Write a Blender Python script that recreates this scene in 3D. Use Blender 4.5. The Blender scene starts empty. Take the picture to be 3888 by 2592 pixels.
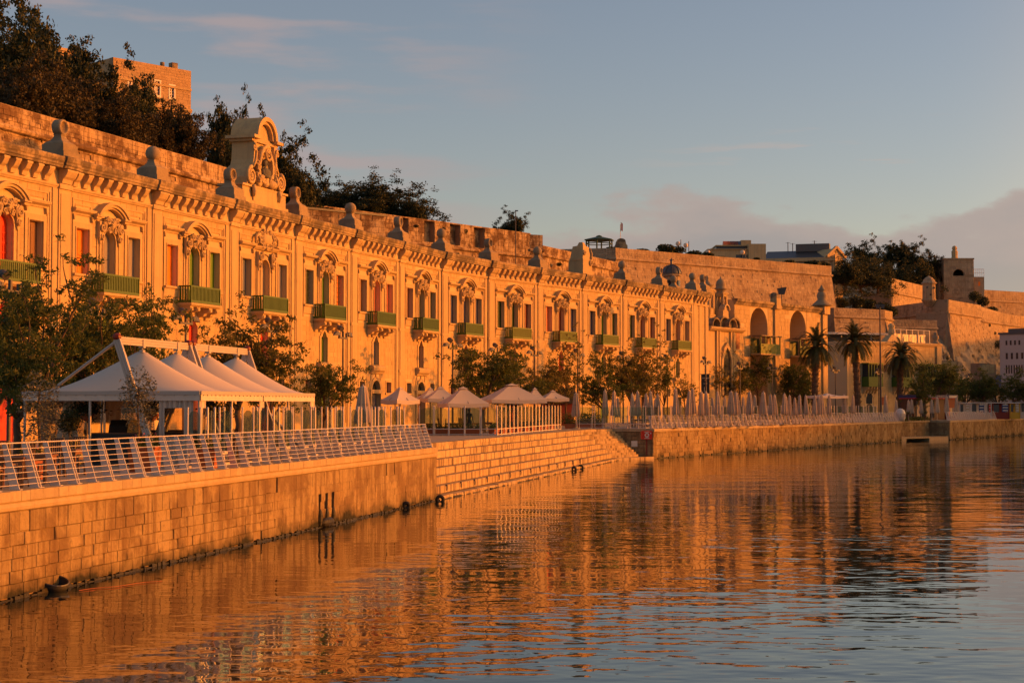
import bpy, math, random
import numpy as np
from mathutils import Vector, Matrix
random.seed(7)
RNG = np.random.default_rng(7)
sc = bpy.context.scene
COL = sc.collection

# ------------------------------------------------------------------ camera
F, CX, CY, EYE = 6116.0, 1944.0, 1296.0, 4.5      # the photograph is 3888 wide; camera 4.5 m above the water
TH = math.atan((1537.0 - CY) / F)
cam = bpy.data.cameras.new('camera')
cam.sensor_width = 36.0
cam.lens = F / 3888.0 * 36.0
cam.clip_start, cam.clip_end = 0.5, 6000.0
camo = bpy.data.objects.new('camera', cam)
COL.objects.link(camo)
camo.location = (0, 0, EYE)
camo.rotation_euler = (math.pi / 2 + TH, 0, 0)
sc.camera = camo

# ------------------------------------------------------------------ sun, sky, exposure
SUN_AZ, SUN_EL = math.radians(10.0), math.radians(7.0)     # azimuth from +X towards +Y
sdir = Vector((math.cos(SUN_AZ) * math.cos(SUN_EL), math.sin(SUN_AZ) * math.cos(SUN_EL), math.sin(SUN_EL)))
sl = bpy.data.lights.new('sun', 'SUN')
sl.energy = 5.0
sl.color = (1.0, 0.262, 0.018)
sl.angle = math.radians(0.9)
so = bpy.data.objects.new('sun', sl)
COL.objects.link(so)
so.rotation_euler = (-sdir).to_track_quat('-Z', 'Y').to_euler()
so.location = (60, 20, 60)

w = bpy.data.worlds.new('World')
sc.world = w
w.use_nodes = True
nt = w.node_tree
nt.nodes.clear()
def N(t, nt=nt, **k):
    n = nt.nodes.new(t)
    for a, b in k.items():
        setattr(n, a, b)
    return n
def L(a, b, nt=nt):
    nt.links.new(a, b)
sky = N('ShaderNodeTexSky', sky_type='NISHITA')
sky.sun_disc = False
sky.sun_elevation = SUN_EL
sky.sun_rotation = math.pi / 2 - SUN_AZ
sky.air_density, sky.dust_density, sky.ozone_density = 1.0, 0.8, 1.6
tc = N('ShaderNodeTexCoord')
sep = N('ShaderNodeSeparateXYZ')
L(tc.outputs['Generated'], sep.inputs[0])
def M(op, a, b=None, c=None, clamp=False, nt=nt):
    n = nt.nodes.new('ShaderNodeMath')
    n.operation = op
    n.use_clamp = clamp
    for i, x in enumerate((a, b, c)):
        if x is None: continue
        if isinstance(x, (int, float)): n.inputs[i].default_value = x
        else: nt.links.new(x, n.inputs[i])
    return n.outputs[0]
def RANGE(v, a, b, c=0.0, d=1.0, nt=nt, smooth=True):
    n = nt.nodes.new('ShaderNodeMapRange')
    n.interpolation_type = 'SMOOTHSTEP' if smooth else 'LINEAR'
    nt.links.new(v, n.inputs[0])
    for i, x in enumerate((a, b, c, d)): n.inputs[i + 1].default_value = x
    return n.outputs[0]
def MIX(f, a, b, nt=nt, blend='MIX'):
    n = nt.nodes.new('ShaderNodeMix')
    n.data_type = 'RGBA'
    n.blend_type = blend
    for i, x in ((0, f), (6, a), (7, b)):
        if isinstance(x, (int, float)): n.inputs[i].default_value = x
        elif isinstance(x, tuple): n.inputs[i].default_value = (*x[:3], 1)
        else: nt.links.new(x, n.inputs[i])
    return n.outputs[2]
# clouds drawn on the sky itself by direction: long low banks near the horizon, thin wisps higher up
mp = N('ShaderNodeMapping')
L(tc.outputs['Generated'], mp.inputs[0])
mp.inputs['Scale'].default_value = (3.2, 3.2, 8.0)
mp.inputs['Location'].default_value = (0.35, 0.0, 0.3)
n1 = N('ShaderNodeTexNoise')
L(mp.outputs[0], n1.inputs['Vector'])
n1.inputs['Scale'].default_value = 2.2
n1.inputs['Detail'].default_value = 7.0
n1.inputs['Roughness'].default_value = 0.55
low = RANGE(sep.outputs[0], -0.08, 0.02)                      # bank sits below about 8 degrees
bval = M('ADD', M('SUBTRACT', 0.119, sep.outputs[2]), M('MULTIPLY', M('SUBTRACT', n1.outputs[0], 0.5), 0.15))
bank = M('MULTIPLY', RANGE(bval, 0.0, 0.015), M('MULTIPLY', low, RANGE(sep.outputs[2], 0.0, 0.10, 0.45, 0.8)))
rim = M('MULTIPLY', M('MULTIPLY', RANGE(bval, 0.0, 0.012), RANGE(bval, 0.040, 0.012)), M('MULTIPLY', low, 0.45))
base = RANGE(sep.outputs[2], 0.10, 0.02)                    # grey-mauve band low down
bank = M('MAXIMUM', bank, M('MULTIPLY', base, 0.75))
mp2 = N('ShaderNodeMapping')
L(tc.outputs['Generated'], mp2.inputs[0])
mp2.inputs['Scale'].default_value = (4.0, 4.0, 26.0)
mp2.inputs['Location'].default_value = (0.55, 0.1, 0.35)
mp2.inputs['Rotation'].default_value = (0.0, 0.10, 0.0)
n2 = N('ShaderNodeTexNoise')
L(mp2.outputs[0], n2.inputs['Vector'])
n2.inputs['Scale'].default_value = 1.6
n2.inputs['Detail'].default_value = 6.0
n2.inputs['Roughness'].default_value = 0.5
wisp = M('MULTIPLY', M('MULTIPLY', RANGE(n2.outputs[0], 0.49, 0.66), 0.65), RANGE(sep.outputs[0], 0.05, -0.12))
SKYGAIN = 0.15
# the sunrise side of the sky (round to the right, out of frame) is warmer than the side away from the sun
vd = N('ShaderNodeVectorMath', operation='DOT_PRODUCT'); L(tc.outputs['Generated'], vd.inputs[0]); vd.inputs[1].default_value = (math.cos(SUN_AZ), math.sin(SUN_AZ), 0.1)
WARM = RANGE(vd.outputs['Value'], 0.42, 1.0)
tint = MIX(WARM, (1.19, 0.945, 0.94), (5.5, 2.3, 0.7))
sk = MIX(1.0, sky.outputs[0], tint, blend='MULTIPLY')
cl = MIX(WARM, (2.04, 1.80, 1.78), (6.0, 3.2, 1.6))
c1 = MIX(rim, MIX(bank, sk, cl), (3.1, 2.4, 2.05))
c2 = MIX(wisp, c1, MIX(WARM, (2.7, 2.05, 1.95), (4.4, 2.8, 1.9)))
# a few thin sunlit streaks at the upper edge of the bank
mp3 = N('ShaderNodeMapping'); L(tc.outputs['Generated'], mp3.inputs[0]); mp3.inputs['Scale'].default_value = (6.0, 6.0, 60.0); mp3.inputs['Location'].default_value = (1.3, 0.2, 0.7)
n3 = N('ShaderNodeTexNoise'); L(mp3.outputs[0], n3.inputs['Vector']); n3.inputs['Scale'].default_value = 1.7; n3.inputs['Detail'].default_value = 5.0
streak_ = M('MULTIPLY', M('MULTIPLY', RANGE(n3.outputs[0], 0.60, 0.72), RANGE(sep.outputs[2], 0.05, 0.09)), M('MULTIPLY', RANGE(sep.outputs[0], 0.05, 0.2), RANGE(sep.outputs[2], 0.19, 0.13)))
c2 = MIX(M('MULTIPLY', streak_, 0.75), c2, (3.4, 2.5, 2.1))
bg = N('ShaderNodeBackground')
bg.inputs[1].default_value = SKYGAIN
L(c2, bg.inputs[0])
wo = N('ShaderNodeOutputWorld')
L(bg.outputs[0], wo.inputs[0])

vs = sc.view_settings
vs.view_transform = 'Standard'
vs.look = 'None'
vs.exposure = 0.16
vs.gamma = 1.0
vs.use_curve_mapping = False
sc.cycles.max_bounces = 6
sc.cycles.diffuse_bounces = 3
sc.cycles.glossy_bounces = 3
sc.cycles.transparent_max_bounces = 12
sc.cycles.caustics_reflective = False
sc.cycles.caustics_refractive = False

# ------------------------------------------------------------------ picking: a pixel and a real distance or height give a point
CT, ST = math.cos(TH), math.sin(TH)
def ray(x, y):
    a, b = (x - CX) / F, (CY - y) / F
    return Vector((a, CT - b * ST, ST + b * CT))
def at_z(x, y, z):
    r = ray(x, y); return r * ((z - EYE) / r.z) + Vector((0, 0, EYE))
def at_y(x, y, Y):
    r = ray(x, y); return r * (Y / r.y) + Vector((0, 0, EYE))
def gx(x, Y, z=None):
    """ground point seen in column x at distance Y"""
    return Vector(((x - CX) / F * Y * 1.0, Y, ZD if z is None else z))
def zz(y, Y):
    return EYE + (1537.0 - y) / F * Y
ZD = 2.5                                                    # promenade level

KS = 1.3
def mark(): return set(o.name for o in bpy.data.objects)
def set_back(before):
    """the warehouse row, the fortress and the road stand 1.3 times farther out (and are that much bigger) than the first survey assumed"""
    for o in bpy.data.objects:
        if o.parent is None and o.name not in before and o.type in {'MESH','EMPTY'}:
            l = Vector(o.location); o.location = Vector((l.x*KS, l.y*KS, EYE + (l.z-EYE)*KS)); o.scale = tuple(v*KS for v in o.scale)
# ------------------------------------------------------------------ mesh builder
class MB:
    def __init__(s): s.v, s.f, s.m = [], [], []
    def add(s, vs, fs, m=0):
        o = len(s.v); s.v += [tuple(p) for p in vs]
        for q in fs: s.f.append(tuple(o + i for i in q)); s.m.append(m)
        return s
    def box(s, x0, x1, y0, y1, z0, z1, m=0):
        return s.add([(x0,y0,z0),(x1,y0,z0),(x1,y1,z0),(x0,y1,z0),(x0,y0,z1),(x1,y0,z1),(x1,y1,z1),(x0,y1,z1)],
                     [(3,2,1,0),(4,5,6,7),(0,1,5,4),(1,2,6,5),(2,3,7,6),(3,0,4,7)], m)
    def hexa(s, p, m=0):
        return s.add(p, [(3,2,1,0),(4,5,6,7),(0,1,5,4),(1,2,6,5),(2,3,7,6),(3,0,4,7)], m)
    def bar(s, a, b, w, t, m=0, up=(0,0,1)):
        a, b = Vector(a), Vector(b); d = (b - a).normalized(); u = Vector(up)
        if abs(d.dot(u)) > .98: u = Vector((0,1,0))
        sx = d.cross(u).normalized(); sy = sx.cross(d)
        sx *= w / 2; sy *= t / 2
        return s.hexa([a-sx-sy, a+sx-sy, a+sx+sy, a-sx+sy, b-sx-sy, b+sx-sy, b+sx+sy, b-sx+sy], m)
    def prism(s, pts, y0, y1, m=0):
        n = len(pts)
        v = [(x, y0, z) for x, z in pts] + [(x, y1, z) for x, z in pts]
        return s.add(v, [tuple(range(n)), tuple(range(2*n-1, n-1, -1))] + [(i, i+n, (i+1) % n + n, (i+1) % n) for i in range(n)], m)
    def profx(s, prof, x0, x1, m=0, closed=True):
        n = len(prof)
        v = [(x0, y, z) for y, z in prof] + [(x1, y, z) for y, z in prof]
        f = [(i, (i+1) % n, (i+1) % n + n, i+n) for i in range(n if closed else n-1)]
        if closed: f += [tuple(range(n-1, -1, -1)), tuple(range(n, 2*n))]
        return s.add(v, f, m)
    def ring(s, outer, inner, y0, y1, m=0, closed=False):
        n = len(outer)
        v = [(x,y0,z) for x,z in outer] + [(x,y0,z) for x,z in inner] + [(x,y1,z) for x,z in outer] + [(x,y1,z) for x,z in inner]
        f = []
        for i in range(n if closed else n-1):
            j = (i+1) % n
            f += [(i,j,j+n,i+n), (i+2*n,i+3*n,j+3*n,j+2*n), (i,i+2*n,j+2*n,j), (i+n,j+n,j+3*n,i+3*n)]
        if not closed: f += [(0,n,3*n,2*n), (n-1,3*n-1,4*n-1,2*n-1)]
        return s.add(v, f, m)
    def tube(s, pts, r, n=6, m=0, cap=True):
        pts = [Vector(p) for p in pts]; k = len(pts)
        rr = r if isinstance(r, (list, tuple)) else [r] * k
        v = []; px = None
        for i, p in enumerate(pts):
            d = (pts[min(i+1, k-1)] - pts[max(i-1, 0)]).normalized()
            if px is None:
                px = d.cross(Vector((0,0,1)) if abs(d.z) < .9 else Vector((1,0,0))).normalized()
            else:
                px = (px - d * px.dot(d)).normalized()
            py = d.cross(px)
            for j in range(n):
                a = 2 * math.pi * j / n
                v.append(p + (px * math.cos(a) + py * math.sin(a)) * rr[i])
        f = [(i*n+j, i*n+(j+1) % n, (i+1)*n+(j+1) % n, (i+1)*n+j) for i in range(k-1) for j in range(n)]
        if cap: f += [tuple(range(n-1, -1, -1)), tuple((k-1)*n + j for j in range(n))]
        return s.add(v, f, m)
    def lathe(s, prof, n=12, c=(0,0,0), m=0, a0=0.0, sx=1.0, sy=1.0):
        k = len(prof); v = []
        for r, z in prof:
            for j in range(n):
                a = a0 + 2 * math.pi * j / n
                v.append((c[0] + r*sx*math.cos(a), c[1] + r*sy*math.sin(a), c[2] + z))
        f = [(i*n+j, i*n+(j+1) % n, (i+1)*n+(j+1) % n, (i+1)*n+j) for i in range(k-1) for j in range(n)]
        f += [tuple(range(n-1, -1, -1)), tuple((k-1)*n + j for j in range(n))]
        return s.add(v, f, m)
    def ball(s, c, r, n=10, m=0):
        rx, ry, rz = r if isinstance(r, (list, tuple)) else (r, r, r)
        k = max(4, n // 2 + 1)
        return s.lathe([(max(math.sin(math.pi*i/k), .02), -math.cos(math.pi*i/k)*rz) for i in range(k+1)], n, c, m, 0, rx, ry)
    def spiral(s, cx, cz, y, r0, turns, th, sgn=1, a0=0.0, n=18, m=0, yd=0.0):
        pts, rr = [], []
        for i in range(n+1):
            t = i / n; r = r0 * (1 - .86*t); a = a0 + sgn * t * turns * 2 * math.pi
            pts.append((cx + r*math.cos(a), y - yd*t, cz + r*math.sin(a))); rr.append(th * (1 - .55*t))
        return s.tube(pts, rr, 6, m)
    def mesh(s, name, smooth=False):
        me = bpy.data.meshes.new(name)
        me.from_pydata(s.v, [], s.f)
        if smooth:
            me.polygons.foreach_set('use_smooth', [True] * len(me.polygons))
        if any(s.m): me.polygons.foreach_set('material_index', s.m)
        me.update()
        return me
    def build(s, name, mats, parent=None, smooth=False, loc=None):
        return put(name, s.mesh(name, smooth), mats, parent, loc)

def put(name, me, mats=None, parent=None, loc=None, rot=None, scale=None):
    if mats is not None and not len(me.materials):
        for x in (mats if isinstance(mats, (list, tuple)) else [mats]): me.materials.append(x)
    o = bpy.data.objects.new(name, me)
    COL.objects.link(o)
    if parent is not None: o.parent = parent
    if loc is not None: o.location = loc
    if rot is not None: o.rotation_euler = (0, 0, rot) if isinstance(rot, (int, float)) else rot
    if scale is not None: o.scale = scale if isinstance(scale, (tuple, list)) else (scale,)*3
    return o
def thing(name, label, cat, loc=(0,0,0), rot=0, group=None, scale=None):
    o = put(name, None, None, None, loc, rot, scale) if False else bpy.data.objects.new(name, None)
    COL.objects.link(o)
    o.location = loc
    o.rotation_euler = (0, 0, rot)
    if scale is not None: o.scale = scale if isinstance(scale, (tuple, list)) else (scale,)*3
    return tag(o, label, cat, group)
def tag(o, label, cat, group=None):
    o['label'] = label; o['category'] = cat; o['kind'] = 'thing'
    if group: o['group'] = group
    return o
def kind(o, k): o['kind'] = k; return o
def children(o): return [c for c in o.children]
def dup(root, loc, rot=None, label=None, group=None, scale=None):
    r = root.copy(); COL.objects.link(r)
    r.location = loc
    if rot is not None: r.rotation_euler = (0, 0, rot)
    if scale is not None: r.scale = scale if isinstance(scale, (tuple, list)) else (scale,)*3
    if label: r['label'] = label
    if group: r['group'] = group
    for ch in KIDS.get(root.name, []):
        c = ch.copy(); COL.objects.link(c); c.parent = r
        for g in KIDS.get(ch.name, []):
            d = g.copy(); COL.objects.link(d); d.parent = c
    return r
KIDS = {}
def family(root):
    """remember the children of a first-of-its-kind so that copies are quick"""
    KIDS[root.name] = list(root.children)
    for c in root.children:
        if c.children: KIDS[c.name] = list(c.children)
    return root
ORD = ['first','second','third','fourth','fifth','sixth','seventh','eighth','ninth','tenth','eleventh','twelfth','thirteenth','fourteenth','fifteenth',
       'sixteenth','seventeenth','eighteenth','nineteenth','twentieth','twenty-first','twenty-second','twenty-third','twenty-fourth','twenty-fifth',
       'twenty-sixth','twenty-seventh','twenty-eighth','twenty-ninth','thirtieth','thirty-first','thirty-second','thirty-third','thirty-fourth','thirty-fifth']

# ------------------------------------------------------------------ materials
def newmat(name):
    m = bpy.data.materials.new(name); m.use_nodes = True
    t = m.node_tree; b = t.nodes['Principled BSDF']
    return m, t, b
def noise(t, vec, scale, detail=4.0, rough=0.55):
    n = t.nodes.new('ShaderNodeTexNoise')
    n.inputs['Scale'].default_value = scale; n.inputs['Detail'].default_value = detail; n.inputs['Roughness'].default_value = rough
    if vec is not None: t.links.new(vec, n.inputs['Vector'])
    return n.outputs[0]
def mapped(t, vec, scale):
    n = t.nodes.new('ShaderNodeMapping'); t.links.new(vec, n.inputs[0]); n.inputs['Scale'].default_value = scale
    return n.outputs[0]
def stone(name, col, var=0.16, stain=0.0, stain_col=(.10,.075,.05), streak=0.0, bump=0.5, rough=0.9, blotch=0.25, s0=1.0, s1=.50, tide=False):
    m, t, b = newmat(name)
    g = t.nodes.new('ShaderNodeNewGeometry'); pos = g.outputs['Position']
    oi = t.nodes.new('ShaderNodeObjectInfo')
    rnd = M('FRACT', M('ADD', oi.outputs['Random'], g.outputs['Random Per Island'], nt=t), nt=t)
    dark = tuple(c * (1 - var*1.4) for c in col); lite = tuple(min(1, c * (1 + var*.7)) for c in col)
    warm = (col[0]*.96, col[1]*.86, col[2]*.72)
    c = MIX(rnd, dark, lite, nt=t)
    nb = noise(t, pos, .35*s0, 5, .6)
    c = MIX(M('MULTIPLY', RANGE(nb, .42, .68, nt=t), blotch*1.6, nt=t), c, warm, nt=t)
    nf = noise(t, pos, 7*s0, 6, .65)
    c = MIX(M('MULTIPLY', RANGE(nf, .46, .72, nt=t), blotch*1.5, nt=t), c, tuple(x*.62 for x in col), nt=t)
    if stain > 0:
        ns = noise(t, pos, .55*s0, 8, .68)
        f = M('MULTIPLY', RANGE(ns, s1, s1+.14, nt=t), stain, nt=t)
        c = MIX(f, c, stain_col, nt=t)
    if streak > 0:
        nk = noise(t, mapped(t, pos, (2.6, 2.6, .12)), 1.0, 5, .62)
        f = M('MULTIPLY', RANGE(nk, .46, .62, nt=t), streak, nt=t)
        c = MIX(f, c, stain_col, nt=t)
    if tide:      # waterline band: painted cast shadow plus damp weedy stone, with a ragged upper edge
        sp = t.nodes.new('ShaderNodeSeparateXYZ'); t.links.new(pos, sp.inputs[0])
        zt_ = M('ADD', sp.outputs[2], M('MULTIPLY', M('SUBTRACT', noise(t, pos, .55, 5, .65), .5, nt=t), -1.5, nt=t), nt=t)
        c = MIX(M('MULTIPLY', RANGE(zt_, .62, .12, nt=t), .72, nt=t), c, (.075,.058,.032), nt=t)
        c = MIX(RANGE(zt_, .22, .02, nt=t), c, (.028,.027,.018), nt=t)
    t.links.new(c, b.inputs['Base Color'])
    b.inputs['Roughness'].default_value = rough
    b.inputs['Specular IOR Level'].default_value = 0.15
    bp = t.nodes.new('ShaderNodeBump'); bp.inputs['Strength'].default_value = bump; bp.inputs['Distance'].default_value = .035
    t.links.new(M('ADD', nf, M('MULTIPLY', noise(t, pos, 2.2*s0, 5, .6), 1.6, nt=t), nt=t), bp.inputs['Height'])
    t.links.new(bp.outputs[0], b.inputs['Normal'])
    return m
def plain(name, col, rough=.6, metal=0.0, var=.10, scale=3.0, spec=.4, bump=0.0):
    m, t, b = newmat(name)
    g = t.nodes.new('ShaderNodeNewGeometry')
    nf = noise(t, g.outputs['Position'], scale, 5, .6)
    oi = t.nodes.new('ShaderNodeObjectInfo')
    f = M('MULTIPLY_ADD', oi.outputs['Random'], .35, M('MULTIPLY', nf, .65, nt=t), nt=t)
    c = MIX(f, tuple(x*(1-var*1.6) for x in col), tuple(min(1, x*(1+var)) for x in col), nt=t)
    t.links.new(c, b.inputs['Base Color'])
    b.inputs['Roughness'].default_value = rough; b.inputs['Metallic'].default_value = metal
    b.inputs['Specular IOR Level'].default_value = spec
    if bump:
        bp = t.nodes.new('ShaderNodeBump'); bp.inputs['Strength'].default_value = bump; bp.inputs['Distance'].default_value = .02
        t.links.new(nf, bp.inputs['Height']); t.links.new(bp.outputs[0], b.inputs['Normal'])
    return m
def leafmat(name, col, col2, trans=.35):
    m, t, b = newmat(name)
    g = t.nodes.new('ShaderNodeNewGeometry')
    nf = noise(t, g.outputs['Position'], .9, 3, .5)
    f = M('ADD', M('MULTIPLY', g.outputs['Random Per Island'], .6, nt=t), M('MULTIPLY', nf, .4, nt=t), nt=t)
    c = MIX(f, col, col2, nt=t)
    t.links.new(c, b.inputs['Base Color'])
    b.inputs['Roughness'].default_value = .55; b.inputs['Specular IOR Level'].default_value = .25
    tr = t.nodes.new('ShaderNodeBsdfTranslucent'); t.links.new(c, tr.inputs[0])
    mx = t.nodes.new('ShaderNodeMixShader'); mx.inputs[0].default_value = trans
    t.links.new(b.outputs[0], mx.inputs[1]); t.links.new(tr.outputs[0], mx.inputs[2])
    t.links.new(mx.outputs[0], t.nodes['Material Output'].inputs[0])
    return m
MT = {}
MT['facade'] = stone('facade_limestone', (.50,.36,.17), .09, streak=.38, stain=.12, s1=.48, stain_col=(.27,.175,.085), blotch=.18, bump=.25)
MT['trim'] = stone('carved_limestone', (.51,.37,.185), .05, streak=.28, stain=.22, stain_col=(.26,.20,.13), blotch=.2, bump=.2)
MT['joint'] = stone('facade_mortar', (.55,.41,.22), .03, blotch=.1, bump=.1)
MT['weathered'] = stone('weathered_cornice_stone', (.40,.30,.17), .08, s1=.42, stain=.85, stain_col=(.10,.08,.06), streak=.35, blotch=.35)
MT['finial'] = stone('grey_weathered_stone', (.32,.245,.155), .06, stain=.45, stain_col=(.13,.11,.085), blotch=.3)
MT['bastion'] = stone('bastion_stone', (.44,.325,.195), .12, stain=.9, stain_col=(.11,.06,.032), streak=.55, blotch=.4, bump=.9, s1=.43)
MT['palace'] = stone('palace_stone', (.43,.30,.16), .10, stain=.15, stain_col=(.2,.13,.07), blotch=.3, bump=.5)
MT['bastion_far'] = stone('far_bastion_stone', (.42,.315,.195), .15, stain=.55, stain_col=(.16,.10,.065), streak=.35, blotch=.4, bump=.9, s0=.6)
MT['mortar'] = stone('bastion_mortar', (.31,.225,.14), .05, stain=.5, stain_col=(.10,.07,.05), blotch=.3)
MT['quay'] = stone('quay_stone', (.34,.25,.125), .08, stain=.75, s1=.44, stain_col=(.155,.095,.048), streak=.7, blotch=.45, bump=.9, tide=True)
MT['quay_joint'] = stone('quay_mortar', (.25,.175,.09), .05, blotch=.3)
MT['coping'] = stone('coping_stone', (.44,.335,.20), .12, streak=.25, stain_col=(.26,.18,.11), blotch=.3, bump=.4)
MT['step'] = stone('step_stone', (.48,.355,.19), .12, streak=.85, stain_col=(.15,.10,.06), blotch=.3, bump=.5)
MT['paving'] = stone('paving_stone', (.36,.29,.22), .08, blotch=.25, bump=.2)
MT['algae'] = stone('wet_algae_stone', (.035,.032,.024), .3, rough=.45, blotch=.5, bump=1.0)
MT['rock'] = stone('bare_rock', (.40,.30,.19), .1, stain=.5, stain_col=(.19,.13,.08), blotch=.5, bump=1.0, s0=.5)
MT['wmetal'] = plain('white_painted_metal', (.62,.54,.47), .35, .0, .05)
MT['dmetal'] = plain('dark_grey_metal', (.085,.08,.08), .4, .3, .1)
MT['lampmetal'] = plain('lamp_grey_metal', (.075,.065,.065), .5, .0, .1)
MT['alu'] = plain('brushed_aluminium', (.42,.37,.325), .5, .15, .05)
MT['fabric'] = plain('cream_canvas', (.64,.52,.39), .85, 0, .05, 1.5, .1)
MT['pinkwall'] = plain('pinkish_render', (.50,.38,.33), .9, 0, .05, 1.0, .1)
MT['tent'] = plain('white_marquee_fabric', (.60,.51,.42), .6, 0, .04, .8, .25)
MT['beige'] = plain('beige_parasol_canvas', (.50,.395,.29), .9, 0, .08, 2.0, .1)
MT['terracotta'] = plain('terracotta', (.36,.115,.05), .8, 0, .15, 3, .2)
MT['darkwood'] = plain('dark_wood', (.085,.045,.028), .5, 0, .2, 6, .3)
MT['wood'] = plain('varnished_wood', (.22,.10,.045), .5, 0, .2, 6, .3)
MT['black'] = plain('black_plastic', (.02,.02,.02), .5, 0, .1)
MT['rubber'] = plain('black_rubber', (.012,.012,.012), .7, 0, .2)
MT['darkroom'] = plain('dark_interior', (.02,.016,.014), .9, 0, .1)
MT['bark'] = plain('bark', (.13,.085,.055), .9, 0, .25, 5, .1, .6)
MT['leaf'] = leafmat('street_tree_leaf', (.034,.058,.012), (.135,.145,.030), .45)
MT['leaf_dry'] = leafmat('yellowing_leaf', (.06,.066,.014), (.19,.15,.035), .45)
MT['leaf_dark'] = leafmat('dark_evergreen_leaf', (.016,.025,.010), (.058,.064,.022), .25)
MT['leaf_olive'] = leafmat('olive_leaf', (.07,.075,.045), (.17,.16,.11), .25)
MT['leaf_brown'] = leafmat('brownish_evergreen_leaf', (.030,.027,.012), (.095,.070,.028), .25)
MT['frond'] = leafmat('palm_frond', (.03,.045,.014), (.10,.10,.03), .3)
MT['flower'] = plain('pink_flowers', (.5,.12,.16), .7)
PAINT = {'orange': (.78,.20,.012), 'grey': (.24,.215,.205), 'green': (.10,.20,.02), 'dkgreen': (.022,.055,.018), 'red': (.62,.035,.012), 'salmon': (.72,.17,.06),
         'dkred': (.19,.026,.014), 'blue': (.025,.045,.13), 'bluegrey': (.12,.14,.19), 'brown': (.20,.095,.05), 'stone': (.46,.35,.22), 'balcony': (.055,.115,.018)}
for k_, c_ in PAINT.items(): MT['p_' + k_] = plain('paint_' + k_, c_, .5, 0, .08, 2.5, .3)
def glassmat(name, tint=(.85,.95,.9), k=.10):
    m, t, b = newmat(name)
    gl = t.nodes.new('ShaderNodeBsdfGlossy'); gl.inputs['Roughness'].default_value = .04
    tp = t.nodes.new('ShaderNodeBsdfTransparent'); tp.inputs[0].default_value = (*tint, 1)
    lw = t.nodes.new('ShaderNodeLayerWeight'); lw.inputs[0].default_value = .25
    mx = t.nodes.new('ShaderNodeMixShader'); t.links.new(M('MULTIPLY', lw.outputs['Fresnel'], .6, nt=t), mx.inputs[0])
    t.links.new(tp.outputs[0], mx.inputs[1]); t.links.new(gl.outputs[0], mx.inputs[2]); t.links.new(mx.outputs[0], t.nodes['Material Output'].inputs[0])
    return m
MT['glass'] = glassmat('windbreak_glass', (.80,.90,.84))
MT['pane'] = plain('dark_window_glass', (.03,.035,.04), .08, 0, .1, 2, .5)
MT['clear'] = glassmat('clear_curtain_plastic', (.75,.72,.68))
# ------------------------------------------------------------------ water
def watermat():
    m, t, b = newmat('harbour_water')
    b.inputs['Base Color'].default_value = (.010,.018,.018,1); b.inputs['Roughness'].default_value = .02; b.inputs['IOR'].default_value = 1.33
    g = t.nodes.new('ShaderNodeNewGeometry')
    v1 = mapped(t, g.outputs['Position'], (.95, 1.5, 1)); v2 = mapped(t, g.outputs['Position'], (2.2, 3.6, 1)); v3 = mapped(t, g.outputs['Position'], (.12, .35, 1))
    a = noise(t, v1, 1.0, 1, .4); c = noise(t, v2, 1.0, 1, .4); e = noise(t, v3, 1.0, 1, .4)
    patch = RANGE(noise(t, mapped(t, g.outputs['Position'], (.035,.05,1)), 1.0, 3, .5), .40, .62, .45, 1.0, nt=t)
    h = M('ADD', M('MULTIPLY', a, .020, nt=t), M('MULTIPLY', c, .0045, nt=t), nt=t)
    h = M('ADD', M('MULTIPLY', h, patch, nt=t), M('MULTIPLY', e, .035, nt=t), nt=t)
    bp = t.nodes.new('ShaderNodeBump'); bp.inputs['Strength'].default_value = 1.0; bp.inputs['Distance'].default_value = 1.0
    t.links.new(h, bp.inputs['Height']); t.links.new(bp.outputs[0], b.inputs['Normal'])
    return m
MT['water'] = watermat()
m = MB(); m.add([(-700,-150,0),(2500,-150,0),(2500,3000,0),(-700,3000,0)], [(0,1,2,3)])
kind(m.build('water', MT['water']), 'structure')
# ------------------------------------------------------------------ the row of warehouses
B4 = mark()
A1 = math.radians(18.66)
D1 = Vector((math.sin(A1), math.cos(A1), 0)); N1 = Vector((D1.y, -D1.x, 0))
BW = 7.845
PC = [Vector((-19.96, 70.83, 0)) + D1 * BW * i for i in range(-1, 7)]       # cornice corner points, bay by bay
p7, p12 = Vector((-1.71, 122.41, 0)), Vector((17.61, 154.40, 0))
PC += [p7.lerp(p12, i / 5) for i in range(6)]
PC.append(Vector((19.57, 158.05, 0)))
D2 = (p12 - p7).normalized(); N2 = Vector((D2.y, -D2.x, 0))
def fdir(i): return (PC[i+1] - PC[i]).normalized()
def fpt(x, off):
    """point on the promenade in photo column x, 'off' metres in front of the warehouse wall"""
    best = None
    for i in range(len(PC) - 1):
        d = fdir(i); n = Vector((d.y, -d.x, 0)); r = Vector(((x - CX) / F, 1, 0))
        k = (PC[i] + n * off).dot(n) / r.dot(n)
        p = r * k; u = (p - PC[i]).dot(d)
        if -1e-6 <= u <= (PC[i+1] - PC[i]).length: return Vector((p.x, p.y, ZD))
        e = min(abs(u), abs(u - (PC[i+1] - PC[i]).length))
        if best is None or e < best[0]: best = (e, Vector((p.x, p.y, ZD)))
    return best[1]

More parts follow.
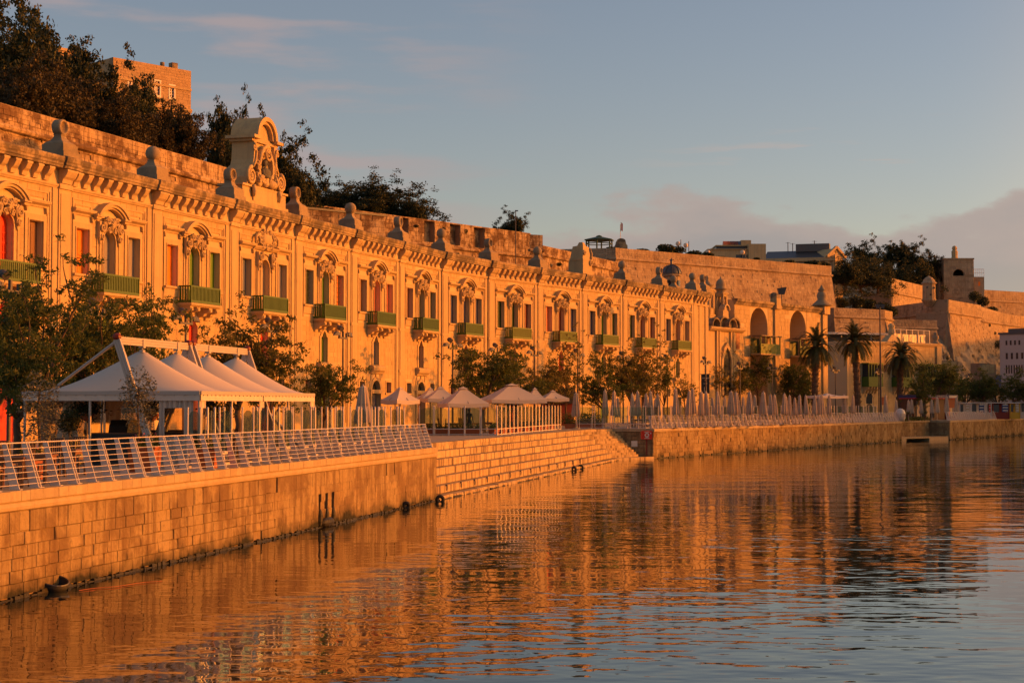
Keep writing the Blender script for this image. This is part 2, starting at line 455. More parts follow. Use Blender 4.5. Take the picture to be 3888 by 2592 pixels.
C0 = 4.08                                                    # centre line of a bay
def arcp(cx, cz, r, a0, a1, n=16, ry=None):
    ry = r if ry is None else ry
    return [(cx + r*math.cos(a0 + (a1-a0)*i/n), cz + ry*math.sin(a0 + (a1-a0)*i/n)) for i in range(n+1)]
PI = math.pi
OPEN = [(C0-2.15-.5, C0-2.15+.5, 7.95, 10.0), (C0+2.15-.5, C0+2.15+.5, 7.95, 10.0), (C0-.5, C0+.5, 7.17, 10.1),
        (C0-.45, C0+.45, 4.6, 6.5), (C0-2.15-.4, C0-2.15+.4, 2.8, 3.5), (C0+2.15-.4, C0+2.15+.4, 2.8, 3.5), (C0-.7, C0+.7, 3.0, 3.6), (C0-.7, C0+.7, 0.0, 2.75)]
def wall_mesh(openings, x0, x1, z0, z1, y0, y1, fills=True):
    mb = MB()
    xs = sorted({x0, x1} | {o[0] for o in openings} | {o[1] for o in openings})
    zs = sorted({z0, z1} | {o[2] for o in openings} | {o[3] for o in openings})
    for i in range(len(xs) - 1):
        k = 0
        while k < len(zs) - 1:
            cx = (xs[i] + xs[i+1]) / 2
            def solid(j): return not any(o[0] < cx < o[1] and o[2] < (zs[j]+zs[j+1])/2 < o[3] for o in openings)
            if not solid(k): k += 1; continue
            j = k
            while j + 1 < len(zs) - 1 and solid(j + 1): j += 1
            mb.box(xs[i], xs[i+1], y0, y1, zs[k], zs[j+1]); k = j + 1
    return mb
def spandrel(mb, cx, r, zs, zt, y0, y1, n=10):
    for s in (-1, 1):
        pts = [(cx + s*r*math.cos(PI/2*i/n), zs + r*math.sin(PI/2*i/n)) for i in range(n+1)]
        poly = pts + [(cx, zt), (cx + s*r, zt)] if zt > zs + r + 1e-4 else pts + [(cx + s*r, zt)]
        mb.prism(poly if s > 0 else poly[::-1], y0, y1)

# ---- shared meshes of one bay (x along the wall, y into the wall, z above the promenade)
wm = wall_mesh(OPEN, 0, BW, 0, 12.5, .006, .48)
spandrel(wm, C0, .5, 9.6, 10.1, .006, .48)
spandrel(wm, C0, .7, 2.9, 3.6, .006, .48)
for s in (-1, 1):
    pts = [(C0+s*.45, 6.05), (C0+s*.30, 6.14), (C0+s*.22, 6.30), (C0+s*.10, 6.42), (C0, 6.5), (C0+s*.45, 6.5)]
    wm.prism(pts if s > 0 else pts[::-1], .006, .48)
BAY = {}
BAY['wall'] = (wm.mesh('wall'), 'joint')
m = MB(); m.box(0, BW, .3, 9, 12.2, 12.9); m.box(0, BW, 8.6, 9, 0, 12.2)
BAY['roof'] = (m.mesh('roof'), 'weathered')
m = MB()
m.box(-.06, .96, -.14, .03, 0, .9); m.box(0, .9, -.10, .03, .9, 11.65); m.box(.12, .78, -.13, -.10, 4.0, 11.4)
m.box(-.05, .95, -.14, .03, 4.2, 4.38); m.box(-.05, .95, -.14, .03, 7.0, 7.18)
BAY_STRIPS = [(7.45, BW, .05, 0, 11.65), (7.25, 7.30, .04, .9, 11.4), (1.02, 1.07, .04, .9, 11.4)]
BAY['pilaster'] = (m.mesh('pilaster'), 'trim')
m = MB()
m.profx([(.03,11.62),(-.06,11.62),(-.10,11.70),(-.13,11.72),(-.13,11.80),(.03,11.84)], .9, BW)
m.box(-.04,.94,-.18,.03,11.62,11.84)
BAY_ST = []
for a_, b_, c_, d_, e_ in BAY_STRIPS: q_ = MB(); q_.box(a_, b_, -c_, .03, d_, e_); BAY_ST.append(q_.mesh('pilaster_strip'))
BAY['string_course'] = (m.mesh('string_course'), 'trim')
cp = [(.3,12.45),(-.10,12.45),(-.40,12.50),(-.42,12.60),(-.46,12.62),(-.46,12.72),(-.50,12.78),(-.53,12.90),(-.53,12.98),(-.44,13.02),(.3,13.06)]
m = MB(); m.profx(cp, 0, BW); m.profx([(y - (.10 if y < 0 else 0), z + (.008 if z < 12.9 else .012)) for y, z in cp], -.14, 1.04)
BAY['cornice'] = (m.mesh('cornice'), 'weathered')
def console(mb, x0, x1, dy=0.0, zb=11.86, zt=12.46, d=.38):
    prof = [(.03, zt), (-d-dy, zt), (-d-dy-.02, zt-.10), (-d-dy+.03, zt-.20), (-d*.72-dy, zt-.32), (-d*.40-dy, zt-.42), (-d*.30-dy, zt-.54), (-.10-dy, zb), (.03, zb)]
    mb.profx(prof, x0, x1); mb.profx([(-d-dy-.035, zt+.0), (-d-dy-.035, zt-.09), (.03, zt-.09), (.03, zt)], x0-.03, x1+.03)
m = MB(); console(m, 0, .34); BAY['modillion'] = (m.mesh('modillion'), 'trim')
m = MB(); console(m, .06, .84, .10); BAY['pilaster_console'] = (m.mesh('pilaster_console'), 'trim')
# recessed panel outline
m = MB()
def frame(mb, x0, x1, z0, z1, w, y0, y1):
    mb.box(x0, x1, y0, y1, z1-w, z1); mb.box(x0, x0+w, y0, y1, z0, z1-w); mb.box(x1-w, x1, y0, y1, z0, z1-w)
frame(m, 1.15, 7.15, 7.2, 11.36, .07, -.045, .03)
frame(m, 1.36, 2.62, 10.86, 11.12, .05, -.035, .03); frame(m, 5.55, 6.85, 10.86, 11.12, .05, -.035, .03)
BAY['panel_moulding'] = (m.mesh('panel_moulding'), 'trim')
def winframe():
    m = MB()
    for o, w_, y in ((.06,.22,-.055), (.02,.06,-.085)):
        m.box(-.5-o-w_+.0, .5+o+w_, y, .03, 10.0+o, 10.0+o+w_); m.box(-.5-o-w_, -.5-o, y, .03, 7.95, 10.0+o); m.box(.5+o, .5+o+w_, y, .03, 7.95, 10.0+o)
    m.profx([(.03,7.95),(-.16,7.95),(-.16,7.86),(-.08,7.80),(-.05,7.42),(.03,7.36)], -.74, .74)
    return m
BAY['window_frame'] = (winframe().mesh('window_frame'), 'trim')
m = MB()
m.profx([(.03,10.62),(-.05,10.62),(-.08,10.70),(-.24,10.78),(-.27,10.86),(-.27,10.90),(.03,10.95)], -.84, .84)
m.prism([(-.80,10.62),(-.66,10.62),(-.70,10.42),(-.74,10.36)], -.12, .03); m.prism([(.66,10.62),(.80,10.62),(.74,10.36),(.70,10.42)], -.12, .03)
BAY['window_hood'] = (m.mesh('window_hood'), 'trim')
# door surround with archivolt and side shafts
m = MB()
for o, w_, y in ((.02,.07,-.10), (.07,.20,-.06)):
    m.ring(arcp(0, 9.6, .5+o+w_, 0, PI, 18), arcp(0, 9.6, .5+o, 0, PI, 18), y, .03)
    for s in (-1, 1): m.box(min(s*(.5+o), s*(.5+o+w_)), max(s*(.5+o), s*(.5+o+w_)), y, .03, 7.17, 9.6)
for s in (-1, 1): m.box(min(s*.86, s*.98), max(s*.86, s*.98), -.05, .03, 7.17, 10.55)
BAY['door_surround'] = (m.mesh('door_surround'), 'trim')
R_, cz_ = 1.62, 9.83
def seg(r): a = math.asin(min(1, (10.76-cz_)/r)); return arcp(0, cz_, r, a, PI-a, 22)
m = MB()
m.ring(seg(1.62), seg(1.50), -.42, .03); m.ring(seg(1.50), seg(1.38), -.34, .03); m.ring(seg(1.38), seg(1.30), -.24, .03)
for s in (-1, 1):
    m.box(min(s*.92, s*1.42), max(s*.92, s*1.42), -.36, .03, 10.68, 10.80); m.box(min(s*1.0,s*1.36), max(s*1.0,s*1.36), -.28, .03, 10.56, 10.68)
m.box(-1.0, 1.0, -.16, .03, 10.66, 10.76)
BAY['pediment'] = (m.mesh('pediment'), 'trim')
for s in (-1, 1):
    m = MB()
    m.box(min(s*.60,s*.98), max(s*.60,s*.98), -.20, .03, 9.72, 10.5)
    m.spiral(s*.78, 10.22, -.26, .23, 1.6, .065, s, PI/2); m.spiral(s*.80, 9.80, -.22, .15, 1.3, .05, -s, -PI/2)
    m.tube([(s*.62,-.22,10.5),(s*.48,-.24,10.35),(s*.52,-.22,10.1),(s*.64,-.18,9.9)], [.07,.06,.05,.04])
    m.prism([(s*.66,9.72),(s*.92,9.72),(s*.84,9.45),(s*.74,9.45)][::s], -.14, .03)
    BAY['scroll_bracket%d' % s] = (m.mesh('scroll_bracket'), 'trim')
m = MB()
m.ball((0,-.20,10.42), (.20,.16,.27), 10)
for k in range(7):
    a = math.radians(205 - k*38.3); m.tube([(0,-.30,10.36), (.16*math.cos(a),-.33,10.38+.19*math.sin(a)), (.27*math.cos(a),-.26,10.40+.30*math.sin(a))], [.05,.055,.03], 5)
for s in (-1, 1):
    m.spiral(s*.36, 10.55, -.26, .17, 1.4, .06, s, PI/2); m.spiral(s*.30, 10.17, -.25, .13, 1.3, .05, -s, -PI/2)
    m.tube([(s*.10,-.26,10.08),(s*.25,-.24,10.02),(s*.30,-.2,10.14)], [.05,.06,.03])
    m.tube([(s*.2,-.24,10.7),(s*.42,-.28,10.72),(s*.55,-.2,10.58)], [.05,.06,.03])
BAY['carved_cartouche'] = (m.mesh('carved_cartouche'), 'trim')
# balcony
BL, BR, BD = C0-1.51, C0+1.51, .78
m = MB(); m.box(BL-.06, BR+.06, -BD-.06, .03, 7.04, 7.15); m.profx([(.03,7.04),(-BD-.02,7.04),(-BD+.05,6.97),(.03,6.97)], BL, BR)
BAY['balcony'] = (m.mesh('balcony'), 'trim')
m = MB(); m.box(BL, BR, -BD, -BD+.07, 7.95, 8.03); m.box(BL, BL+.07, -BD+.07, .03, 7.95, 8.03); m.box(BR-.07, BR, -BD+.07, .03, 7.95, 8.03)
BAY['handrail'] = (m.mesh('handrail'), 'p_balcony')
m = MB(); m.box(BL, BR, -BD, -BD+.06, 7.17, 7.29); m.box(BL, BL+.06, -BD+.06, .03, 7.17, 7.29); m.box(BR-.06, BR, -BD+.06, .03, 7.17, 7.29)
for x, y in ((BL,-BD),(BR-.07,-BD)): m.box(x, x+.07, y-.004, y+.07, 7.15, 7.95)
BAY['bottom_rail'] = (m.mesh('bottom_rail'), 'p_balcony')
m = MB(); m.box(-.037, .037, -.02, .02, 7.29, 7.95); BAY['baluster'] = (m.mesh('baluster'), 'p_balcony')
BALPOS = [(BL+.19+i*(BR-BL-.38)/19, -BD+.035) for i in range(20)] + [(x, -BD+.2+j*.145) for x in (BL+.035, BR-.035) for j in range(4)]
m = MB(); m.profx([(.03,6.97),(-.70,6.97),(-.72,6.86),(-.66,6.76),(-.42,6.70),(-.36,6.58),(-.14,6.52),(-.10,6.40),(.03,6.36)], -.15, .15); m.box(-.10,.10,-.745,-.72,6.78,6.92)
BAY['balcony_bracket'] = (m.mesh('balcony_bracket'), 'trim')
# slit window under the balcony, its shelf, the low windows and the door
m = MB()
for s in (-1, 1):
    a = [(s*.66,4.6),(s*.66,6.1),(s*.50,6.25),(s*.40,6.42)]; b = [(s*.45,4.6),(s*.45,6.05),(s*.30,6.14),(s*.22,6.30)]
    m.ring(a, b, -.05, .03)
m.prism([(-.40,6.36),(-.22,6.30),(0,6.5),(.22,6.30),(.40,6.36),(.0,6.62)], -.055, .03)
BAY['slit_window_frame'] = (m.mesh('slit_window_frame'), 'trim')
m = MB(); m.profx([(.03,4.6),(-.26,4.55),(-.34,4.42),(-.30,4.24),(-.16,4.12),(-.12,4.04),(.03,4.0)], -.98, .98)
m.box(-.06,.06,-.07,.03,3.72,4.0)
BAY['stone_shelf'] = (m.mesh('stone_shelf'), 'trim')
m = MB()
m.ring(arcp(0,2.9,.92,0,PI,16), arcp(0,2.9,.7,0,PI,16), -.07, .03)
for s in (-1,1):
    m.box(min(s*.7,s*.94), max(s*.7,s*.94), -.08, .03, 0, 2.9)
    m.prism([(s*.94,2.9),(s*1.12,3.0),(s*.95,3.5),(s*.80,3.95),(s*.66,4.0),(s*.75,3.45)][::s], -.045, .03)
m.box(-.96, .96, -.10, .40, 2.75, 3.0)
BAY['ground_door_surround'] = (m.mesh('ground_door_surround'), 'trim')
m = MB(); m.box(-.58,-.4,-.03,.03,2.7,3.62); m.box(.4,.58,-.03,.03,2.7,3.62); m.box(-.4,.4,-.03,.03,3.5,3.62); m.box(-.62,.62,-.09,.03,2.68,2.8)
BAY['low_window_frame'] = (m.mesh('low_window_frame'), 'trim')
# leaves that fill the openings
def shutter(x0, x1, z0, z1, arch=0, louv=False, grid=False, kind_='flat'):
    m = MB()
    if arch: m.prism([(x0,z0),(x1,z0)] + arcp((x0+x1)/2, z1-arch, arch, 0, PI, 12), .25, .29)
    elif kind_ == 'slit':
        c = (x0+x1)/2; m.prism([(x0,z0),(x1,z0),(x1,6.05),(c+.3,6.14),(c+.2,6.3),(c,6.5),(c-.2,6.3),(c-.3,6.14),(x0,6.05)], .25, .29)
    else: m.box(x0, x1, .25, .29, z0, z1)
    if louv:
        n = int((z1-z0)/.11)
        for i in range(n): z = z0 + (z1-z0)*(i+.2)/n; m.hexa([(x0+.06,.20,z),(x1-.06,.20,z),(x1-.06,.25,z+.06),(x0+.06,.25,z+.06),(x0+.06,.20,z+.02),(x1-.06,.20,z+.02),(x1-.06,.25,z+.08),(x0+.06,.25,z+.08)])
        for x in (x0, (x0+x1)/2-.03, x1-.06): m.box(x, x+.06, .21, .25, z0, z1)
    elif grid:
        for i in range(7): z = z0 + (z1-z0)*(i+.5)/7; m.box(x0, x1, .14, .16, z-.012, z+.012, 1)
        for i in range(3): x = x0 + (x1-x0)*(i+1)/4; m.box(x-.012, x+.012, .162, .18, z0, z1, 1)
    else:
        c = (x0+x1)/2; m.box(c-.008, c+.008, .242, .25, z0, z1-arch*.2)
        for x in (x0+.02, c+.03, ): m.box(x, x+.05, .235, .25, z0+.05, z1-max(arch,.1)-.05)
    return m

BAYS = [  # left window, door, right window, slit, ground door, label
 ('brown','red','brown','red','red','warehouse bay with glazed red balcony door and big red ground doors, at left photo edge'),
 ('orange','grey','grey','green','bluegrey','stone warehouse bay with one orange shutter left and grey door and shutter right'),
 ('orange','green','green','red','orange','stone warehouse bay with an orange left shutter and bright green door and right shutter'),
 ('bluegrey','stone','grey','red','red','stone warehouse bay with a blind arched niche, standing under the big carved monument'),
 ('dkgreen','green','orange','green','green','stone warehouse bay with a gridded green left window, green door and gridded orange right window'),
 ('brown','salmon','salmon','bluegrey','blue','stone warehouse bay with brown left window, salmon balcony door and grey-blue slit window'),
 ('dkred','dkgreen','dkgreen','brown','brown','stone warehouse bay with a dark red left window beside dark green door and right shutter'),
 ('blue','blue','blue','dkred','dkgreen','stone warehouse bay with all three upper openings closed in dark blue'),
 ('dkgreen','dkgreen','dkred','brown','red','stone warehouse bay with louvred green left window, dark green door and dark red right window'),
 ('salmon','dkred','blue','red','brown','stone warehouse bay with salmon left shutter, dark red door and blue right shutter'),
 ('blue','green','dkgreen','green','green','stone warehouse bay with louvred blue left window, green door and louvred green right window'),
 ('dkgreen','dkred','dkred','orange','brown','stone warehouse bay with louvred green left window beside dark red door and shutter'),
 ('blue','dkred','brown','green','green','last full stone warehouse bay before the church, blue left shutter and dark red door'),
]
LOUV = {(8,0),(10,0),(10,2),(11,0)}
GRID = {(4,0),(4,2)}
# ashlar blocks of the bay wall: a course is .29 m high; blocks keep clear of openings and carved work
def chamfer_block(b=.02):
    m = MB(); e = b
    m.hexa([(0,1,0),(1,1,0),(1,.25,0),(0,.25,0),(0,1,1),(1,1,1),(1,.25,1),(0,.25,1)])
    m.add([(0,.25,0),(1,.25,0),(1,.25,1),(0,.25,1),(e,0,e),(1-e,0,e),(1-e,0,1-e),(e,0,1-e)], [(0,1,5,4),(1,2,6,5),(2,3,7,6),(3,0,4,7),(4,5,6,7)])
    return m
BLOCK = [chamfer_block(b).mesh('ashlar_block') for b in (.012, .02)]
for b_ in BLOCK: b_.materials.append(MT['facade'])
KEEP = [(o[0]-.02, o[1]+.02, o[2]-.02, o[3]+.01) for o in OPEN] + [
 (C0-2.15-.80, C0-2.15+.80, 7.38, 10.32), (C0+2.15-.80, C0+2.15+.80, 7.38, 10.32), (C0-1.0, C0+1.0, 7.05, 11.5), (C0-1.5, C0+1.5, 10.55, 11.0),
 (C0-3.0, C0-1.3, 10.6, 10.93), (C0+1.3, C0+3.0, 10.6, 10.93), (C0-.68, C0+.68, 4.55, 6.6), (C0-.98, C0+.98, 4.0, 4.6), (C0-.96, C0+.96, 0, 4.0), (C0-2.15-.6, C0-2.15+.6, 2.68, 3.62), (C0+2.15-.6, C0+2.15+.6, 2.68, 3.62)]
def courses(x0, x1, z0, z1, ch, bl, keep, seed, minw=.14):
    r = random.Random(seed); out = []; k = 0; z = z0
    while z < z1 - .1:
        zt = min(z + ch, z1); iv = [(x0, x1)]
        for a, b, c, d in keep:
            if d > z + .03 and c < zt - .03:
                nv = []
                for p, q in iv:
                    if b <= p or a >= q: nv.append((p, q)); continue
                    if a - p > minw: nv.append((p, a))
                    if q - b > minw: nv.append((b, q))
                iv = nv
        for p, q in iv:
            x = p; first = True
            while x < q - .01:
                wv = bl * r.uniform(.75, 1.3)
                if first and k % 2: wv *= .5
                first = False
                e = q if q - (x + wv) < bl * .45 else x + wv
                out.append((x, e, z, zt)); x = e
        z = zt; k += 1
    return out
BLK = courses(1.07, 7.25, .0, 11.6, .29, 1.05, KEEP, 3) 
BLK.sort(key=lambda q: -(q[3]))
print('blocks per bay', len(BLK))
def place_blocks(root, lst, g=.013, t=.05):
    r = random.Random(5)
    for x0, x1, z0, z1 in lst:
        o = put('ashlar_block', BLOCK[r.random() < .5], None, root)
        y = r.uniform(-.014, -.005)
        o.location = (x0 + g/2, y, z0 + g/2); o.scale = (x1 - x0 - g, t, z1 - z0 - g)
SH = {}
def paint_obj(name, m, colour, root, second=None):
    return m.build(name, [MT['p_' + colour]] + ([second] if second else []), root)
def inst(key, root, x=0.0, name=None):
    me, mt = BAY[key]
    return put(name or key, me, MT[mt], root, (x, 0, 0))
def finial_hollow():
    f = MB(); finial_base(f)
    b = MB(); pr = [(.05,-.36),(.20,-.34),(.34,-.20),(.40,0),(.34,.20),(.20,.34),(.02,.36)]
    b.lathe([(.30,-.22),(.36,-.20),(.37,.10),(.34,.22),(.28,.24),(.26,.16),(.10,.02),(.02,0)], 16)
    b.v = [(x, -z, y + 14.42) for x, y, z in b.v]
    return f, b
def finial_base(f):
    f.box(-.64,.64,-.64,.64,13.02,13.28); f.box(-.56,.56,-.56,.56,13.28,13.62); f.box(-.50,.50,-.50,.50,13.62,13.68)
    f.lathe([(.68,13.68),(.62,13.72),(.44,13.80),(.32,13.92),(.26,14.04),(.29,14.06),(.29,14.10)], 4, a0=PI/4)
def finial_ball():
    f = MB(); finial_base(f); b = MB(); b.ball((0,0,14.42), .37, 18)
    return f, b
FIN = {}
for k_, fn in (('h', finial_hollow), ('b', finial_ball)):
    f, b = fn(); FIN[k_] = (f.mesh('finial'), b.mesh('finial_top', True))
def finial(root, which, x=.45, y=.20, z=0, s=1.0):
    f = put('finial', FIN[which][0], MT['finial'], root, (x, y, z), None, s)
    put('hollow_disc' if which == 'h' else 'stone_ball', FIN[which][1], MT['finial'], f)
FINK = ['b','h','b','h','h','b','h','b','h','b',None,'b','h']
for i, (cl, cd, cr, cs, cg, lab) in enumerate(BAYS):
    d = fdir(i); n = Vector((d.y, -d.x, 0)); W_ = (PC[i+1] - PC[i]).length
    root = thing('stone_warehouse', lab, 'warehouse', PC[i] - n * .42 + d * .4 + Vector((0,0,ZD)), math.atan2(d.y, d.x), 'row of stone warehouses along the quay', (W_ / BW, 1, 1))
    for key in ('wall','roof','pilaster','string_course','cornice','pilaster_console','panel_moulding'): inst(key, root)
    for k in range(8): inst('modillion', root, 1.08 + k*.805)
    for q_ in BAY_ST: put('pilaster_strip', q_, MT['trim'], root)
    for s in (-1, 1):
        fr = inst('window_frame', root, C0 + s*2.15); inst('window_hood', root, C0 + s*2.15)
        cc = cl if s < 0 else cr; kk = (i, 0 if s < 0 else 2)
        mm = shutter(-.5, .5, 7.95, 10.0, 0, kk in LOUV, kk in GRID)
        paint_obj('shutter', mm, cc, fr, MT['black'])
        lf = inst('low_window_frame', root, C0 + s*2.15)
        mm = MB(); mm.box(-.4, .4, .25, .29, 2.8, 3.5); mm.box(-.02,.02,.23,.25,2.8,3.5); mm.build('pane', MT['pane'] if (i+s) % 3 else MT['p_dkred'], lf)
    ds = inst('door_surround', root, C0)
    mm = shutter(-.5, .5, 7.17, 10.1, .5)
    if i == 0:
        for k in range(5): mm.box(-.5, .5, .22, .242, 7.6 + k*.42, 7.64 + k*.42)
        for k in range(3): mm.box(-.27+k*.25, -.23+k*.25, .215, .235, 7.17, 9.6)
    paint_obj('balcony_door', mm, cd, ds)
    if i == 3:   # the middle bay: a wide blind niche and a spread of carving instead of the pediment
        mm = MB(); mm.ring(arcp(0,9.62,.92,0,PI,18), arcp(0,9.62,.80,0,PI,18), -.09, .03)
        for s in (-1,1): mm.box(min(s*.8,s*.92), max(s*.8,s*.92), -.09, .03, 7.17, 9.62)
        mm.profx([(.03,10.62),(-.1,10.62),(-.22,10.74),(-.25,10.82),(.03,10.88)], -1.45, 1.45)
        mm.build('niche_surround', MT['trim'], root, loc=(C0,0,0))
        mm = MB(); mm.ball((0,-.16,11.25), (.62,.18,.34), 14)
        rr = random.Random(4)
        for k in range(12):
            a = 2*PI*k/12; x, z = .85*math.cos(a), 11.25 + .42*math.sin(a)
            mm.spiral(x, z, -.22, .17, 1.4, .06, 1 if x > 0 else -1, a)
        for s in (-1,1): mm.tube([(s*.9,-.2,11.5),(s*1.3,-.2,11.35),(s*1.35,-.18,11.0),(s*1.1,-.15,10.9)], [.08,.09,.07,.03])
        mm.build('carved_cartouche', MT['trim'], root, True, (C0,0,0))
    else:
        inst('pediment', root, C0); inst('carved_cartouche', root, C0)
    for s in (-1, 1): inst('scroll_bracket%d' % s, root, C0, 'scroll_bracket')
    bal = inst('balcony', root); inst('handrail', bal); inst('bottom_rail', bal)
    for x, y in BALPOS:
        b = inst('baluster', bal, x); b.location.y = y
        if abs(x-BL) < .1 or abs(x-BR) < .1: b.rotation_euler = (0,0,PI/2)
    for x in (-1.3,-.62,.62,1.3): inst('balcony_bracket', root, C0 + x)
    sf = inst('slit_window_frame', root, C0)
    paint_obj('slit_shutter', shutter(-.45, .45, 4.6, 6.5, 0, kind_='slit'), cs, sf)
    inst('stone_shelf', root, C0)
    gs = inst('ground_door_surround', root, C0)
    paint_obj('ground_door', shutter(-.7, .7, 0, 2.75), cg, gs)
    mm = MB(); mm.prism([(-.7,3.0),(.7,3.0)] + arcp(0,2.9,.7,.15,PI-.15,10), .25, .29); mm.build('fanlight', MT['pane'], gs)
    if i == 0:
        mm = MB(); mm.box(1.9, 4.6, -.14, .03, 0, 3.5)
        for k in range(4): mm.box(1.9, 4.6, -.155, -.14, .3 + k*.75, .33 + k*.75)
        mm.build('red_ground_door', MT['p_red'], root)
    place_blocks(root, BLK)
    if FINK[i]: finial(root, FINK[i])
# the short plain end of the row
d = fdir(13); n = Vector((d.y, -d.x, 0)); WE = (PC[14] - PC[13]).length
root = thing('stone_warehouse_end', 'narrow plain end strip of the warehouse row beside the church towers', 'building', PC[13] - n*.42 + d*.4 + Vector((0,0,ZD)), math.atan2(d.y, d.x))
m = MB(); m.box(0, WE-.3, .03, 8, 0, 12.9); m.build('wall', MT['joint'], root)
for q_ in ((0,.9,-.10),(1.5,2.2,-.06),(WE-1.1,WE-.3,-.10)): m = MB(); m.box(q_[0],q_[1],q_[2],.03,0,11.62); m.build('pilaster', MT['trim'], root)
m = MB(); m.profx([(.03,11.62),(-.13,11.62),(-.17,11.80),(.03,11.84)], -.04, WE-.26); m.build('string_course', MT['trim'], root)
m = MB(); m.profx(cp, 0, WE-.2); m.profx([(y - (.10 if y < 0 else 0), z + .01) for y, z in cp], -.14, 1.04); m.build('cornice', MT['weathered'], root)
for k in range(4): inst('modillion', root, .25 + k*.88)
place_blocks(root, courses(2.2, WE-1.1, 0, 11.6, .29, .9, [], 9) + courses(.9, 1.5, 0, 11.6, .29, .9, [], 10))
finial(root, 'b'); finial(root, 'h', WE-1.0); finial(root, 'b', WE-1.2, 3.2)
# remains of a second carved pier, where the ball is missing
i = 10; d = fdir(i); n = Vector((d.y, -d.x, 0))
root = thing('carved_stone_pier', 'broken pale carved stone pier standing on the cornice where a ball is missing', 'stone pier', PC[i] - n*.3 + d*.9 + Vector((0,0,ZD)), math.atan2(d.y, d.x))
m = MB(); m.box(-1.0,1.0,-.3,1.3,13.05,13.35); m.box(-.8,.8,-.2,1.2,13.35,14.2); m.box(-.85,.75,-.22,1.1,14.2,14.35)
m.hexa([(-.75,-.15,14.35),(.7,-.15,14.35),(.7,1.1,14.35),(-.75,1.1,14.35),(-.6,-.1,15.5),(.45,-.1,15.35),(.4,.9,15.25),(-.6,.9,15.4)])
m.build('pier_block', MT['trim'], root)
m = MB()
m.hexa([(-.5,-.02,15.35),(.1,-.02,15.35),(.05,.6,15.35),(-.5,.6,15.35),(-.4,.05,15.75),(-.05,.05,15.7),(-.1,.4,15.7),(-.4,.4,15.75)]); m.build('broken_top', MT['trim'], root)
m = MB(); m.spiral(.55,14.0,-.26,.3,1.6,.09,1,0); m.spiral(-.5,14.9,-.2,.25,1.5,.07,-1,0); m.tube([(.6,-.2,14.3),(.75,-.2,14.8),(.5,-.2,15.3)],[.12,.1,.05]); m.build('scroll', MT['trim'], root, True)

# ---- the monument over the middle bay
i = 3; d = fdir(i); n = Vector((d.y, -d.x, 0))
MON = thing('carved_monument', 'tall carved stone monument with scrolls, round-arched top and a dark bust, on the cornice', 'monument', PC[i] - n*.36 + d*(.4+C0-.1) + Vector((0,0,ZD)), math.atan2(d.y, d.x))
m = MB(); m.box(-2.75,2.75,-.10,1.5,13.04,13.25); m.box(-2.6,2.6,0,1.4,13.25,14.0); m.box(-1.45,1.45,-.08,1.45,13.2,14.02); m.box(-2.72,2.72,-.1,1.48,14.0,14.12)
m.build('plinth', MT['trim'], MON)
def prof_half(s): return [(s*x, z) for x, z in [(2.15,14.12),(2.25,14.5),(2.1,14.95),(1.75,15.15),(1.5,15.3),(1.38,15.6),(1.33,16.2),(1.33,16.6),(1.42,16.75)]]
body = prof_half(1) + prof_half(-1)[::-1]
m = MB(); m.prism(body, .12, 1.35)
m.ring(prof_half(1), [(x*.80, z) for x, z in prof_half(1)], -.04, .12); m.ring(prof_half(-1), [(x*.80, z) for x, z in prof_half(-1)], -.04, .12)
m.build('scrolled_body', MT['trim'], MON)
m = MB()
m.box(-1.55,1.55,-.02,1.4,16.6,16.75); m.box(-1.75,-1.0,-.28,1.55,16.75,16.92); m.box(1.0,1.75,-.28,1.55,16.75,16.92); m.box(-1.0,1.0,.1,1.55,16.75,16.92)
a_ = arcp(0,16.9,1.15,0,PI,20)
m.ring(arcp(0,16.9,1.22,0,PI,20), arcp(0,16.9,.98,0,PI,20), -.22, 1.5); m.ring(arcp(0,16.9,.98,0,PI,20), arcp(0,16.9,.82,0,PI,20), -.08, 1.4)
m.prism(arcp(0,16.9,.84,0,PI,16), .16, 1.4)
m.build('arched_top', MT['trim'], MON)
m = MB()
m.spiral(-1.75,14.62,-.10,.50,2.2,.12,1,PI/2,26); m.spiral(1.75,14.62,-.10,.50,2.2,.12,-1,PI/2,26)
for s in (-1,1):
    m.spiral(s*1.38,16.25,-.08,.20,1.5,.08,s,PI/2); m.ball((s*1.75,-.06,14.62),.14,8)
    m.tube([(s*1.5,-.05,15.15),(s*1.22,-.08,15.5),(s*1.12,-.08,16.0),(s*1.25,-.06,16.4)],[.10,.09,.08,.06])
m.spiral(.25,16.05,-.12,.42,1.7,.10,1,PI/2,22); m.tube([(-.85,-.05,15.0),(-.80,-.12,15.6),(-.70,-.14,16.0),(-.45,-.14,16.3),(-.1,-.14,16.45),(.25,-.14,16.47)],[.10,.13,.13,.12,.11,.10])
m.build('scroll', MT['trim'], MON, True)
m = MB(); pts = arcp(.05,15.2,.72,0,PI,14)
m.ring(arcp(.0,15.25,.95,-.5,PI+.5,18,1.15), arcp(.0,15.25,.74,-.5,PI+.5,18,.95), -.14, .12); m.build('niche_moulding', MT['trim'], MON)
m = MB()
for k in range(16):
    a = PI*(k/15)*1.0; m.tube([(-1.05+.30*math.sin(k*1.7)*.4,-.08,15.6-.07*k),(-1.02+.1*math.sin(k),-.16,15.5-.07*k),(-.92,-.08,15.38-.07*k)],[.05,.06,.03],5)
    m.tube([(1.0,-.08,15.7-.075*k),(1.04+.05*math.sin(k*2),-.16,15.6-.075*k),(.92,-.08,15.5-.075*k)],[.05,.06,.03],5)
for k in range(7): 
    a = math.radians(200-k*36.7); m.tube([(-.75,-.18,14.45),(-.75+.35*math.cos(a),-.22,14.48+.32*math.sin(a))],[.06,.09],6)
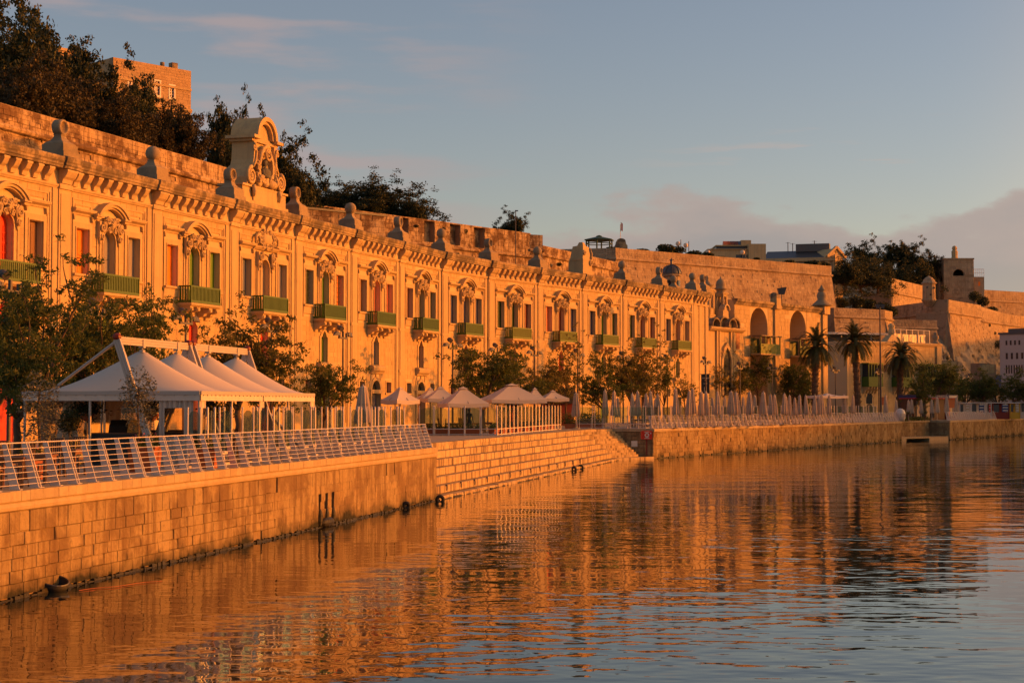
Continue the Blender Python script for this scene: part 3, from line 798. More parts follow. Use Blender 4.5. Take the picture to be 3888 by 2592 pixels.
m.ball((.65,-.1,14.4),(.52,.25,.26),12); m.ball((-.1,-.1,14.62),(.26,.2,.3),10); m.ball((-.2,-.15,14.35),(.3,.2,.22),10); m.ball((-.75,-.05,14.45),(.36,.16,.34),12)
m.tube([(.2,-.1,14.3),(.3,-.22,14.7),(.55,-.2,14.9)],[.14,.12,.05]); m.tube([(1.0,-.05,14.2),(1.15,-.2,14.6),(1.0,-.15,15.0)],[.16,.14,.06])
for s in (-1,1): m.tube([(s*1.5,-.1,14.1),(s*1.55,-.2,13.8),(s*1.5,-.12,13.5)],[.16,.14,.08])
m.build('carved_foliage', MT['trim'], MON, True)
m = MB()   # bust: shoulders and chest in one skin, head on a neck
m.lathe([(.10,14.55),(.26,14.62),(.42,14.80),(.46,15.0),(.36,15.18),(.14,15.27),(.10,15.36),(.17,15.44),(.20,15.56),(.17,15.68),(.06,15.76)],16,(0.05,-.02,0),0,0,1.0,.62)
m.tube([(-.36,-.05,15.08),(-.44,-.14,14.85),(-.25,-.28,14.72),(0,-.32,14.75)],[.13,.12,.10,.07]); m.ball((.12,-.15,15.5),(.06,.07,.06),6)
m.build('bust', [stone('dark_bronze_bust_stone',(.13,.125,.10),.05,blotch=.3)], MON, True)

set_back(B4)
# ------------------------------------------------------------------ masonry: a core with separate stones on its face
STONE = [chamfer_block(b).mesh('stone') for b in (.02, .05, .09)]
r_ = random.Random(2)
for me in STONE[1:]:
    for v in me.vertices:
        if v.co.y < .9: v.co.x += r_.uniform(-.02,.02); v.co.z += r_.uniform(-.03,.03); v.co.y += r_.uniform(-.08,.08)
def masonry(root, Ln, z0, z1, ch, bl, mat, core='mortar', keep=(), batter=0.0, t=.12, jit=.02, erode=0.0, maxobj=300, seed=1, depth=.6, part='stone', rest='stone_courses', corez=None, x0=0.0, gap=.010, chs=None):
    """stones over x in [x0,Ln], z in [z0,z1] on the face y=0 (leaning back by 'batter' per metre of height above corez[0])"""
    r = random.Random(seed)
    cz0, cz1 = corez if corez else (z0, z1)
    ang = math.atan(batter)
    if core:
        m = MB(); b0, b1 = .04, .04 + batter * (cz1 - cz0)
        m.hexa([(x0,b0,cz0),(Ln,b0,cz0),(Ln,b1+depth,cz0),(x0,b1+depth,cz0),(x0,b1,cz1),(Ln,b1,cz1),(Ln,b1+depth,cz1),(x0,b1+depth,cz1)])
        m.build('core', MT[core], root)
    if chs:
        lst = []; z = z1
        for k, h in enumerate(chs): lst += courses(x0, Ln, z-h, z, h+.2, bl, keep, seed+k); z -= h
    else: lst = courses(x0, Ln, z0, z1, ch, bl, keep, seed)
    mw = root.matrix_basis
    if len(lst) > maxobj:
        lst.sort(key=lambda q: (mw @ Vector((q[0],0,q[2]))-Vector((0,0,EYE))).length)
    mb = MB()
    for i, (a, b, c, e) in enumerate(lst):
        y = r.uniform(-jit, jit*.5)
        if erode and r.random() < erode: y += r.uniform(.03,.10)
        yy = y + batter * (c - cz0)
        w_, h_ = b - a - gap, e - c - gap
        if i < maxobj:
            o = put(part, STONE[0 if r.random() > .5 else r.randrange(3)], mat, root, (a+gap/2, yy, c+gap/2), (-ang,0,0), (w_, t, h_))
        else:
            s_ = math.sin(ang); cc = math.cos(ang)
            e1 = min(.02, w_*.1, h_*.1)
            p = [(a+gap/2,yy+t,c+gap/2),(a+w_,yy+t,c+gap/2),(a+w_,yy,c+gap/2),(a+gap/2,yy,c+gap/2)]
            q = [(x_, y_+batter*h_, z_+h_) for x_, y_, z_ in p]
            mb.hexa(p + q)
    if mb.v: kind(mb.build(rest, mat, root), 'stuff')
    return lst
for me in STONE: pass
def mstones(mat):   # each material needs its own stone meshes
    global STONE
    STONE = []
    for b in (.02, .05, .09):
        me = chamfer_block(b).mesh('stone'); rr = random.Random(int(b*100))
        if b > .03:
            for v in me.vertices:
                if v.co.y < .9: v.co.x += rr.uniform(-.02,.02); v.co.z += rr.uniform(-.03,.03); v.co.y += rr.uniform(-.08,.08)
        me.materials.append(mat); STONE.append(me)
def wallroot(name, label, cat, A, B, group=None, z=0.0):
    d = (B - A); return thing(name, label, cat, Vector((A.x, A.y, z)), math.atan2(d.y, d.x), group), d.length

# ------------------------------------------------------------------ promenade and quay
QL0, QL1 = Vector((-11.67,36.93,0)), Vector((-3.57,76.53,0))
QD = (QL1 - QL0).normalized(); QI = Vector((-QD.y, QD.x, 0))     # QI points inland
QS = QL0 - QD * 14
PE = Vector((9.2,134.5,0)); SD = (PE - QL1).normalized(); SI = Vector((-SD.y, SD.x, 0)); SL = (PE - QL1).length
CR = Vector((11.87,135.5,0)); EW = CR + Vector((-6.6,.9,0))
E0 = Vector((48.2,199.6,0)); RD = (E0 - CR).normalized(); RI = Vector((-RD.y, RD.x, 0))
R0 = Vector((56.6,208.6,0)); R2 = R0 + Vector((math.sin(math.radians(31)), math.cos(math.radians(31)), 0)) * 75
TR = .40
dk = [QS + QI*.25, QL1 + QI*.25, QL1 + SI*(6*TR+.02), PE + SI*(6*TR+.02) , EW + RI*.2, CR + RI*.3 + Vector((-.2,.2,0)), E0 + RI*.25, E0 + RI*3.2, R0 + RI*3.4, R0 + RI*.25, R2 + RI*.25]
dk += [Vector((600,700,0)), Vector((-300,900,0)), Vector((-300,20,0))]
m = MB(); m.add([(p.x, p.y, ZD-.004) for p in dk], [tuple(range(len(dk)))])
kind(m.build('promenade', MT['paving']), 'structure')
# paving slabs close to the edge
# left quay wall
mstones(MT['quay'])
SLOT = QL1 - QD*16.0
root, Ln = wallroot('quay_wall', 'long sunlit stone quay wall under the near white railing, at lower left', 'quay wall', QS, QL1)
slx = at_y(1240, 1900, 0.0) if False else None
# the three drain slots stand where column 1245 meets the wall
def on_line(x, A, d):
    r = Vector(((x - CX) / F, 1, 0)); n = Vector((d.y, -d.x, 0)); return r * (A.dot(n) / r.dot(n))
SX = [(on_line(x, QL0, QD) - QS).dot(QD) for x in (1216, 1241, 1265)]
keep = [(x-.13, x+.17, .62, 1.22) for x in SX]
m = MB()
xs = [0]+[v for x in SX for v in (x-.13, x+.17)]+[Ln]
m.box(0,Ln,.05,.6,-1.2,.62); m.box(0,Ln,.05,.6,1.22,2.05); m.box(0,Ln,.5,.7,.62,1.22)
for a, b in zip(xs[::2], xs[1::2]): m.box(a, b, .05, .5, .62, 1.22)
m.build('core', MT['quay_joint'], root)
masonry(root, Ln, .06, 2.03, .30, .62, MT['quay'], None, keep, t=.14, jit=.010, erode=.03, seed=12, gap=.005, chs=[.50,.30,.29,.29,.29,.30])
m = MB(); m.profx([(.6,2.03),(.02,2.03),(-.03,2.06),(-.05,2.14),(-.03,2.22),(.02,2.26),(.6,2.26)], 0, Ln); m.build('ledge', MT['coping'], root)
def coping_run(root, Ln, seed, z0=2.27, z1=2.505, y0=-.07, y1=.62, w=.55, mat='coping'):
    r = random.Random(seed); x = 0.0; me = chamfer_block(.015)
    m = MB(); m.box(0,1,0,1,0,1); me = m.mesh('coping_stone'); me.materials.append(MT[mat])
    k = 0
    mb = MB()
    while x < Ln - .05:
        w_ = min(w * r.uniform(.7,1.4), Ln - x)
        if k < 300: put('coping_stone', me, None, root, (x+.005, y0 + r.uniform(-.006,.006), z0), None, (w_-.01, y1-y0, z1-z0+r.uniform(-.004,.004)))
        else: mb.box(x+.005, x+w_-.005, y0, y1, z0, z1)
        x += w_; k += 1
    if mb.v: kind(mb.build('coping_courses', MT[mat], root), 'stuff')
coping_run(root, Ln, 3)
m = MB(); r = random.Random(8); x = 0.0                                # dark weed along the waterline, also standing in for the thin shadow there
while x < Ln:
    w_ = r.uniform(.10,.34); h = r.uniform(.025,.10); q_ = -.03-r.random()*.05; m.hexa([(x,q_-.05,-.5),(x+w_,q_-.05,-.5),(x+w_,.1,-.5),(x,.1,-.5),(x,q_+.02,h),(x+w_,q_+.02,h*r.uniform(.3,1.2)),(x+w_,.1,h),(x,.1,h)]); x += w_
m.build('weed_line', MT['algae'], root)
m = MB()
for x in SX: m.ball((x,-.02,.35),(.16,.10,.34),8)
m.ball((SX[1],-.05,.15),(.7,.16,.2),10); m.build('drain_weed', MT['algae'], root)
m = MB(); m.box(-.6,.0,.0,8,-1,2.49)
# the end of the quay towards the steps
m = MB(); m.box(Ln-.5,Ln+.03,.6,4.5,-1,2.26); m.build('end_return', MT['quay'], root)

# bleacher steps
mstones(MT['step'])
ST_, SLn = wallroot('waterfront_steps', 'broad flight of long pale stone steps going down to the water', 'steps', QL1, PE)
m = MB()
for k in range(6):
    m.box(0, SL+.1, .35+k*TR+.06, 6, .2+.38*k, .2+.38*(k+1)-.05)
m.box(0, SL+.8, .06, 6, -1, .14); m.build('core', MT['quay_joint'], ST_)
r = random.Random(5)
LE = [56.6 - .55*k for k in range(6)]
for k in range(6):
    x = .05; z = .2 + .38*k; yb = .35 + k*TR
    stp = MB(); stp.box(.05, LE[k]-.02, yb+.08, yb+TR+.25, z, z+.33); so_ = stp.build('step', MT['step'], ST_)
    while x < LE[k]:
        w_ = min(r.uniform(1.1,2.6), LE[k]-x)
        if LE[k]-x-w_ < .3: w_ = LE[k]-x
        put('step_stone', STONE[0], None, so_, (x+.003, yb + r.uniform(-.006,.004), z+.005+r.uniform(-.006,.002)), None, (w_-.006, TR+.06, .37)); x += w_
x = -.0
while x < SL+.85:
    w_ = min(r.uniform(1.2,2.4), SL+.9-x)
    put('landing_stone', STONE[r.randrange(3)], None, ST_, (x+.01, -.12+r.uniform(-.03,.02), -.02), None, (w_-.02, .70, .20+r.uniform(-.02,.015))); x += w_
m = MB(); x = 0.0
while x < SL+.8: w_ = r.uniform(.3,.8); m.box(x, x+w_, -.13-r.random()*.05, .1, -.5, r.uniform(.0,.06)); x += w_
m.build('weed_line', MT['algae'], ST_)
m = MB()
for i in range(16):   # mooring rings on the lowest riser
    x = 3.0 + i*2.55; pts = [(x+.10*math.cos(a),.30,.42+.11*math.sin(a)) for a in np.linspace(0,2*PI,11)]; m.tube(pts,.015,5)
m.build('mooring_ring', MT['dmetal'], ST_) if False else None
for i in range(14):
    x = 3.0 + i*2.9; mm = MB(); mm.tube([(.10*math.cos(a),.29,.42+.12*math.sin(a)) for a in np.linspace(0,2*PI,11)],.016,5); mm.box(-.03,.03,.27,.36,.52,.60)
    mm.build('mooring_ring', MT['dmetal'], ST_, loc=(x,0,0))
x = 0.0
while x < SL + .5:
    w_ = r.uniform(.5,.9); put('coping_stone', STONE[0], None, ST_, (x+.005, .35+6*TR-.42, 2.30), None, (w_-.01, .62, .205+r.uniform(-.003,.003))); x += w_
m = MB(); m.box(0, SL+.6, .35+6*TR-.2, 6, 2.1, 2.30); m.build('top_course', MT['step'], ST_)
# the narrow stair against the end wall
B_ = QL1 + SD*56.3 + SI*.33
RS = thing('narrow_stair', 'narrow flight of small stone steps between the long steps and the shaded end wall', 'stair', B_, math.atan2(math.cos(math.radians(34)), math.sin(math.radians(34))))
for k in range(12):
    m = MB(); y = k*.2; m.box(-1.6, 4.2 - y*.1, y, y+.26+(.0 if k < 11 else 1.6), .15, .2+.19*(k+1)); m.build('step', MT['step'], RS)
wd = MB(); B0 = QL1 + SD*56.0 - SI*.12; wd.add([(B0.x,B0.y,z) for z in (-1,.19)] + [(CR.x+.05,CR.y-.35,z) for z in (-1,.19)] + [(EW.x,EW.y+.2,z) for z in (-1,.19)] + [(B0.x-3,B0.y+1,z) for z in (-1,.19)], [(1,3,5,7),(0,2,3,1),(2,4,5,3),(4,6,7,5),(6,0,1,7)])
o_ = wd.mesh('landing_end'); RSi = RS.matrix_basis.inverted(); o_.transform(RSi); put('landing_end', o_, MT['step'], RS)
# end wall and right quay
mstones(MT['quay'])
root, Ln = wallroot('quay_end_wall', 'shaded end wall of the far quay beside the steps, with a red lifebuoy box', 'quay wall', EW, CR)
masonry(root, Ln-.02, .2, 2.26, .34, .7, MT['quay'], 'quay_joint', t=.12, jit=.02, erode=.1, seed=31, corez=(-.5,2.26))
coping_run(root, Ln+.1, 4)
root, Ln = wallroot('quay_wall', 'long stone quay wall under the far white railing, right of the red lifebuoy box', 'quay wall', CR, E0)
d6 = (on_line(3110, CR, RD)-CR).dot(RD)
SX2 = [(on_line(x, CR, RD) - CR).dot(RD) for x in (3170, 3182, 3192)]
keep2 = [(x-.16, x+.16, .72, 1.12) for x in SX2]
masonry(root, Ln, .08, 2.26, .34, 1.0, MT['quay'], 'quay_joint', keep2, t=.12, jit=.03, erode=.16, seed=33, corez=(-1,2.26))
m = MB()
for x in SX2: m.box(x-.15, x+.15, .035, .05, .74, 1.1)
m.build('drain_slot', MT['black'], root)
coping_run(root, Ln, 5, w=.7)
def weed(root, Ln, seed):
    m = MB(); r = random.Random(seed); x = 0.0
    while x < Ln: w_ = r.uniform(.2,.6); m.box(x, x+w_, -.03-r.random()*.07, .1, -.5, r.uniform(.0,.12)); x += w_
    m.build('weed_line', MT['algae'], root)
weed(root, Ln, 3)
# inlet with a low landing
IN0, IN1 = E0 + RI*2.6, R0 + RI*2.6
root, Ln = wallroot('inlet_wall', 'recessed shaded wall of the small boat inlet below the planted bed', 'quay wall', IN0, IN1)
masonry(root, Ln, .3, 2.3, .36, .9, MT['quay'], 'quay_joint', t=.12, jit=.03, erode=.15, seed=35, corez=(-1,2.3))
dI = (IN1-IN0).normalized(); iI = Vector((-dI.y, dI.x, 0))
m = MB(); m.box(-.5, Ln+.5, -2.4, .1, .30, .48); m.box(-.5, 2.0, -2.4, .1, -1, .30); m.box(Ln-4.5, Ln+.5, -2.4, .1, -1, .30); m.box(-.4,Ln+.4,-.1,3,2.3,2.52); m.build('landing', MT['coping'], root)
m = MB(); m.box(-2.6,0,0,3.4,-1,2.26)
for (A, B, lab) in ((E0, E0 + RI*2.7, 'near side of the boat inlet'), (R0 + RI*2.7, R0, 'far sunlit side of the boat inlet')):
    rt, l_ = wallroot('inlet_side_wall', 'short stone wall at the ' + lab, 'quay wall', A, B)
    masonry(rt, l_, .05, 2.26, .36, .8, MT['quay'], 'quay_joint', t=.12, seed=36, corez=(-1,2.26)); coping_run(rt, l_, 6, y1=.4)
root, Ln = wallroot('quay_wall', 'farthest stone quay wall beyond the boat inlet, at the right photo edge', 'quay wall', R0, R2)
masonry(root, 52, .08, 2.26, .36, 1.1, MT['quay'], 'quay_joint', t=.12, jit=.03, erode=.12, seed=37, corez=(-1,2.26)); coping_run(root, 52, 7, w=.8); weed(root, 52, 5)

# ------------------------------------------------------------------ railings
m = MB()   # raked flat post: foot near the edge, head leaning inland
m.hexa([(-.012,.02,0),(.012,.02,0),(.012,.27,0),(-.012,.27,0),(-.012,.38,1.10),(.012,.38,1.10),(.012,.50,1.10),(-.012,.50,1.10)])
m.box(-.06,.06,-.02,.28,.0,.015)
POST = m.mesh('post'); POST.materials.append(MT['wmetal'])
def railing(label, A, B, zb=ZD, step=1.0, pairs=True, inset=.12):
    d = (B-A).normalized(); n = Vector((-d.y, d.x, 0)); Ln = (B-A).length
    rt = thing('railing', label, 'railing', A + n*inset + Vector((0,0,zb)), math.atan2(d.y, d.x), 'white railings along the quay')
    k = 0; x = .1
    while x < Ln - .02:
        if pairs and k % 2 == 0 and x > .2: put('post', POST, None, rt, (x-.06,0,.006)); put('post', POST, None, rt, (x+.06,0,.006))
        else: put('post', POST, None, rt, (x,0,.006))
        x += step; k += 1
    for i in range(8):
        z = .12 + .139*i; y = .02 + .36*z/1.1 + .02
        mm = MB(); mm.tube([(0,y,z),(Ln,y,z)], .009 if i < 7 else .016, 6); mm.build('rail', MT['wmetal'], rt)
    return rt
railing('near white railing with raked flat posts, along the sunlit quay at left', QS + QD*6, QL1 - QD*.15)
railing('white railing along the far quay, from the lifebuoy corner to the boat inlet', CR + RD*.2, E0 - RD*.1)
railing('white railing beyond the boat inlet, in front of the coloured booths', R0 + (R2-R0).normalized()*.1, R0 + (R2-R0).normalized()*52)
railing('short white railing on the end wall above the narrow stair', EW + (CR-EW).normalized()*.3, CR - (CR-EW).normalized()*.1)

# ------------------------------------------------------------------ glass windbreaks
def windbreak_mesh(w_, h=1.9, rounded=True):
    p = MB()
    for x in (0, w_): p.tube([(x,0,0),(x,0,h)], .028, 6); p.ball((x,0,h),.034,6)
    f = MB(); f.bar((0,0,.42),(w_,0,.42),.03,.05); f.bar((0,0,.06),(w_,0,.06),.03,.05)
    for x in (0,w_): f.bar((x,0,.35),(x,.45,.02),.025,.025); f.bar((x,-.02,.02),(x,.5,.02),.03,.03)
    g = MB(); zt = h-.08
    if rounded: g.prism([(.05,.50),(w_-.05,.50),(w_-.05,zt-.25)] + arcp(w_/2,zt-.25,w_/2-.05,.1,PI-.1,8,.25) + [(.05,zt-.25)], -.004,.004)
    else: g.box(.05,w_-.05,-.004,.004,.50,zt)
    return p, f, g
WB = {}
def windbreak(label, loc, rot, w_, group, h=1.9, rounded=True):
    key = (w_, h, rounded)
    if key not in WB:
        t_ = thing('glass_windbreak', label, 'windbreak', loc, rot, group)
        p, f, g = windbreak_mesh(w_, h, rounded)
        one = MB(); one.tube([(0,0,0),(0,0,h)], .034, 6); one.ball((0,0,h),.040,6); me = one.mesh('post')
        put('post', me, MT['wmetal'], t_); put('post', me, None, t_, (w_,0,0))
        f.build('base_frame', MT['wmetal'], t_); g.build('glass_pane', MT['glass'], t_)
        WB[key] = family(t_); return t_
    return dup(WB[key], loc, rot, label, group)
rq = math.atan2(QD.y, QD.x)
for k in range(25):
    s = (50.4 - 36.93)/QD.y + k*1.02
    p = QL0 + QD*s + QI*(1.05 + (.25 if k % 3 == 0 else 0))
    lab = 'upright glass windbreak panel behind the near railing, %s from its marquee end' % ORD[k]
    windbreak(lab, (p.x, p.y, ZD), rq + (.12 if k % 2 else -.08), .86, 'glass windbreaks behind the near railing')
FR = [gx(x, 106.5) for x in (1590, 1642, 1702, 1762, 1825, 1880)]
for k in range(5):
    a, b = FR[k], FR[k+1]; d = b - a
    windbreak('clear glass terrace screen in the front row facing the near railing, %s from the left' % ORD[k], a + d*.06, math.atan2(d.y,d.x), round(1.0,2), 'front row of terrace screens')
SR0, SR1 = gx(1888,106.0), gx(2129,131.5)
for k in range(18):
    p = SR0.lerp(SR1, k/18.0); d = SR1-SR0
    windbreak('tall glass terrace screen above the long steps, %s from the near corner' % ORD[k], p, math.atan2(d.y,d.x), 1.38, 'row of terrace screens above the steps', 1.95, False)
de = (CR-EW).normalized(); nde = Vector((-de.y,de.x,0))
for k in range(4):
    p = EW + de*(.2+k*1.5) + nde*.45
    windbreak('glass windbreak on the end wall above the narrow stair, %s from the left' % ORD[k], (p.x,p.y,ZD), math.atan2(de.y,de.x), 1.3, 'glass windbreaks above the end wall', 1.9, False)
for k in range(34):
    p = CR + RD*(1.2+k*2.0) + RI*1.5
    windbreak('glass windbreak panel behind the far railing, %s from the lifebuoy corner' % ORD[k], (p.x,p.y,ZD), math.atan2(RD.y,RD.x)+(.1 if k % 2 else -.06), 1.5, 'glass windbreaks behind the far railing', 1.9, False)
B4 = mark()
# ------------------------------------------------------------------ fortress behind
def line_at(x0, Y0, x1, Y1):
    a, b = gx(x0, Y0), gx(x1, Y1); return Vector((a.x,a.y,0)), Vector((b.x,b.y,0))
CAP = []
def bush(label, loc, s, mat='leaf_dark', n=160, seed=0, flat=1.0):
    """small wall or rock shrub"""
    r = np.random.default_rng(seed+int(abs(loc[0])*13+abs(loc[2])*7))
    c = r.normal(0, 1, (n,3)); c /= np.linalg.norm(c,axis=1)[:,None]; c *= (r.random((n,1))**.4) * np.array([s, s, s*flat])
    o = leaves('foliage', c, s*.28, r, MT[mat])
    t_ = thing('shrub', label, 'shrub', loc, 0, 'shrubs growing on the old walls')
    o.parent = t_
    m = MB(); m.tube([(0,0,-s*.6),(0,0,s*.2)],.04,5); m.build('stem', MT['bark'], t_)
    return t_
def leaves(name, c, size, r, mat, aspect=.5, droop=0.0):
    n = len(c)
    ax = r.normal(0,1,(n,3)); ax[:,2] *= .6; ax[:,2] -= droop; ax /= np.linalg.norm(ax,axis=1)[:,None]
    b = r.normal(0,1,(n,3)); b -= ax * (ax*b).sum(1)[:,None]; b /= np.linalg.norm(b,axis=1)[:,None]
    sz = size * r.uniform(.6,1.35,(n,1)); u = ax*sz; v = b*sz*aspect
    V = np.stack([c-u*.5, c+v*.5, c+u*.5, c-v*.5],1).reshape(-1,3)
    me = bpy.data.meshes.new(name)
    me.vertices.add(n*4); me.vertices.foreach_set('co', V.astype(np.float32).ravel())
    me.loops.add(n*4); me.loops.foreach_set('vertex_index', np.arange(n*4, dtype=np.int32))
    me.polygons.add(n); me.polygons.foreach_set('loop_start', np.arange(0,n*4,4,dtype=np.int32)); me.polygons.foreach_set('loop_total', np.full(n,4,dtype=np.int32))
    me.update(calc_edges=True); me.materials.append(mat)
    o = bpy.data.objects.new(name, me); COL.objects.link(o)
    return o
def bastion(name, label, A, B, ztop, zvis, batter=.10, zb=ZD, cordon=1.5, ch=.42, bl=.85, mat='bastion', core='mortar', maxobj=300, seed=1, thick=3.0, parapet=True, erode=.09, deep=3.0):
    """battered wall seen from the water: stones are laid over what shows above zvis"""
    rt, Ln = wallroot(name, label, 'fortress wall', A, B)
    zc = ztop - cordon
    H_ = zc - zb
    # face foot is pushed out by the batter so that the cordon line stands on A-B
    rt.location = Vector((A.x, A.y, 0)) + Vector(((B-A).normalized().y, -(B-A).normalized().x, 0)) * batter * H_
    mstones(MT[mat])
    off = batter * H_
    m = MB(); m.hexa([(0,.06,zb),(Ln,.06,zb),(Ln,off+thick+deep,zb),(0,off+thick+deep,zb),(0,off+.06,zc),(Ln,off+.06,zc),(Ln,off+thick+deep,zc),(0,off+thick+deep,zc)]); m.build('core', MT[core], rt)
    masonry(rt, Ln, max(zvis, zb), zc-.02, ch, bl, MT[mat], None, (), batter, .14, .014, erode, int(maxobj*.66), seed, corez=(zb,zc), gap=.010)
    m = MB(); pts = [(x, off-.10, zc+.14) for x in (-.1, Ln*.25, Ln*.5, Ln*.75, Ln+.1)]; m.tube(pts, .19, 8); m.box(0,Ln,off+.0,off+thick,zc-.02,zc+.3); m.build('cordon', MT[mat], rt)
    m = MB(); m.box(0, Ln, off+.06, off+thick, zc+.3, ztop-.03); m.build('parapet', MT[core], rt)
    b = random.Random(seed)
    for k,(a,b_,c,e) in enumerate(courses(0, Ln, zc+.3, ztop, ch, bl, [], seed+50)):
        if k < maxobj//3: put('parapet_stone', STONE[b.randrange(3)], None, rt, (a+.01, off+.0+b.uniform(-.012,.012), c+.005), None, (b_-a-.010,.14,e-c-.010))
        else:
            CAP.append((a,b_,c,e))
    if CAP:
        m = MB()
        for a,b_,c,e in CAP: y = b.uniform(-.012,.012); m.box(a+.005,b_-.005,off+y,off+.13,c+.005,e-.005)
        kind(m.build('parapet_courses', MT[mat], rt), 'stuff'); CAP.clear()
    return rt, off
# 1 upper left, parallel to the warehouses
A = PC[0] - N1*9.5 - D1*14; 
def wall_from_px(x0, x1, off):   # on a line parallel to D1, 'off' behind the cornice line
    n = N1; out = []
    for x in (x0, x1):
        r = Vector(((x-CX)/F,1,0)); k = (PC[1]-n*off).dot(n)/r.dot(n); out.append(r*k)
    return out
a, b = wall_from_px(-260, 856, 12.0)
zt = zz(506, wall_from_px(427,428,12.0)[0].y)
BA1, off = bastion('bastion_wall', 'stained sunlit bastion wall behind the warehouses at upper left, below the dark trees', a, b, zt, 14.0, .10, ZD, 1.45, .27, .55, 'bastion', seed=3)
print('bastion1', a, b, zt)
TER1 = (a, b, zt)
m = MB(); d = (b-a).normalized(); nn = Vector((-d.y,d.x,0))
def slab(name, pts, z0, z1, mat, k='structure'):
    m = MB(); n = len(pts); v = [(p.x,p.y,z0) for p in pts]+[(p.x,p.y,z1) for p in pts]
    m.add(v, [tuple(range(n-1,-1,-1)), tuple(range(n,2*n))]+[(i,(i+1)%n,(i+1)%n+n,i+n) for i in range(n)])
    o = m.build(name, MT[mat]); kind(o, k); return o
slab('garden_terrace', [a+nn*2, b+nn*2, b+nn*45, a+nn*60], ZD+1, zt-.6, 'rock')
# 2 middle bastion with embrasures
YA, YB = 160.0, 190.0
a, b = line_at(1090, YA, 2012, YB); zt = zz(883, 188.5)
rt, off = bastion('bastion_wall', 'middle bastion wall with a row of gun embrasures, behind the warehouse roof balls', a, b, zt-2.3, 15.0, .09, ZD, .5, .45, .9, 'bastion', seed=5)
Ln = (b-a).length; d = (b-a).normalized()
ux = lambda x: (on_line(x, a, d)-a).dot(d)
EMB = [(1218,1263),(1380,1440),(1517,1549),(1610,1650),(1708,1747),(1800,1840)]
mstones(MT['bastion'])
prev = 0.0; rr = random.Random(3)
for e0, e1 in EMB + [(9999,9999)]:
    x0 = Ln if e0 > 9000 else ux(e0); x1 = Ln if e0 > 9000 else ux(e1)
    m = MB(); m.box(prev, x0, off+.05, off+2.6, zt-2.3, zt-.02); mer = m.build('merlon', MT['mortar'], rt)
    for (p,q,c,e) in courses(prev, x0, zt-2.28, zt, .46, .9, [], rr.randrange(99)):
        put('stone', STONE[rr.randrange(3)], None, mer, (p+.01, off+rr.uniform(-.02,.03), c+.01), None, (q-p-.02,.14,e-c-.02))
    if e0 < 9000:
        m = MB(); m.box(x0, x1, off+.8, off+2.6, zt-2.3, zt-.02); m.build('embrasure_back', MT['bastion'], rt)
    prev = x1
m = MB(); m.box(-.1,Ln+.1,off-.03,off+2.6,zt,zt+.14); m.build('coping', MT['bastion'], rt)
# right end face of it
b2 = b + Vector((2.6, 6.5, 0))
rt2, _ = bastion('bastion_wall', 'short sunlit end face of the middle bastion', b, b + Vector((1.55, .75, 0)), zt, 12.0, .05, ZD, 2.0, .45, .8, 'bastion', seed=6)
# blockhouse behind the roof line
Yh = 112.0
p0, p1 = gx(1150, Yh-3), gx(1459, Yh+1.5); d = (p1-p0).normalized()
rt = thing('flat_roofed_hut', 'plain flat-roofed stone hut behind the warehouse roof, shaded side to the camera', 'hut', (p0.x,p0.y,0), math.atan2(d.y,d.x))
Lh = (p1-p0).length; zh = zz(820, Yh+1.5)
mstones(MT['bastion'])
m = MB(); m.box(0,Lh,.05,7,ZD+10,zh); m.build('wall', MT['mortar'], rt); m = MB(); m.box(-.1,Lh+.1,-.08,7.1,zh,zh+.14); m.build('roof_slab', MT['dmetal'], rt)
masonry(rt, Lh, zh-3.6, zh-.01, .40, .8, MT['bastion'], None, (), 0, .10, .004, 0, 300, 4)
# 3 low wall and rock between the bastions
a, b = line_at(1985, 196, 2350, 226); zt = zz(953, 210)
rt, off = bastion('bastion_wall', 'low weathered wall between the middle bastion and the big bastion', a, b, zt, 13.0, .06, ZD, 1.4, .5, 1.0, 'bastion', seed=8)
# 4 the big bastion
a, b = line_at(2338, 238.5, 3160, 270.0); zt = zz(1009, 270.0)
BB_, off = bastion('bastion_wall', 'big sunlit bastion with a long roll moulding, above the church and the arched building', a, b, zt, 11.0, .17, ZD, 1.75, .38, .8, 'bastion_far', seed=11, erode=.13)
zbig = zt; BIGA, BIGB = a, b
dB = (b-a).normalized(); nB = Vector((-dB.y,dB.x,0))
aL = a + Vector((-12.5, 3.0, 0))
bastion('bastion_wall', 'shaded left face of the big bastion below the green pavilion', aL, a + Vector((.05,0,0)), zt-.02, 12.0, .12, ZD, 1.75, .38, .8, 'bastion_far', seed=12, thick=.25, deep=.25)
bastion('bastion_wall', 'dark returning face at the right corner of the big bastion', b, b + Vector((1.6, 14.0, 0)), zt-.03, 12.0, .17, ZD, 1.75, .38, .8, 'bastion_far', seed=13, maxobj=120, thick=.25, deep=.25)
slab('garden_terrace', [aL+Vector((.5,3,0)), a+nB*2, b+nB*2, b+Vector((15,90,0)), aL+Vector((-20,110,0))], ZD+1, zt-.5, 'rock')
# 5 right-hand fortifications
F5 = 'bastion_far'
a, b = line_at(3168, 262, 3362, 268); zt = zz(1170, 264)
bastion('bastion_wall', 'low outwork wall with a sunlit top, right of the big bastion', a, b, zt, 6.0, .10, ZD, 1.6, .36, .75, F5, seed=21)
bastion('bastion_wall', 'right return of the low outwork wall', b, b+Vector((2.6,5.5,0)), zt-.02, 6.0, .25, ZD, 1.6, .36, .75, F5, seed=22, maxobj=90, thick=.25, deep=.25)
a, b = line_at(3366, 278, 3560, 281); zt = zz(1213, 279)
bastion('bastion_wall', 'short curtain wall left of the great dark bastion corner', a, b, zt, 6.0, .06, ZD, 1.6, .36, .75, F5, seed=23)
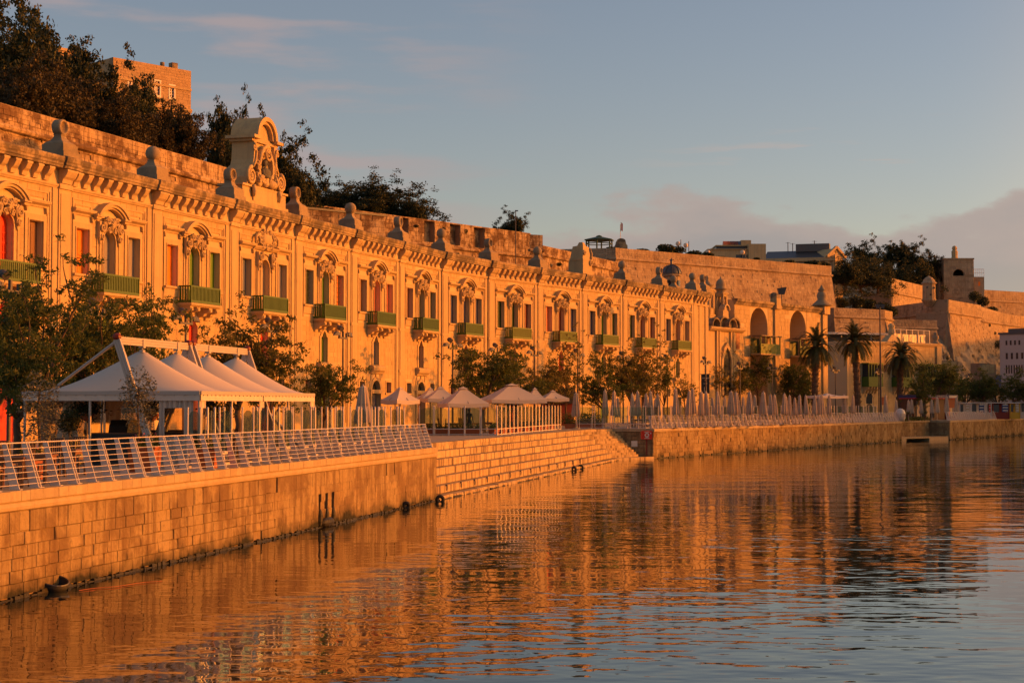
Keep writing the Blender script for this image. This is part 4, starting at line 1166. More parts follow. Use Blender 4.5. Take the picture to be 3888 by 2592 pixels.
# great corner bastion with the sentry turret
CRN = gx(3600, 300.0); CRN = Vector((CRN.x, CRN.y, 0))
a5 = Vector((gx(3388, 322).x, 322.0, 0)); zt5 = zz(1135, 300)
bastion('bastion_wall', 'shaded left face of the great corner bastion under the sentry turret', a5, CRN, zt5, 4.0, .13, ZD, 2.6, .38, .8, F5, seed=25, thick=.25, deep=.25)
e5 = Vector((gx(3728, 318).x, 318.0, 0)); e6 = Vector((gx(3960, 352).x, 352.0, 0))
bastion('bastion_wall', 'sunlit right face of the great corner bastion above the rubble slope', CRN, e5, zt5-.02, 9.0, .13, ZD, 2.6, .38, .8, F5, seed=26, erode=.14)
zt6 = zz(1195, 335)
bastion('bastion_wall', 'lower sunlit wall running off to the right photo edge', e5, e6, zt6, 9.0, .13, ZD, 2.4, .38, .8, F5, seed=27, erode=.14)
m = MB(); v0, v1 = e5, e5.lerp(e6,.36)
dd = (e6-e5).normalized(); rt = thing('sloping_parapet', 'sloping stone parapet stepping down from the corner bastion to the lower right wall', 'parapet', e5, math.atan2(dd.y,dd.x)); l_ = (e6-e5).length*.36
m.hexa([(0,.0,zt6-.1),(l_,.0,zt6-.1),(l_,3,zt6-.1),(0,3,zt6-.1),(0,.0,zt5-.3),(l_,.0,zt6),(l_,3,zt6),(0,3,zt5-.3)]); m.build('parapet_block', MT[F5], rt)
slab('garden_terrace', [a5+Vector((0,3,0)), CRN+Vector((0,3,0)), e5+Vector((0,3,0)), e6+Vector((0,3,0)), e6+Vector((0,200,0)), a5+Vector((-60,200,0))], ZD, zt6-1.2, 'rock')
# rubble slope below it
rng = np.random.default_rng(4); m = MB(); nx_, nz_ = 80, 34
f0, f1 = gx(3585, 286), gx(3960, 318)
for j in range(nz_+1):
    for i in range(nx_+1):
        s = i/nx_; t_ = j/nz_; p = Vector(f0).lerp(Vector(f1), s); p = p + Vector((-.35*0,1,0))*t_*11
        m.v.append((p.x + rng.normal(0,.10), p.y + rng.normal(0,.22) + .7*math.sin(s*31+t_*9)*math.sin(t_*17+s*6), ZD + t_*13.5*(1+.15*math.sin(s*7)) + rng.normal(0,.12) + .35*math.sin(s*44+t_*5)))
for j in range(nz_):
    for i in range(nx_): k = j*(nx_+1)+i; m.f.append((k,k+1,k+nx_+2,k+nx_+1)); m.m.append(0)
kind(m.build('rubble_slope', MT['rock'], None, True), 'structure')
# second bastion, higher and further
C2 = gx(3384, 345); C2 = Vector((C2.x,C2.y,0)); a = Vector((gx(3165,372).x,372,0)); zt = zz(1054,345)
bastion('bastion_wall', 'shaded left face of the upper right bastion below the hill trees', a, C2, zt, 14.0, .10, ZD, 3.2, .38, .8, F5, seed=31, thick=.25, deep=.25)
b = Vector((gx(3548, 375).x, 375, 0))
bastion('bastion_wall', 'sunlit right face of the upper right bastion', C2, b, zt-.02, 14.0, .10, ZD, 3.2, .38, .8, F5, seed=32)
slab('garden_terrace', [a+Vector((0,3,0)), C2+Vector((0,3,0)), b+Vector((0,3,0)), b+Vector((30,130,0)), a+Vector((-40,130,0))], ZD, zt-.3, 'rock')
a, b = line_at(3150, 400, 3590, 408); zt = zz(1045, 404)
bastion('bastion_wall', 'long plain shaded wall behind the upper right bastion', a, b, zt, 20.0, .02, ZD, 1.5, .42, .9, F5, seed=33, maxobj=200)
a, b = line_at(3735, 415, 3990, 430); zt = zz(1104, 420)
bastion('bastion_wall', 'far shaded wall behind the sloping parapet at the right photo edge', a, b, zt, 18.0, .02, ZD, 3.0, .42, .9, F5, seed=34, maxobj=200)
# sentry turret
tp = CRN + Vector((-3.0,1.6,0)); rt = thing('sentry_turret', 'round stone sentry turret with a domed cap on the corner of the great bastion', 'turret', (tp.x,tp.y,zt5))
m = MB(); m.lathe([(1.2,-3.2),(2.6,-.6),(2.7,0),(2.35,.3),(2.3,7.4)],14); m.build('turret_body', MT[F5], rt)
m = MB(); m.lathe([(2.75,7.4),(2.8,7.9),(2.3,8.3),(2.0,9.3),(1.3,10.3),(.4,10.9),(.1,11.3)],14); m.build('domed_cap', MT[F5], rt)
rt.scale = (.52,.52,.40)
m = MB(); m.box(-.25,.25,-2.42,-2.2,1.8,2.6); m.build('loophole', MT['black'], rt)
for x, z, dx in ((1.4,5.0,0),(-1.2,5.2,0)):
    m = MB(); m.box(x-.2,x+.2,-2.15,-1.7,z,z+.8); m.build('loophole', MT['black'], rt)
# gate tower
Yg = 395.0
g0, g1 = gx(3587, Yg), gx(3702, Yg); gw = (g1-g0).length
rt = thing('gate_tower', 'square shaded stone tower with one wide arched opening, on the right skyline', 'tower', (g0.x,g0.y,0))
zg0, zg1 = 12.0, zz(984, Yg)
o0, o1, oz0, oz1 = (3623-3587)/115*gw, (3666-3587)/115*gw, zz(1046,Yg), zz(1021,Yg)
wm = wall_mesh([(o0,o1,oz0,oz1)], 0, gw, zg0, zg1, .03, 1.2); spandrel(wm, (o0+o1)/2, (o1-o0)/2*.999, oz1-(o1-o0)/2, oz1, .03, 1.2) if False else None
m = MB(); 
for s in (-1,1): m.prism([((o0+o1)/2+s*(o1-o0)/2*math.cos(t), oz1-1.3+1.3*math.sin(t)) for t in np.linspace(0,PI/2,9)][::1] + [((o0+o1)/2+s*(o1-o0)/2, oz1)], .04, 1.2)
wm.v += []; wb = wm.build('wall', MT['mortar'], rt); m.build('arch_spandrel', MT[F5], rt)
mstones(MT[F5]); masonry(rt, gw, zz(1128,Yg), zg1, .7, 1.3, MT[F5], None, [(o0-.05,o1+.05,oz0-.05,oz1+.05)], 0, .14, .02, .08, 300, 41)
m = MB(); m.box(0,.5,1.2,9,zg0,zg1); m.box(gw-.5,gw,1.2,9,zg0,zg1); m.box(0,gw,8.5,9,zg0,zg1); m.box(-.1,gw+.1,-.12,9,zg1,zg1+.35); m.box(0,gw,1.2,9,oz0-1.2,oz0-.1); m.build('side_wall', MT[F5], rt)
cx = (3638-3587)/115*gw; m = MB(); m.lathe([(.9,zg1+.35),(.75,zg1+.9),(.8,zg1+2.2),(.5,zg1+2.5),(.7,zg1+2.9),(.5,zg1+3.4),(.1,zg1+3.6)],8,(cx,2,0)); m.build('chimney', MT['trim'], rt)
h0 = gx(3703, Yg+2); h1 = gx(3741, Yg+2); hw = (h1-h0).length
rt = thing('stone_annex', 'lower stone annex with a roof railing, right of the square tower', 'annex', (h0.x,h0.y,0))
zh = zz(1050,Yg+2); m = MB(); m.box(0,hw,0,8,12,zh); m.build('wall', MT[F5], rt); m = MB(); m.box(hw*.40,hw*.60,-.04,.03,zz(1082,Yg),zz(1066,Yg)); m.build('window', MT['p_orange'], rt)
m = MB(); m.tube([(0,.2,zh+1.9),(hw,.2,zh+1.9)],.05,5); m.tube([(0,.2,zh+1.0),(hw,.2,zh+1.0)],.04,5)
for k in range(6): m.tube([(hw*k/5,.2,zh),(hw*k/5,.2,zh+1.9)],.05,5)
m.build('roof_railing', MT['wmetal'], rt)
rt = thing('stone_annex', 'narrow shaded building side left of the square tower', 'annex', tuple(gx(3566,Yg+3))[:2]+(0,)); wv = (gx(3590,Yg+3)-gx(3566,Yg+3)).length
m = MB(); m.box(0,wv,0,6,12,zz(1000,Yg)); m.build('wall', MT[F5], rt)

# ------------------------------------------------------------------ buildings on the skyline
def boxhouse(name, label, cat, p, rot, w_, dp, z0, z1, mat='trim', group=None):
    rt = thing(name, label, cat, (p.x,p.y,0), rot, group)
    return rt
# palace upper left
Yp = 150.0
kx = gx(418, Yp); AP = math.radians(43.7); dP = Vector((math.sin(AP), math.cos(AP), 0))
rt = thing('palace', 'square orange stone palace block with two white-framed windows, above the dark trees at upper left', 'palace', (kx.x,kx.y,0), math.atan2(dP.y,dP.x))
zt = zz(208, Yp); e = on_line(717, Vector((kx.x,kx.y,0)), dP); Wp = (e-Vector((kx.x,kx.y,0))).length
print('palace', Wp, zt)
def pz(y): return y
zw = lambda y, x: zz(y, on_line(x, Vector((kx.x,kx.y,0)), dP).y)
WN = []
for (x0,x1,y0,y1) in ((580,598,300,354),(635,653,318,363),(478,488,298,352)):
    a_ = (on_line(x0,Vector((kx.x,kx.y,0)),dP)-kx*1).xy; 
    u0 = (on_line(x0,Vector((kx.x,kx.y,0)),dP)-Vector((kx.x,kx.y,0))).dot(dP); u1 = (on_line(x1,Vector((kx.x,kx.y,0)),dP)-Vector((kx.x,kx.y,0))).dot(dP)
    WN.append((u0,u1,zw(y1,(x0+x1)/2),zw(y0,(x0+x1)/2)))
wall_mesh(WN, 0, Wp, 14, zt, .05, .6).build('wall', MT['mortar'], rt)
mstones(MT['palace'])
masonry(rt, Wp, zt-13.5, zt, .27, .55, MT['palace'], None, [(a_-.1,b_+.1,c_-.1,d_+.1) for a_,b_,c_,d_ in WN], 0, .10, .006, 0, 300, 51)
m = MB(); m.box(0,Wp,.6,16,zt-.5,zt-.3); m.box(.02,.5,.6,16,14,zt-.01); m.build('side_wall', MT['palace'], rt)
m = MB(); zs = zw(392,560); m.profx([(.05,zs-.2),(-.15,zs-.2),(-.25,zs),(-.25,zs+.15),(.05,zs+.25)],0,Wp); m.profx([(.05,zt-2.0),(-.10,zt-2.0),(-.12,zt-1.8),(.05,zt-1.75)],0,Wp); m.box(-.15,-.0,-.05,16,zt-2.0,zt-1.75); m.build('string_course', MT['trim'], rt)
m = MB(); m.box(Wp-2.0,Wp-1.35,.3,.9,zt,zt+.6); m.lathe([(.22,zt),(.22,zt+.5),(.2,zt+.55)],8,(Wp-2.8,.8,0)); m.build('chimney', MT['weathered'], rt)
for a_,b_,c_,d_ in WN:
    f = MB(); frame(f, a_-.12, b_+.12, c_-.12, d_+.12, .14, -.03, .2); f.box(a_-.12,b_+.12,-.05,.2,c_-.22,c_-.0)
    for k in range(1,4): f.box(a_,b_,.12,.18,c_+(d_-c_)*k/4-.05,c_+(d_-c_)*k/4+.05)
    f.box((a_+b_)/2-.05,(a_+b_)/2+.05,.11,.17,c_,d_); fo = f.build('window', MT['wmetal'], rt)
    m = MB(); m.box(a_,b_,.2,.24,c_,d_); m.build('pane', MT['p_brown'], fo)
k2 = gx(195, 172); rt = thing('palace_wing', 'left wing of the palace, mostly hidden by the dark trees', 'palace', (k2.x,k2.y,0), math.atan2(dP.y,dP.x))
z2_ = zz(178,172); e = on_line(328, Vector((k2.x,k2.y,0)), dP); W2 = (e-Vector((k2.x,k2.y,0))).length
m = MB(); m.box(0,W2,.05,14,14,z2_); m.build('wall', MT['palace'], rt); m = MB(); m.profx([(.05,z2_-2.0),(-.15,z2_-2.0),(-.15,z2_-1.8),(.05,z2_-1.7)],0,W2); m.box(-.1,W2+.1,-.1,14,z2_,z2_+.3); m.build('string_course', MT['trim'], rt)
# more of the palace low down at far left
k3 = gx(20, 150); rt = thing('garden_house', 'orange house wall seen between tree trunks at the far left', 'house', (k3.x,k3.y,0), math.atan2(dP.y,dP.x)); m = MB(); m.box(0,9,0,6,16,zz(300,150)); m.build('wall', MT['palace'], rt)
# long gabled hall and the terrace houses behind the big bastion
Yl = 330.0
p = gx(2905, Yl); q = gx(3165, Yl-4); dl = (q-p).normalized(); Wl = (q-p).length
rt = thing('gabled_hall', 'long low hall with dark sloping roof and pale gable end, on the big bastion', 'hall', (p.x,p.y,0), math.atan2(dl.y,dl.x))
ze = zz(982,Yl); zr = zz(947,Yl); gd = 9.0
m = MB(); m.box(0,Wl,0,gd,14,ze); m.build('wall', MT['finial'], rt)
m = MB(); m.profx([(-.5,ze),(gd/2,zr),(gd+.5,ze),(gd/2,zr-.5)],.0,Wl-.1); m.box(6,Wl-1.0,gd/2-1.2,gd/2+1.2,zr-.3,zr+1.3); m.build('roof', MT['dmetal'], rt)
m = MB(); m.profx([(-.4,ze),(gd/2,zr+.4),(gd+.4,ze)],Wl-.05,Wl+.5); m.box(Wl-.05,Wl+.5,0,gd,14,ze); m.build('gable', MT['trim'], rt)
m = MB(); m.box(-.2,Wl+.6,-.6,0,ze-.7,ze); m.build('cornice', MT['trim'], rt)
m = MB(); m.lathe([(.6,-.05),(.6,.05)],12); m.v = [(Wl+.52+z, gd/2+x, ze+1.7+y) for x,y,z in m.v]; m.build('round_window', MT['black'], rt)
q = gx(3146,Yl-4.2)
gr = thing('gable_return', 'sunlit pedimented gable front at the right end of the long hall', 'hall', (q.x,q.y,0), math.radians(38))
m = MB(); wg = 4.6; m.box(0,wg,.0,6,14,ze); m.prism([(-.4,ze),(wg+.4,ze),(wg/2,zr)],-.2,6); m.build('wall', MT['trim'], gr); m = MB(); m.prism([(-.7,ze-.1),(wg+.7,ze-.1),(wg+.7,ze+.3),(wg/2,zr+.5),(-.7,ze+.3)],-.5,-.2) if False else m.bar((-.6,-.3,ze+.1),(wg/2,-.3,zr+.3),.5,.5); m.bar((wg+.6,-.3,ze+.1),(wg/2,-.3,zr+.3),.5,.5); m.build('raking_cornice', MT['trim'], gr); m = MB(); m.ball((wg/2,-.2,ze+1.5),(.4,.08,.65),10); m.build('oval_window', MT['black'], gr)
Yt = 300.0
p = gx(2690,Yt); q = gx(2843,Yt); 
rt = thing('terrace_house', 'flat-roofed cream house with roof tanks and a square stair tower, on the big bastion', 'house', (p.x,p.y,0), math.atan2((q-p).y,(q-p).x)); Wt = (q-p).length
X = lambda x: (x-2690)/153*Wt
m = MB(); m.box(X(2690),X(2843),0,9,14,zz(945,Yt)); m.build('wall', MT['trim'], rt)
m = MB(); m.box(X(2725),X(2872),1.2,8,zz(945,Yt),zz(930,Yt)); m.build('upper_storey', MT['dmetal'], rt)
m = MB(); m.box(X(2722),X(2875),.8,8.4,zz(931,Yt),zz(927,Yt)); m.box(X(2688),X(2850),-.3,9,zz(947,Yt),zz(944,Yt)); m.build('roof_slab', MT['trim'], rt)
m = MB(); m.box(X(2823),X(2861),2,6,zz(930,Yt),zz(906,Yt)); m.build('stair_tower', MT['trim'], rt)
m = MB(); m.box(X(2843),X(2908),-1.0,9.2,14,zz(926,Yt)); m.build('east_block', MT['trim'], rt)
for x in (2776,2792,2803):
    m = MB(); m.tube([(X(x)-1.0,3,zz(923,Yt)),(X(x)+1.0,3,zz(923,Yt))],.75,10); m.build('water_tank', MT['p_salmon'] if x < 2800 else MT['p_bluegrey'], rt)
for x in (2797,2817):
    m = MB(); m.box(X(x),X(x)+1.2,-.03,.05,zz(978,Yt),zz(966,Yt)); m.build('window', MT['pane'], rt)
gt = thing('garden_gatehouse', 'small rounded stone gable in front of a flagpole, beside the green pavilion', 'gatehouse', tuple(gx(2336,262))[:2]+(0,)); zt = zbig
wv = (gx(2384,262)-gx(2336,262)).length
m = MB(); m.prism([(0,14),(wv,14),(wv,zz(930,262)),(wv*.9,zz(925,262)),(wv*.85,zz(913,262))]+[(wv/2+wv*.35*math.cos(t),zz(913,262)+ (zz(903,262)-zz(913,262))*math.sin(t)) for t in np.linspace(.2,PI-.2,8)]+[(wv*.15,zz(913,262)),(wv*.1,zz(925,262)),(0,zz(930,262))],0,3); m.build('gable_wall', MT['weathered'], gt)
fl = thing('flagpole', 'thin flagpole with a small drooping white and red flag', 'flagpole', tuple(gx(2357,264))[:2]+(zz(905,264),))
m = MB(); m.tube([(0,0,-4),(0,0,zz(850,264)-zz(905,264))],.06,6); m.build('pole', MT['wmetal'], fl)
m = MB(); zf = zz(862,264)-zz(905,264); m.add([(0.05,0,zf+.9),(.22,.02,zf+.8),(.22,.02,zf-.5),(.05,0,zf-.6)],[(0,1,2,3)]); m.add([(0.22,.02,zf+.8),(.4,.0,zf+.6),(.38,.0,zf-.7),(.22,.02,zf-.5)],[(0,1,2,3)],1); m.build('flag', [MT['wmetal'],MT['p_red']], fl)
pv = thing('garden_pavilion', 'dark green six-sided garden pavilion with a flat pointed roof on the bastion edge', 'pavilion', tuple(gx(2276,252))[:2]+(zbig-.4,))
zr = zz(912,252)-zbig+.4; za = zz(894,252)-zbig+.4
m = MB(); m.lathe([(2.0,zr),(2.05,zr+.12),(.42,za-.15),(.40,za-.05),(.35,za),(.05,za+.12)],6,(0,0,0),0,.3); m.build('roof', MT['p_dkgreen'], pv)
for k in range(6):
    a_ = .3+2*PI*k/6; m = MB(); m.tube([(1.75*math.cos(a_),1.75*math.sin(a_),-1),(1.75*math.cos(a_),1.75*math.sin(a_),zr)],.11,6); m.build('post', MT['p_dkgreen'], pv)
m = MB()
for k in range(6): a_, b_ = .3+2*PI*k/6, .3+2*PI*(k+1)/6; m.bar((1.75*math.cos(a_),1.75*math.sin(a_),zr-.5),(1.75*math.cos(b_),1.75*math.sin(b_),zr-.5),.08,.12); m.bar((1.75*math.cos(a_),1.75*math.sin(a_),.7),(1.75*math.cos(b_),1.75*math.sin(b_),.7),.06,.08)
m.build('rail', MT['p_dkgreen'], pv)
pv.scale = (1.22,1.22,1)
for i_, (x, y) in enumerate(((2576,924),(2606,930),(2690,957),(2822,957))):
    lp = thing('globe_lamp', 'garden globe lamp on the big bastion, %s from the green pavilion' % ORD[i_], 'lamp', tuple(gx(x,275))[:2]+(zbig-1,), 0, 'globe lamps on the bastion garden')
    zl = zz(y,275)-zbig+1; m = MB(); m.tube([(0,0,0),(0,0,zl-.3)],.09,6); m.tube([(.5,0,0),(.5,0,zl+.7)],.07,6); m.build('post', MT['dmetal'], lp); m = MB(); m.ball((0,0,zl),.42,10); m.build('globe', MT['fabric'], lp, True)

# ------------------------------------------------------------------ church beside the warehouses
Yc = 170.0
c0 = gx(2706, 167.0); AC = math.radians(36.0); dC = Vector((math.sin(AC), math.cos(AC), 0)); c0 = Vector((c0.x,c0.y,0))
UC = lambda x, off=0.0: (on_line(x, c0 - Vector((dC.y,-dC.x,0))*off, dC)-c0).dot(dC)
ZC = lambda y, x: zz(y, on_line(x, c0, dC).y)
CH = thing('church', 'small baroque church front with twin bell towers, between the warehouses and the arched building', 'church', (c0.x,c0.y,0), math.atan2(dC.y,dC.x))
uw0, uw1 = UC(2706), UC(2812)
zcn = ZC(1250,2760)
m = MB(); m.box(uw0-3,uw1,.05,9,ZD,zcn); m.build('wall', MT['facade'], CH)
m = MB(); m.profx([(.05,zcn-.3),(-.25,zcn-.2),(-.45,zcn),(-.45,zcn+.15),(.05,zcn+.25)],uw0-1,uw1+.4); 
for x in (2722,2732,2775,2785): u = UC(x); m.box(u-.16,u+.16,-.12,.05,ZD,zcn-.2)
m.build('cornice', MT['trim'], CH)
m = MB()
for cx_, r_, y_ in ((UC(2758),.95,-.55),(UC(2740),1.15,-.15),(UC(2780),1.15,-.15),(UC(2707),.9,-.2)):
    m.ring(arcp(cx_,zcn+.2,r_,.0,PI,14), arcp(cx_,zcn+.2,r_*.84,0,PI,14), y_-.3, .6)
m.prism(arcp(UC(2758),zcn+.2,.8,0,PI,12),.0,.5)
m.build('curved_pediment', MT['weathered'], CH)
uc = UC(2757); m = MB(); m.prism([(uc-1.1,zcn+.2),(uc-.8,zcn+.9),(uc-.6,zcn+1.4),(uc-.55,zcn+2.0),(uc-.3,zcn+2.35),(uc,zcn+2.6),(uc+.3,zcn+2.35),(uc+.55,zcn+2.0),(uc+.6,zcn+1.4),(uc+.8,zcn+.9),(uc+1.1,zcn+.2)],.0,.6); m.ring(arcp(uc,zcn+2.0,.65,0,PI,10),arcp(uc,zcn+2.0,.5,0,PI,10),-.2,.1); m.lathe([(.16,zcn+2.55),(.10,zcn+2.8),(.15,zcn+3.0),(.06,zcn+3.4),(.02,zcn+4.0)],8,(uc,.3,0)); m.build('centre_gable', MT['trim'], CH)
m = MB(); m.prism([(uc-.85,ZD+3.0),(uc+.85,ZD+3.0),(uc+.85,zcn-3.2),(uc+.5,zcn-2.4),(uc,zcn-1.9),(uc-.5,zcn-2.4),(uc-.85,zcn-3.2)],-.02,.06); m.build('window', MT['black'], CH)
m = MB(); m.ring([(uc-1.2,ZD+3),(uc-1.2,zcn-3.1),(uc-.7,zcn-2.0),(uc,zcn-1.4),(uc+.7,zcn-2.0),(uc+1.2,zcn-3.1),(uc+1.2,ZD+3)],[(uc-.85,ZD+3),(uc-.85,zcn-3.2),(uc-.5,zcn-2.4),(uc,zcn-1.9),(uc+.5,zcn-2.4),(uc+.85,zcn-3.2),(uc+.85,ZD+3)],-.2,.06); m.spiral(uc-1.4,zcn-2.6,-.1,.35,1.5,.1,1); m.spiral(uc+1.4,zcn-2.6,-.1,.35,1.5,.1,-1); m.build('window_surround', MT['trim'], CH)
def belltower(u0, u1, zt_, zb_, dz):
    wv = u1-u0; c = (u0+u1)/2; m = MB(); yb = .4; H_ = zt_-zb_; a = wv*.24
    for x, y in ((u0,yb),(u1-a,yb),(u0,yb+wv-a),(u1-a,yb+wv-a)): m.box(x,x+a,y,y+a,zb_,zt_-.25)
    m.box(u0,u1,yb,yb+wv,zcn-.5,zb_+H_*.30); m.box(u0,u1,yb,yb+wv,zt_-H_*.14,zt_-.12)
    m.box(u0-.10,u1+.10,yb-.10,yb+wv+.10,zt_-.12,zt_+.02); m.box(u0-.07,u1+.07,yb-.07,yb+wv+.07,zb_,zb_+.14)
    m.ring(arcp(c,zt_-H_*.14-wv*.26,wv/2-a+.14,0,PI,10),arcp(c,zt_-H_*.14-wv*.26,wv/2-a,0,PI,10),yb+.03,yb+.3)
    t_ = m.build('bell_tower', MT['facade'], CH)
    m = MB(); k = wv*.5
    if dz: pr = [(k*1.05,0),(k*.8,.18),(k*1.0,.30),(k*1.35,.42),(k*1.38,.48),(k*.95,.56),(k*1.05,.85),(k*.95,1.15),(k*.6,1.42),(k*.2,1.55),(k*.12,1.7),(.02,1.8)]
    else: pr = [(k*1.0,0),(k*.8,.12),(k*.9,.3),(k*1.25,.45),(k*1.25,.5),(k*.6,.75),(k*.3,1.0),(k*.22,1.1),(k*.36,1.25),(k*.2,1.4),(.02,1.45)]
    m.lathe([(r_,zt_+z_) for r_,z_ in pr],12,(c,yb+wv/2,0)); m.build('bell_tower_cap', MT['finial'], t_, True)
    m = MB(); m.lathe([(.22,zt_-1.5),(.2,zt_-1.3),(.12,zt_-1.05),(.04,zt_-.95)],10,(c,yb+wv/2,0)); m.build('bell', MT['dmetal'], t_)
belltower(UC(2708), UC(2728), ZC(1098,2720), ZC(1198,2720), 0)
belltower(UC(2759), UC(2777), ZC(1111,2768), ZC(1206,2768), 1)
m = MB(); u = UC(2802); m.box(u-.4,u+.4,-.02,.06,ZC(1325,2802),ZC(1262,2802)); m.build('side_window', MT['p_dkred'], CH)
# dome behind
dm = thing('church_dome', 'dark ribbed lantern dome rising behind the warehouse cornice', 'dome', tuple(gx(2551,170))[:2]+(0,))
zb_ = zz(1050,170); rv = (gx(2587,170)-gx(2514,170)).length/2
m = MB(); m.lathe([(rv*.86,ZD+8),(rv*.86,zb_),(rv*1.05,zb_+.05),(rv*1.05,zb_+.25)],8); m.build('drum', MT['finial'], dm)
m = MB(); zt = zz(1005,170); m.lathe([(rv*1.0,zb_+.25)]+[(rv*math.cos(t),zb_+.25+(zt-zb_-.25)*math.sin(t)) for t in np.linspace(.1,1.45,8)]+[(.12,zt+.2),(.15,zt+.5),(.03,zt+.7)],16); m.build('dome_shell', MT['dmetal'], dm, True)
m = MB()
for k in range(8): a_ = 2*PI*k/8; m.tube([((rv+.03)*math.cos(t)*math.cos(a_),(rv+.03)*math.cos(t)*math.sin(a_),zb_+.27+(zt-zb_-.25)*math.sin(t)) for t in np.linspace(0,1.5,8)],.05,5)
m.tube([(0,0,zt+.6),(0,0,zz(980,170))],.04,5); m.tube([(-.25,0,zz(986,170)),(.25,0,zz(986,170))],.04,5); m.build('dome_rib', MT['lampmetal'], dm)
for k in range(8):
    a_ = 2*PI*(k+.5)/8; m = MB(); m.box(-.32,.32,-.05,.05,zb_-2.2,zb_-.4); o = m.build('window', MT['pane'], dm); o.rotation_euler=(0,0,a_+PI/2); o.location=(rv*.80*math.cos(a_),rv*.80*math.sin(a_),0)

# ------------------------------------------------------------------ building with two tall arches
ca = c0 + dC*UC(2790); ca = Vector((ca.x,ca.y,0))
UA = lambda x: (on_line(x, ca, dC)-ca).dot(dC)
ZA = lambda y, x: zz(y, on_line(x, ca, dC).y)
AB = thing('arched_building', 'sunlit stone building with two tall arched recesses and green balconies, right of the church', 'building', (ca.x,ca.y,0), math.atan2(dC.y,dC.x))
WA = UA(3137); zA = ZA(1137,2800)
AR = []
for x0,x1 in ((2850,2916),(3001,3062)):
    u0,u1 = UA(x0),UA(x1); zap = ZA(1168,2883) if x0 < 2900 else ZA(1180,3030); AR.append((u0,u1,ZD,zap))
wm = wall_mesh(AR, 0, WA, ZD, zA, .03, 2.6)
for u0,u1,_,zp in AR: spandrel(wm, (u0+u1)/2, (u1-u0)/2, zp-(u1-u0)/2, zp, .03, 2.6)
wm.build('wall', MT['joint'], AB)
m = MB(); m.box(0,WA,2.6,3.0,ZD,zA); m.box(0,WA,3.0,9,zA-.5,zA-.1); m.build('back_wall', MT['facade'], AB)
mstones(MT['facade'])
masonry(AB, WA, ZD+.0, zA-.4, .45, 1.0, MT['facade'], None, [(a_-.1,b_+.1,c_,d_+.02) for a_,b_,c_,d_ in AR], 0, .08, .006, .03, 300, 61, rest='stone_courses')
m = MB(); m.profx([(.05,zA-.5),(-.12,zA-.5),(-.2,zA-.3),(-.35,zA-.15),(-.38,zA+.1),(.4,zA+.2)],0,WA); m.build('cornice', MT['weathered'], AB)
um = UA(2945); m = MB(); m.box(um-.45,um+.45,-.22,.05,ZD,zA-.55); m.box(um-.6,um+.6,-.5,.3,zA-.6,zA+.6); m.build('pilaster', MT['facade'], AB); m = MB(); m.box(WA-1.2,WA,-.22,.05,ZD,zA-.55); m.box(WA-1.35,WA+.15,-.5,.8,zA-.6,zA+.4); m.build('pilaster', MT['facade'], AB)
m = MB(); m.lathe([(1.3,zA+.4),(1.1,zA+.6),(.7,zA+.95),(.5,zA+1.15),(.62,zA+1.6),(.5,zA+1.95),(.3,zA+2.1),(.5,zA+2.25),(.25,zA+2.5),(.05,zA+2.9)],10,(WA-.6,.2,0)); m.build('urn', MT['finial'], AB, True)
m = MB(); m.lathe([(.4,zA+.6),(.5,zA+.85),(.45,zA+1.15),(.2,zA+1.3)],9,(um+.4,.3,0)); m.build('broken_urn', MT['weathered'], AB)
for (u0,u1,_,zp), xw in zip(AR,(2866,3014)):
    z1_, z0_ = ZA(1255,2870), ZA(1232,2870)
    c = u0+(u1-u0)*.30
    f = MB(); f.box(u0-.02,u0+(u1-u0)*.72,2.35,2.62,z1_+3.1,z1_+3.4); f.box(u0,u0+.25,2.3,2.62,ZD+4,z1_+3.1); f.build('lintel', MT['trim'], AB)
    for dz in (0,-2.1):
        m = MB(); m.box(c-.1,c+1.0,2.5,2.62,z1_+.7+dz,z1_+2.4+dz); m.build('window', MT['p_blue'] if u0 < um else MT['p_dkgreen'], AB)
    # roofed green balcony
    zb_ = ZD + 7.4
    bl = MB(); bl.box(u0-.1,u1+.5,-1.3,.0,zb_,zb_+.15); bo = bl.build('balcony', MT['trim'], AB)
    m = MB(); m.box(u0-.2,u1+.6,-1.45,.0,zb_+2.0,zb_+2.12); m.build('balcony_roof', MT['weathered'], bo)
    m = MB()
    for k in range(5): x = u0-.05+(u1-u0+.5)*k/4; m.box(x-.05,x+.05,-1.3,-1.2,zb_+.15,zb_+2.0)
    m.box(u0-.1,u1+.5,-1.31,-1.24,zb_+1.1,zb_+1.2); m.box(u0-.1,u1+.5,-1.29,-1.25,zb_+.15,zb_+1.1); m.build('balcony_rail', MT['p_balcony'], bo)
    m = MB(); m.box(u0+.3,u1-.3,.9,1.0,zb_+.2,zb_+1.9); m.build('balcony_door', MT['p_dkgreen'], bo)

# ------------------------------------------------------------------ far building with three green box balconies
AF = math.radians(50.5); dF = Vector((math.sin(AF), math.cos(AF), 0))
cf = gx(3214, 218.0); cf = Vector((cf.x,cf.y,0))
UF = lambda x: (on_line(x, cf, dF)-cf).dot(dF)
ZF = lambda y, x: zz(y, on_line(x, cf, dF).y)
FB = thing('waterfront_building', 'cream building with green box balconies and an urn, behind the palm trees', 'building', (cf.x,cf.y,0), math.atan2(dF.y,dF.x))
WF = UF(3572); zF = ZF(1300,3390)
m = MB(); m.box(0,WF,.05,10,ZD,zF); m.build('wall', MT['joint'], FB)
mstones(MT['facade'])
BXU = [UF(3300), UF(3412), UF(3512)]
KF = []
for x in BXU: KF += [(x-1.7,x+1.7,ZD+4.0,ZD+7.3),(x-.9,x+.9,ZD,ZD+3.6)]
masonry(FB, WF, ZD, zF-.3, .42, .95, MT['facade'], None, KF, 0, .08, .006, .02, 300, 71)
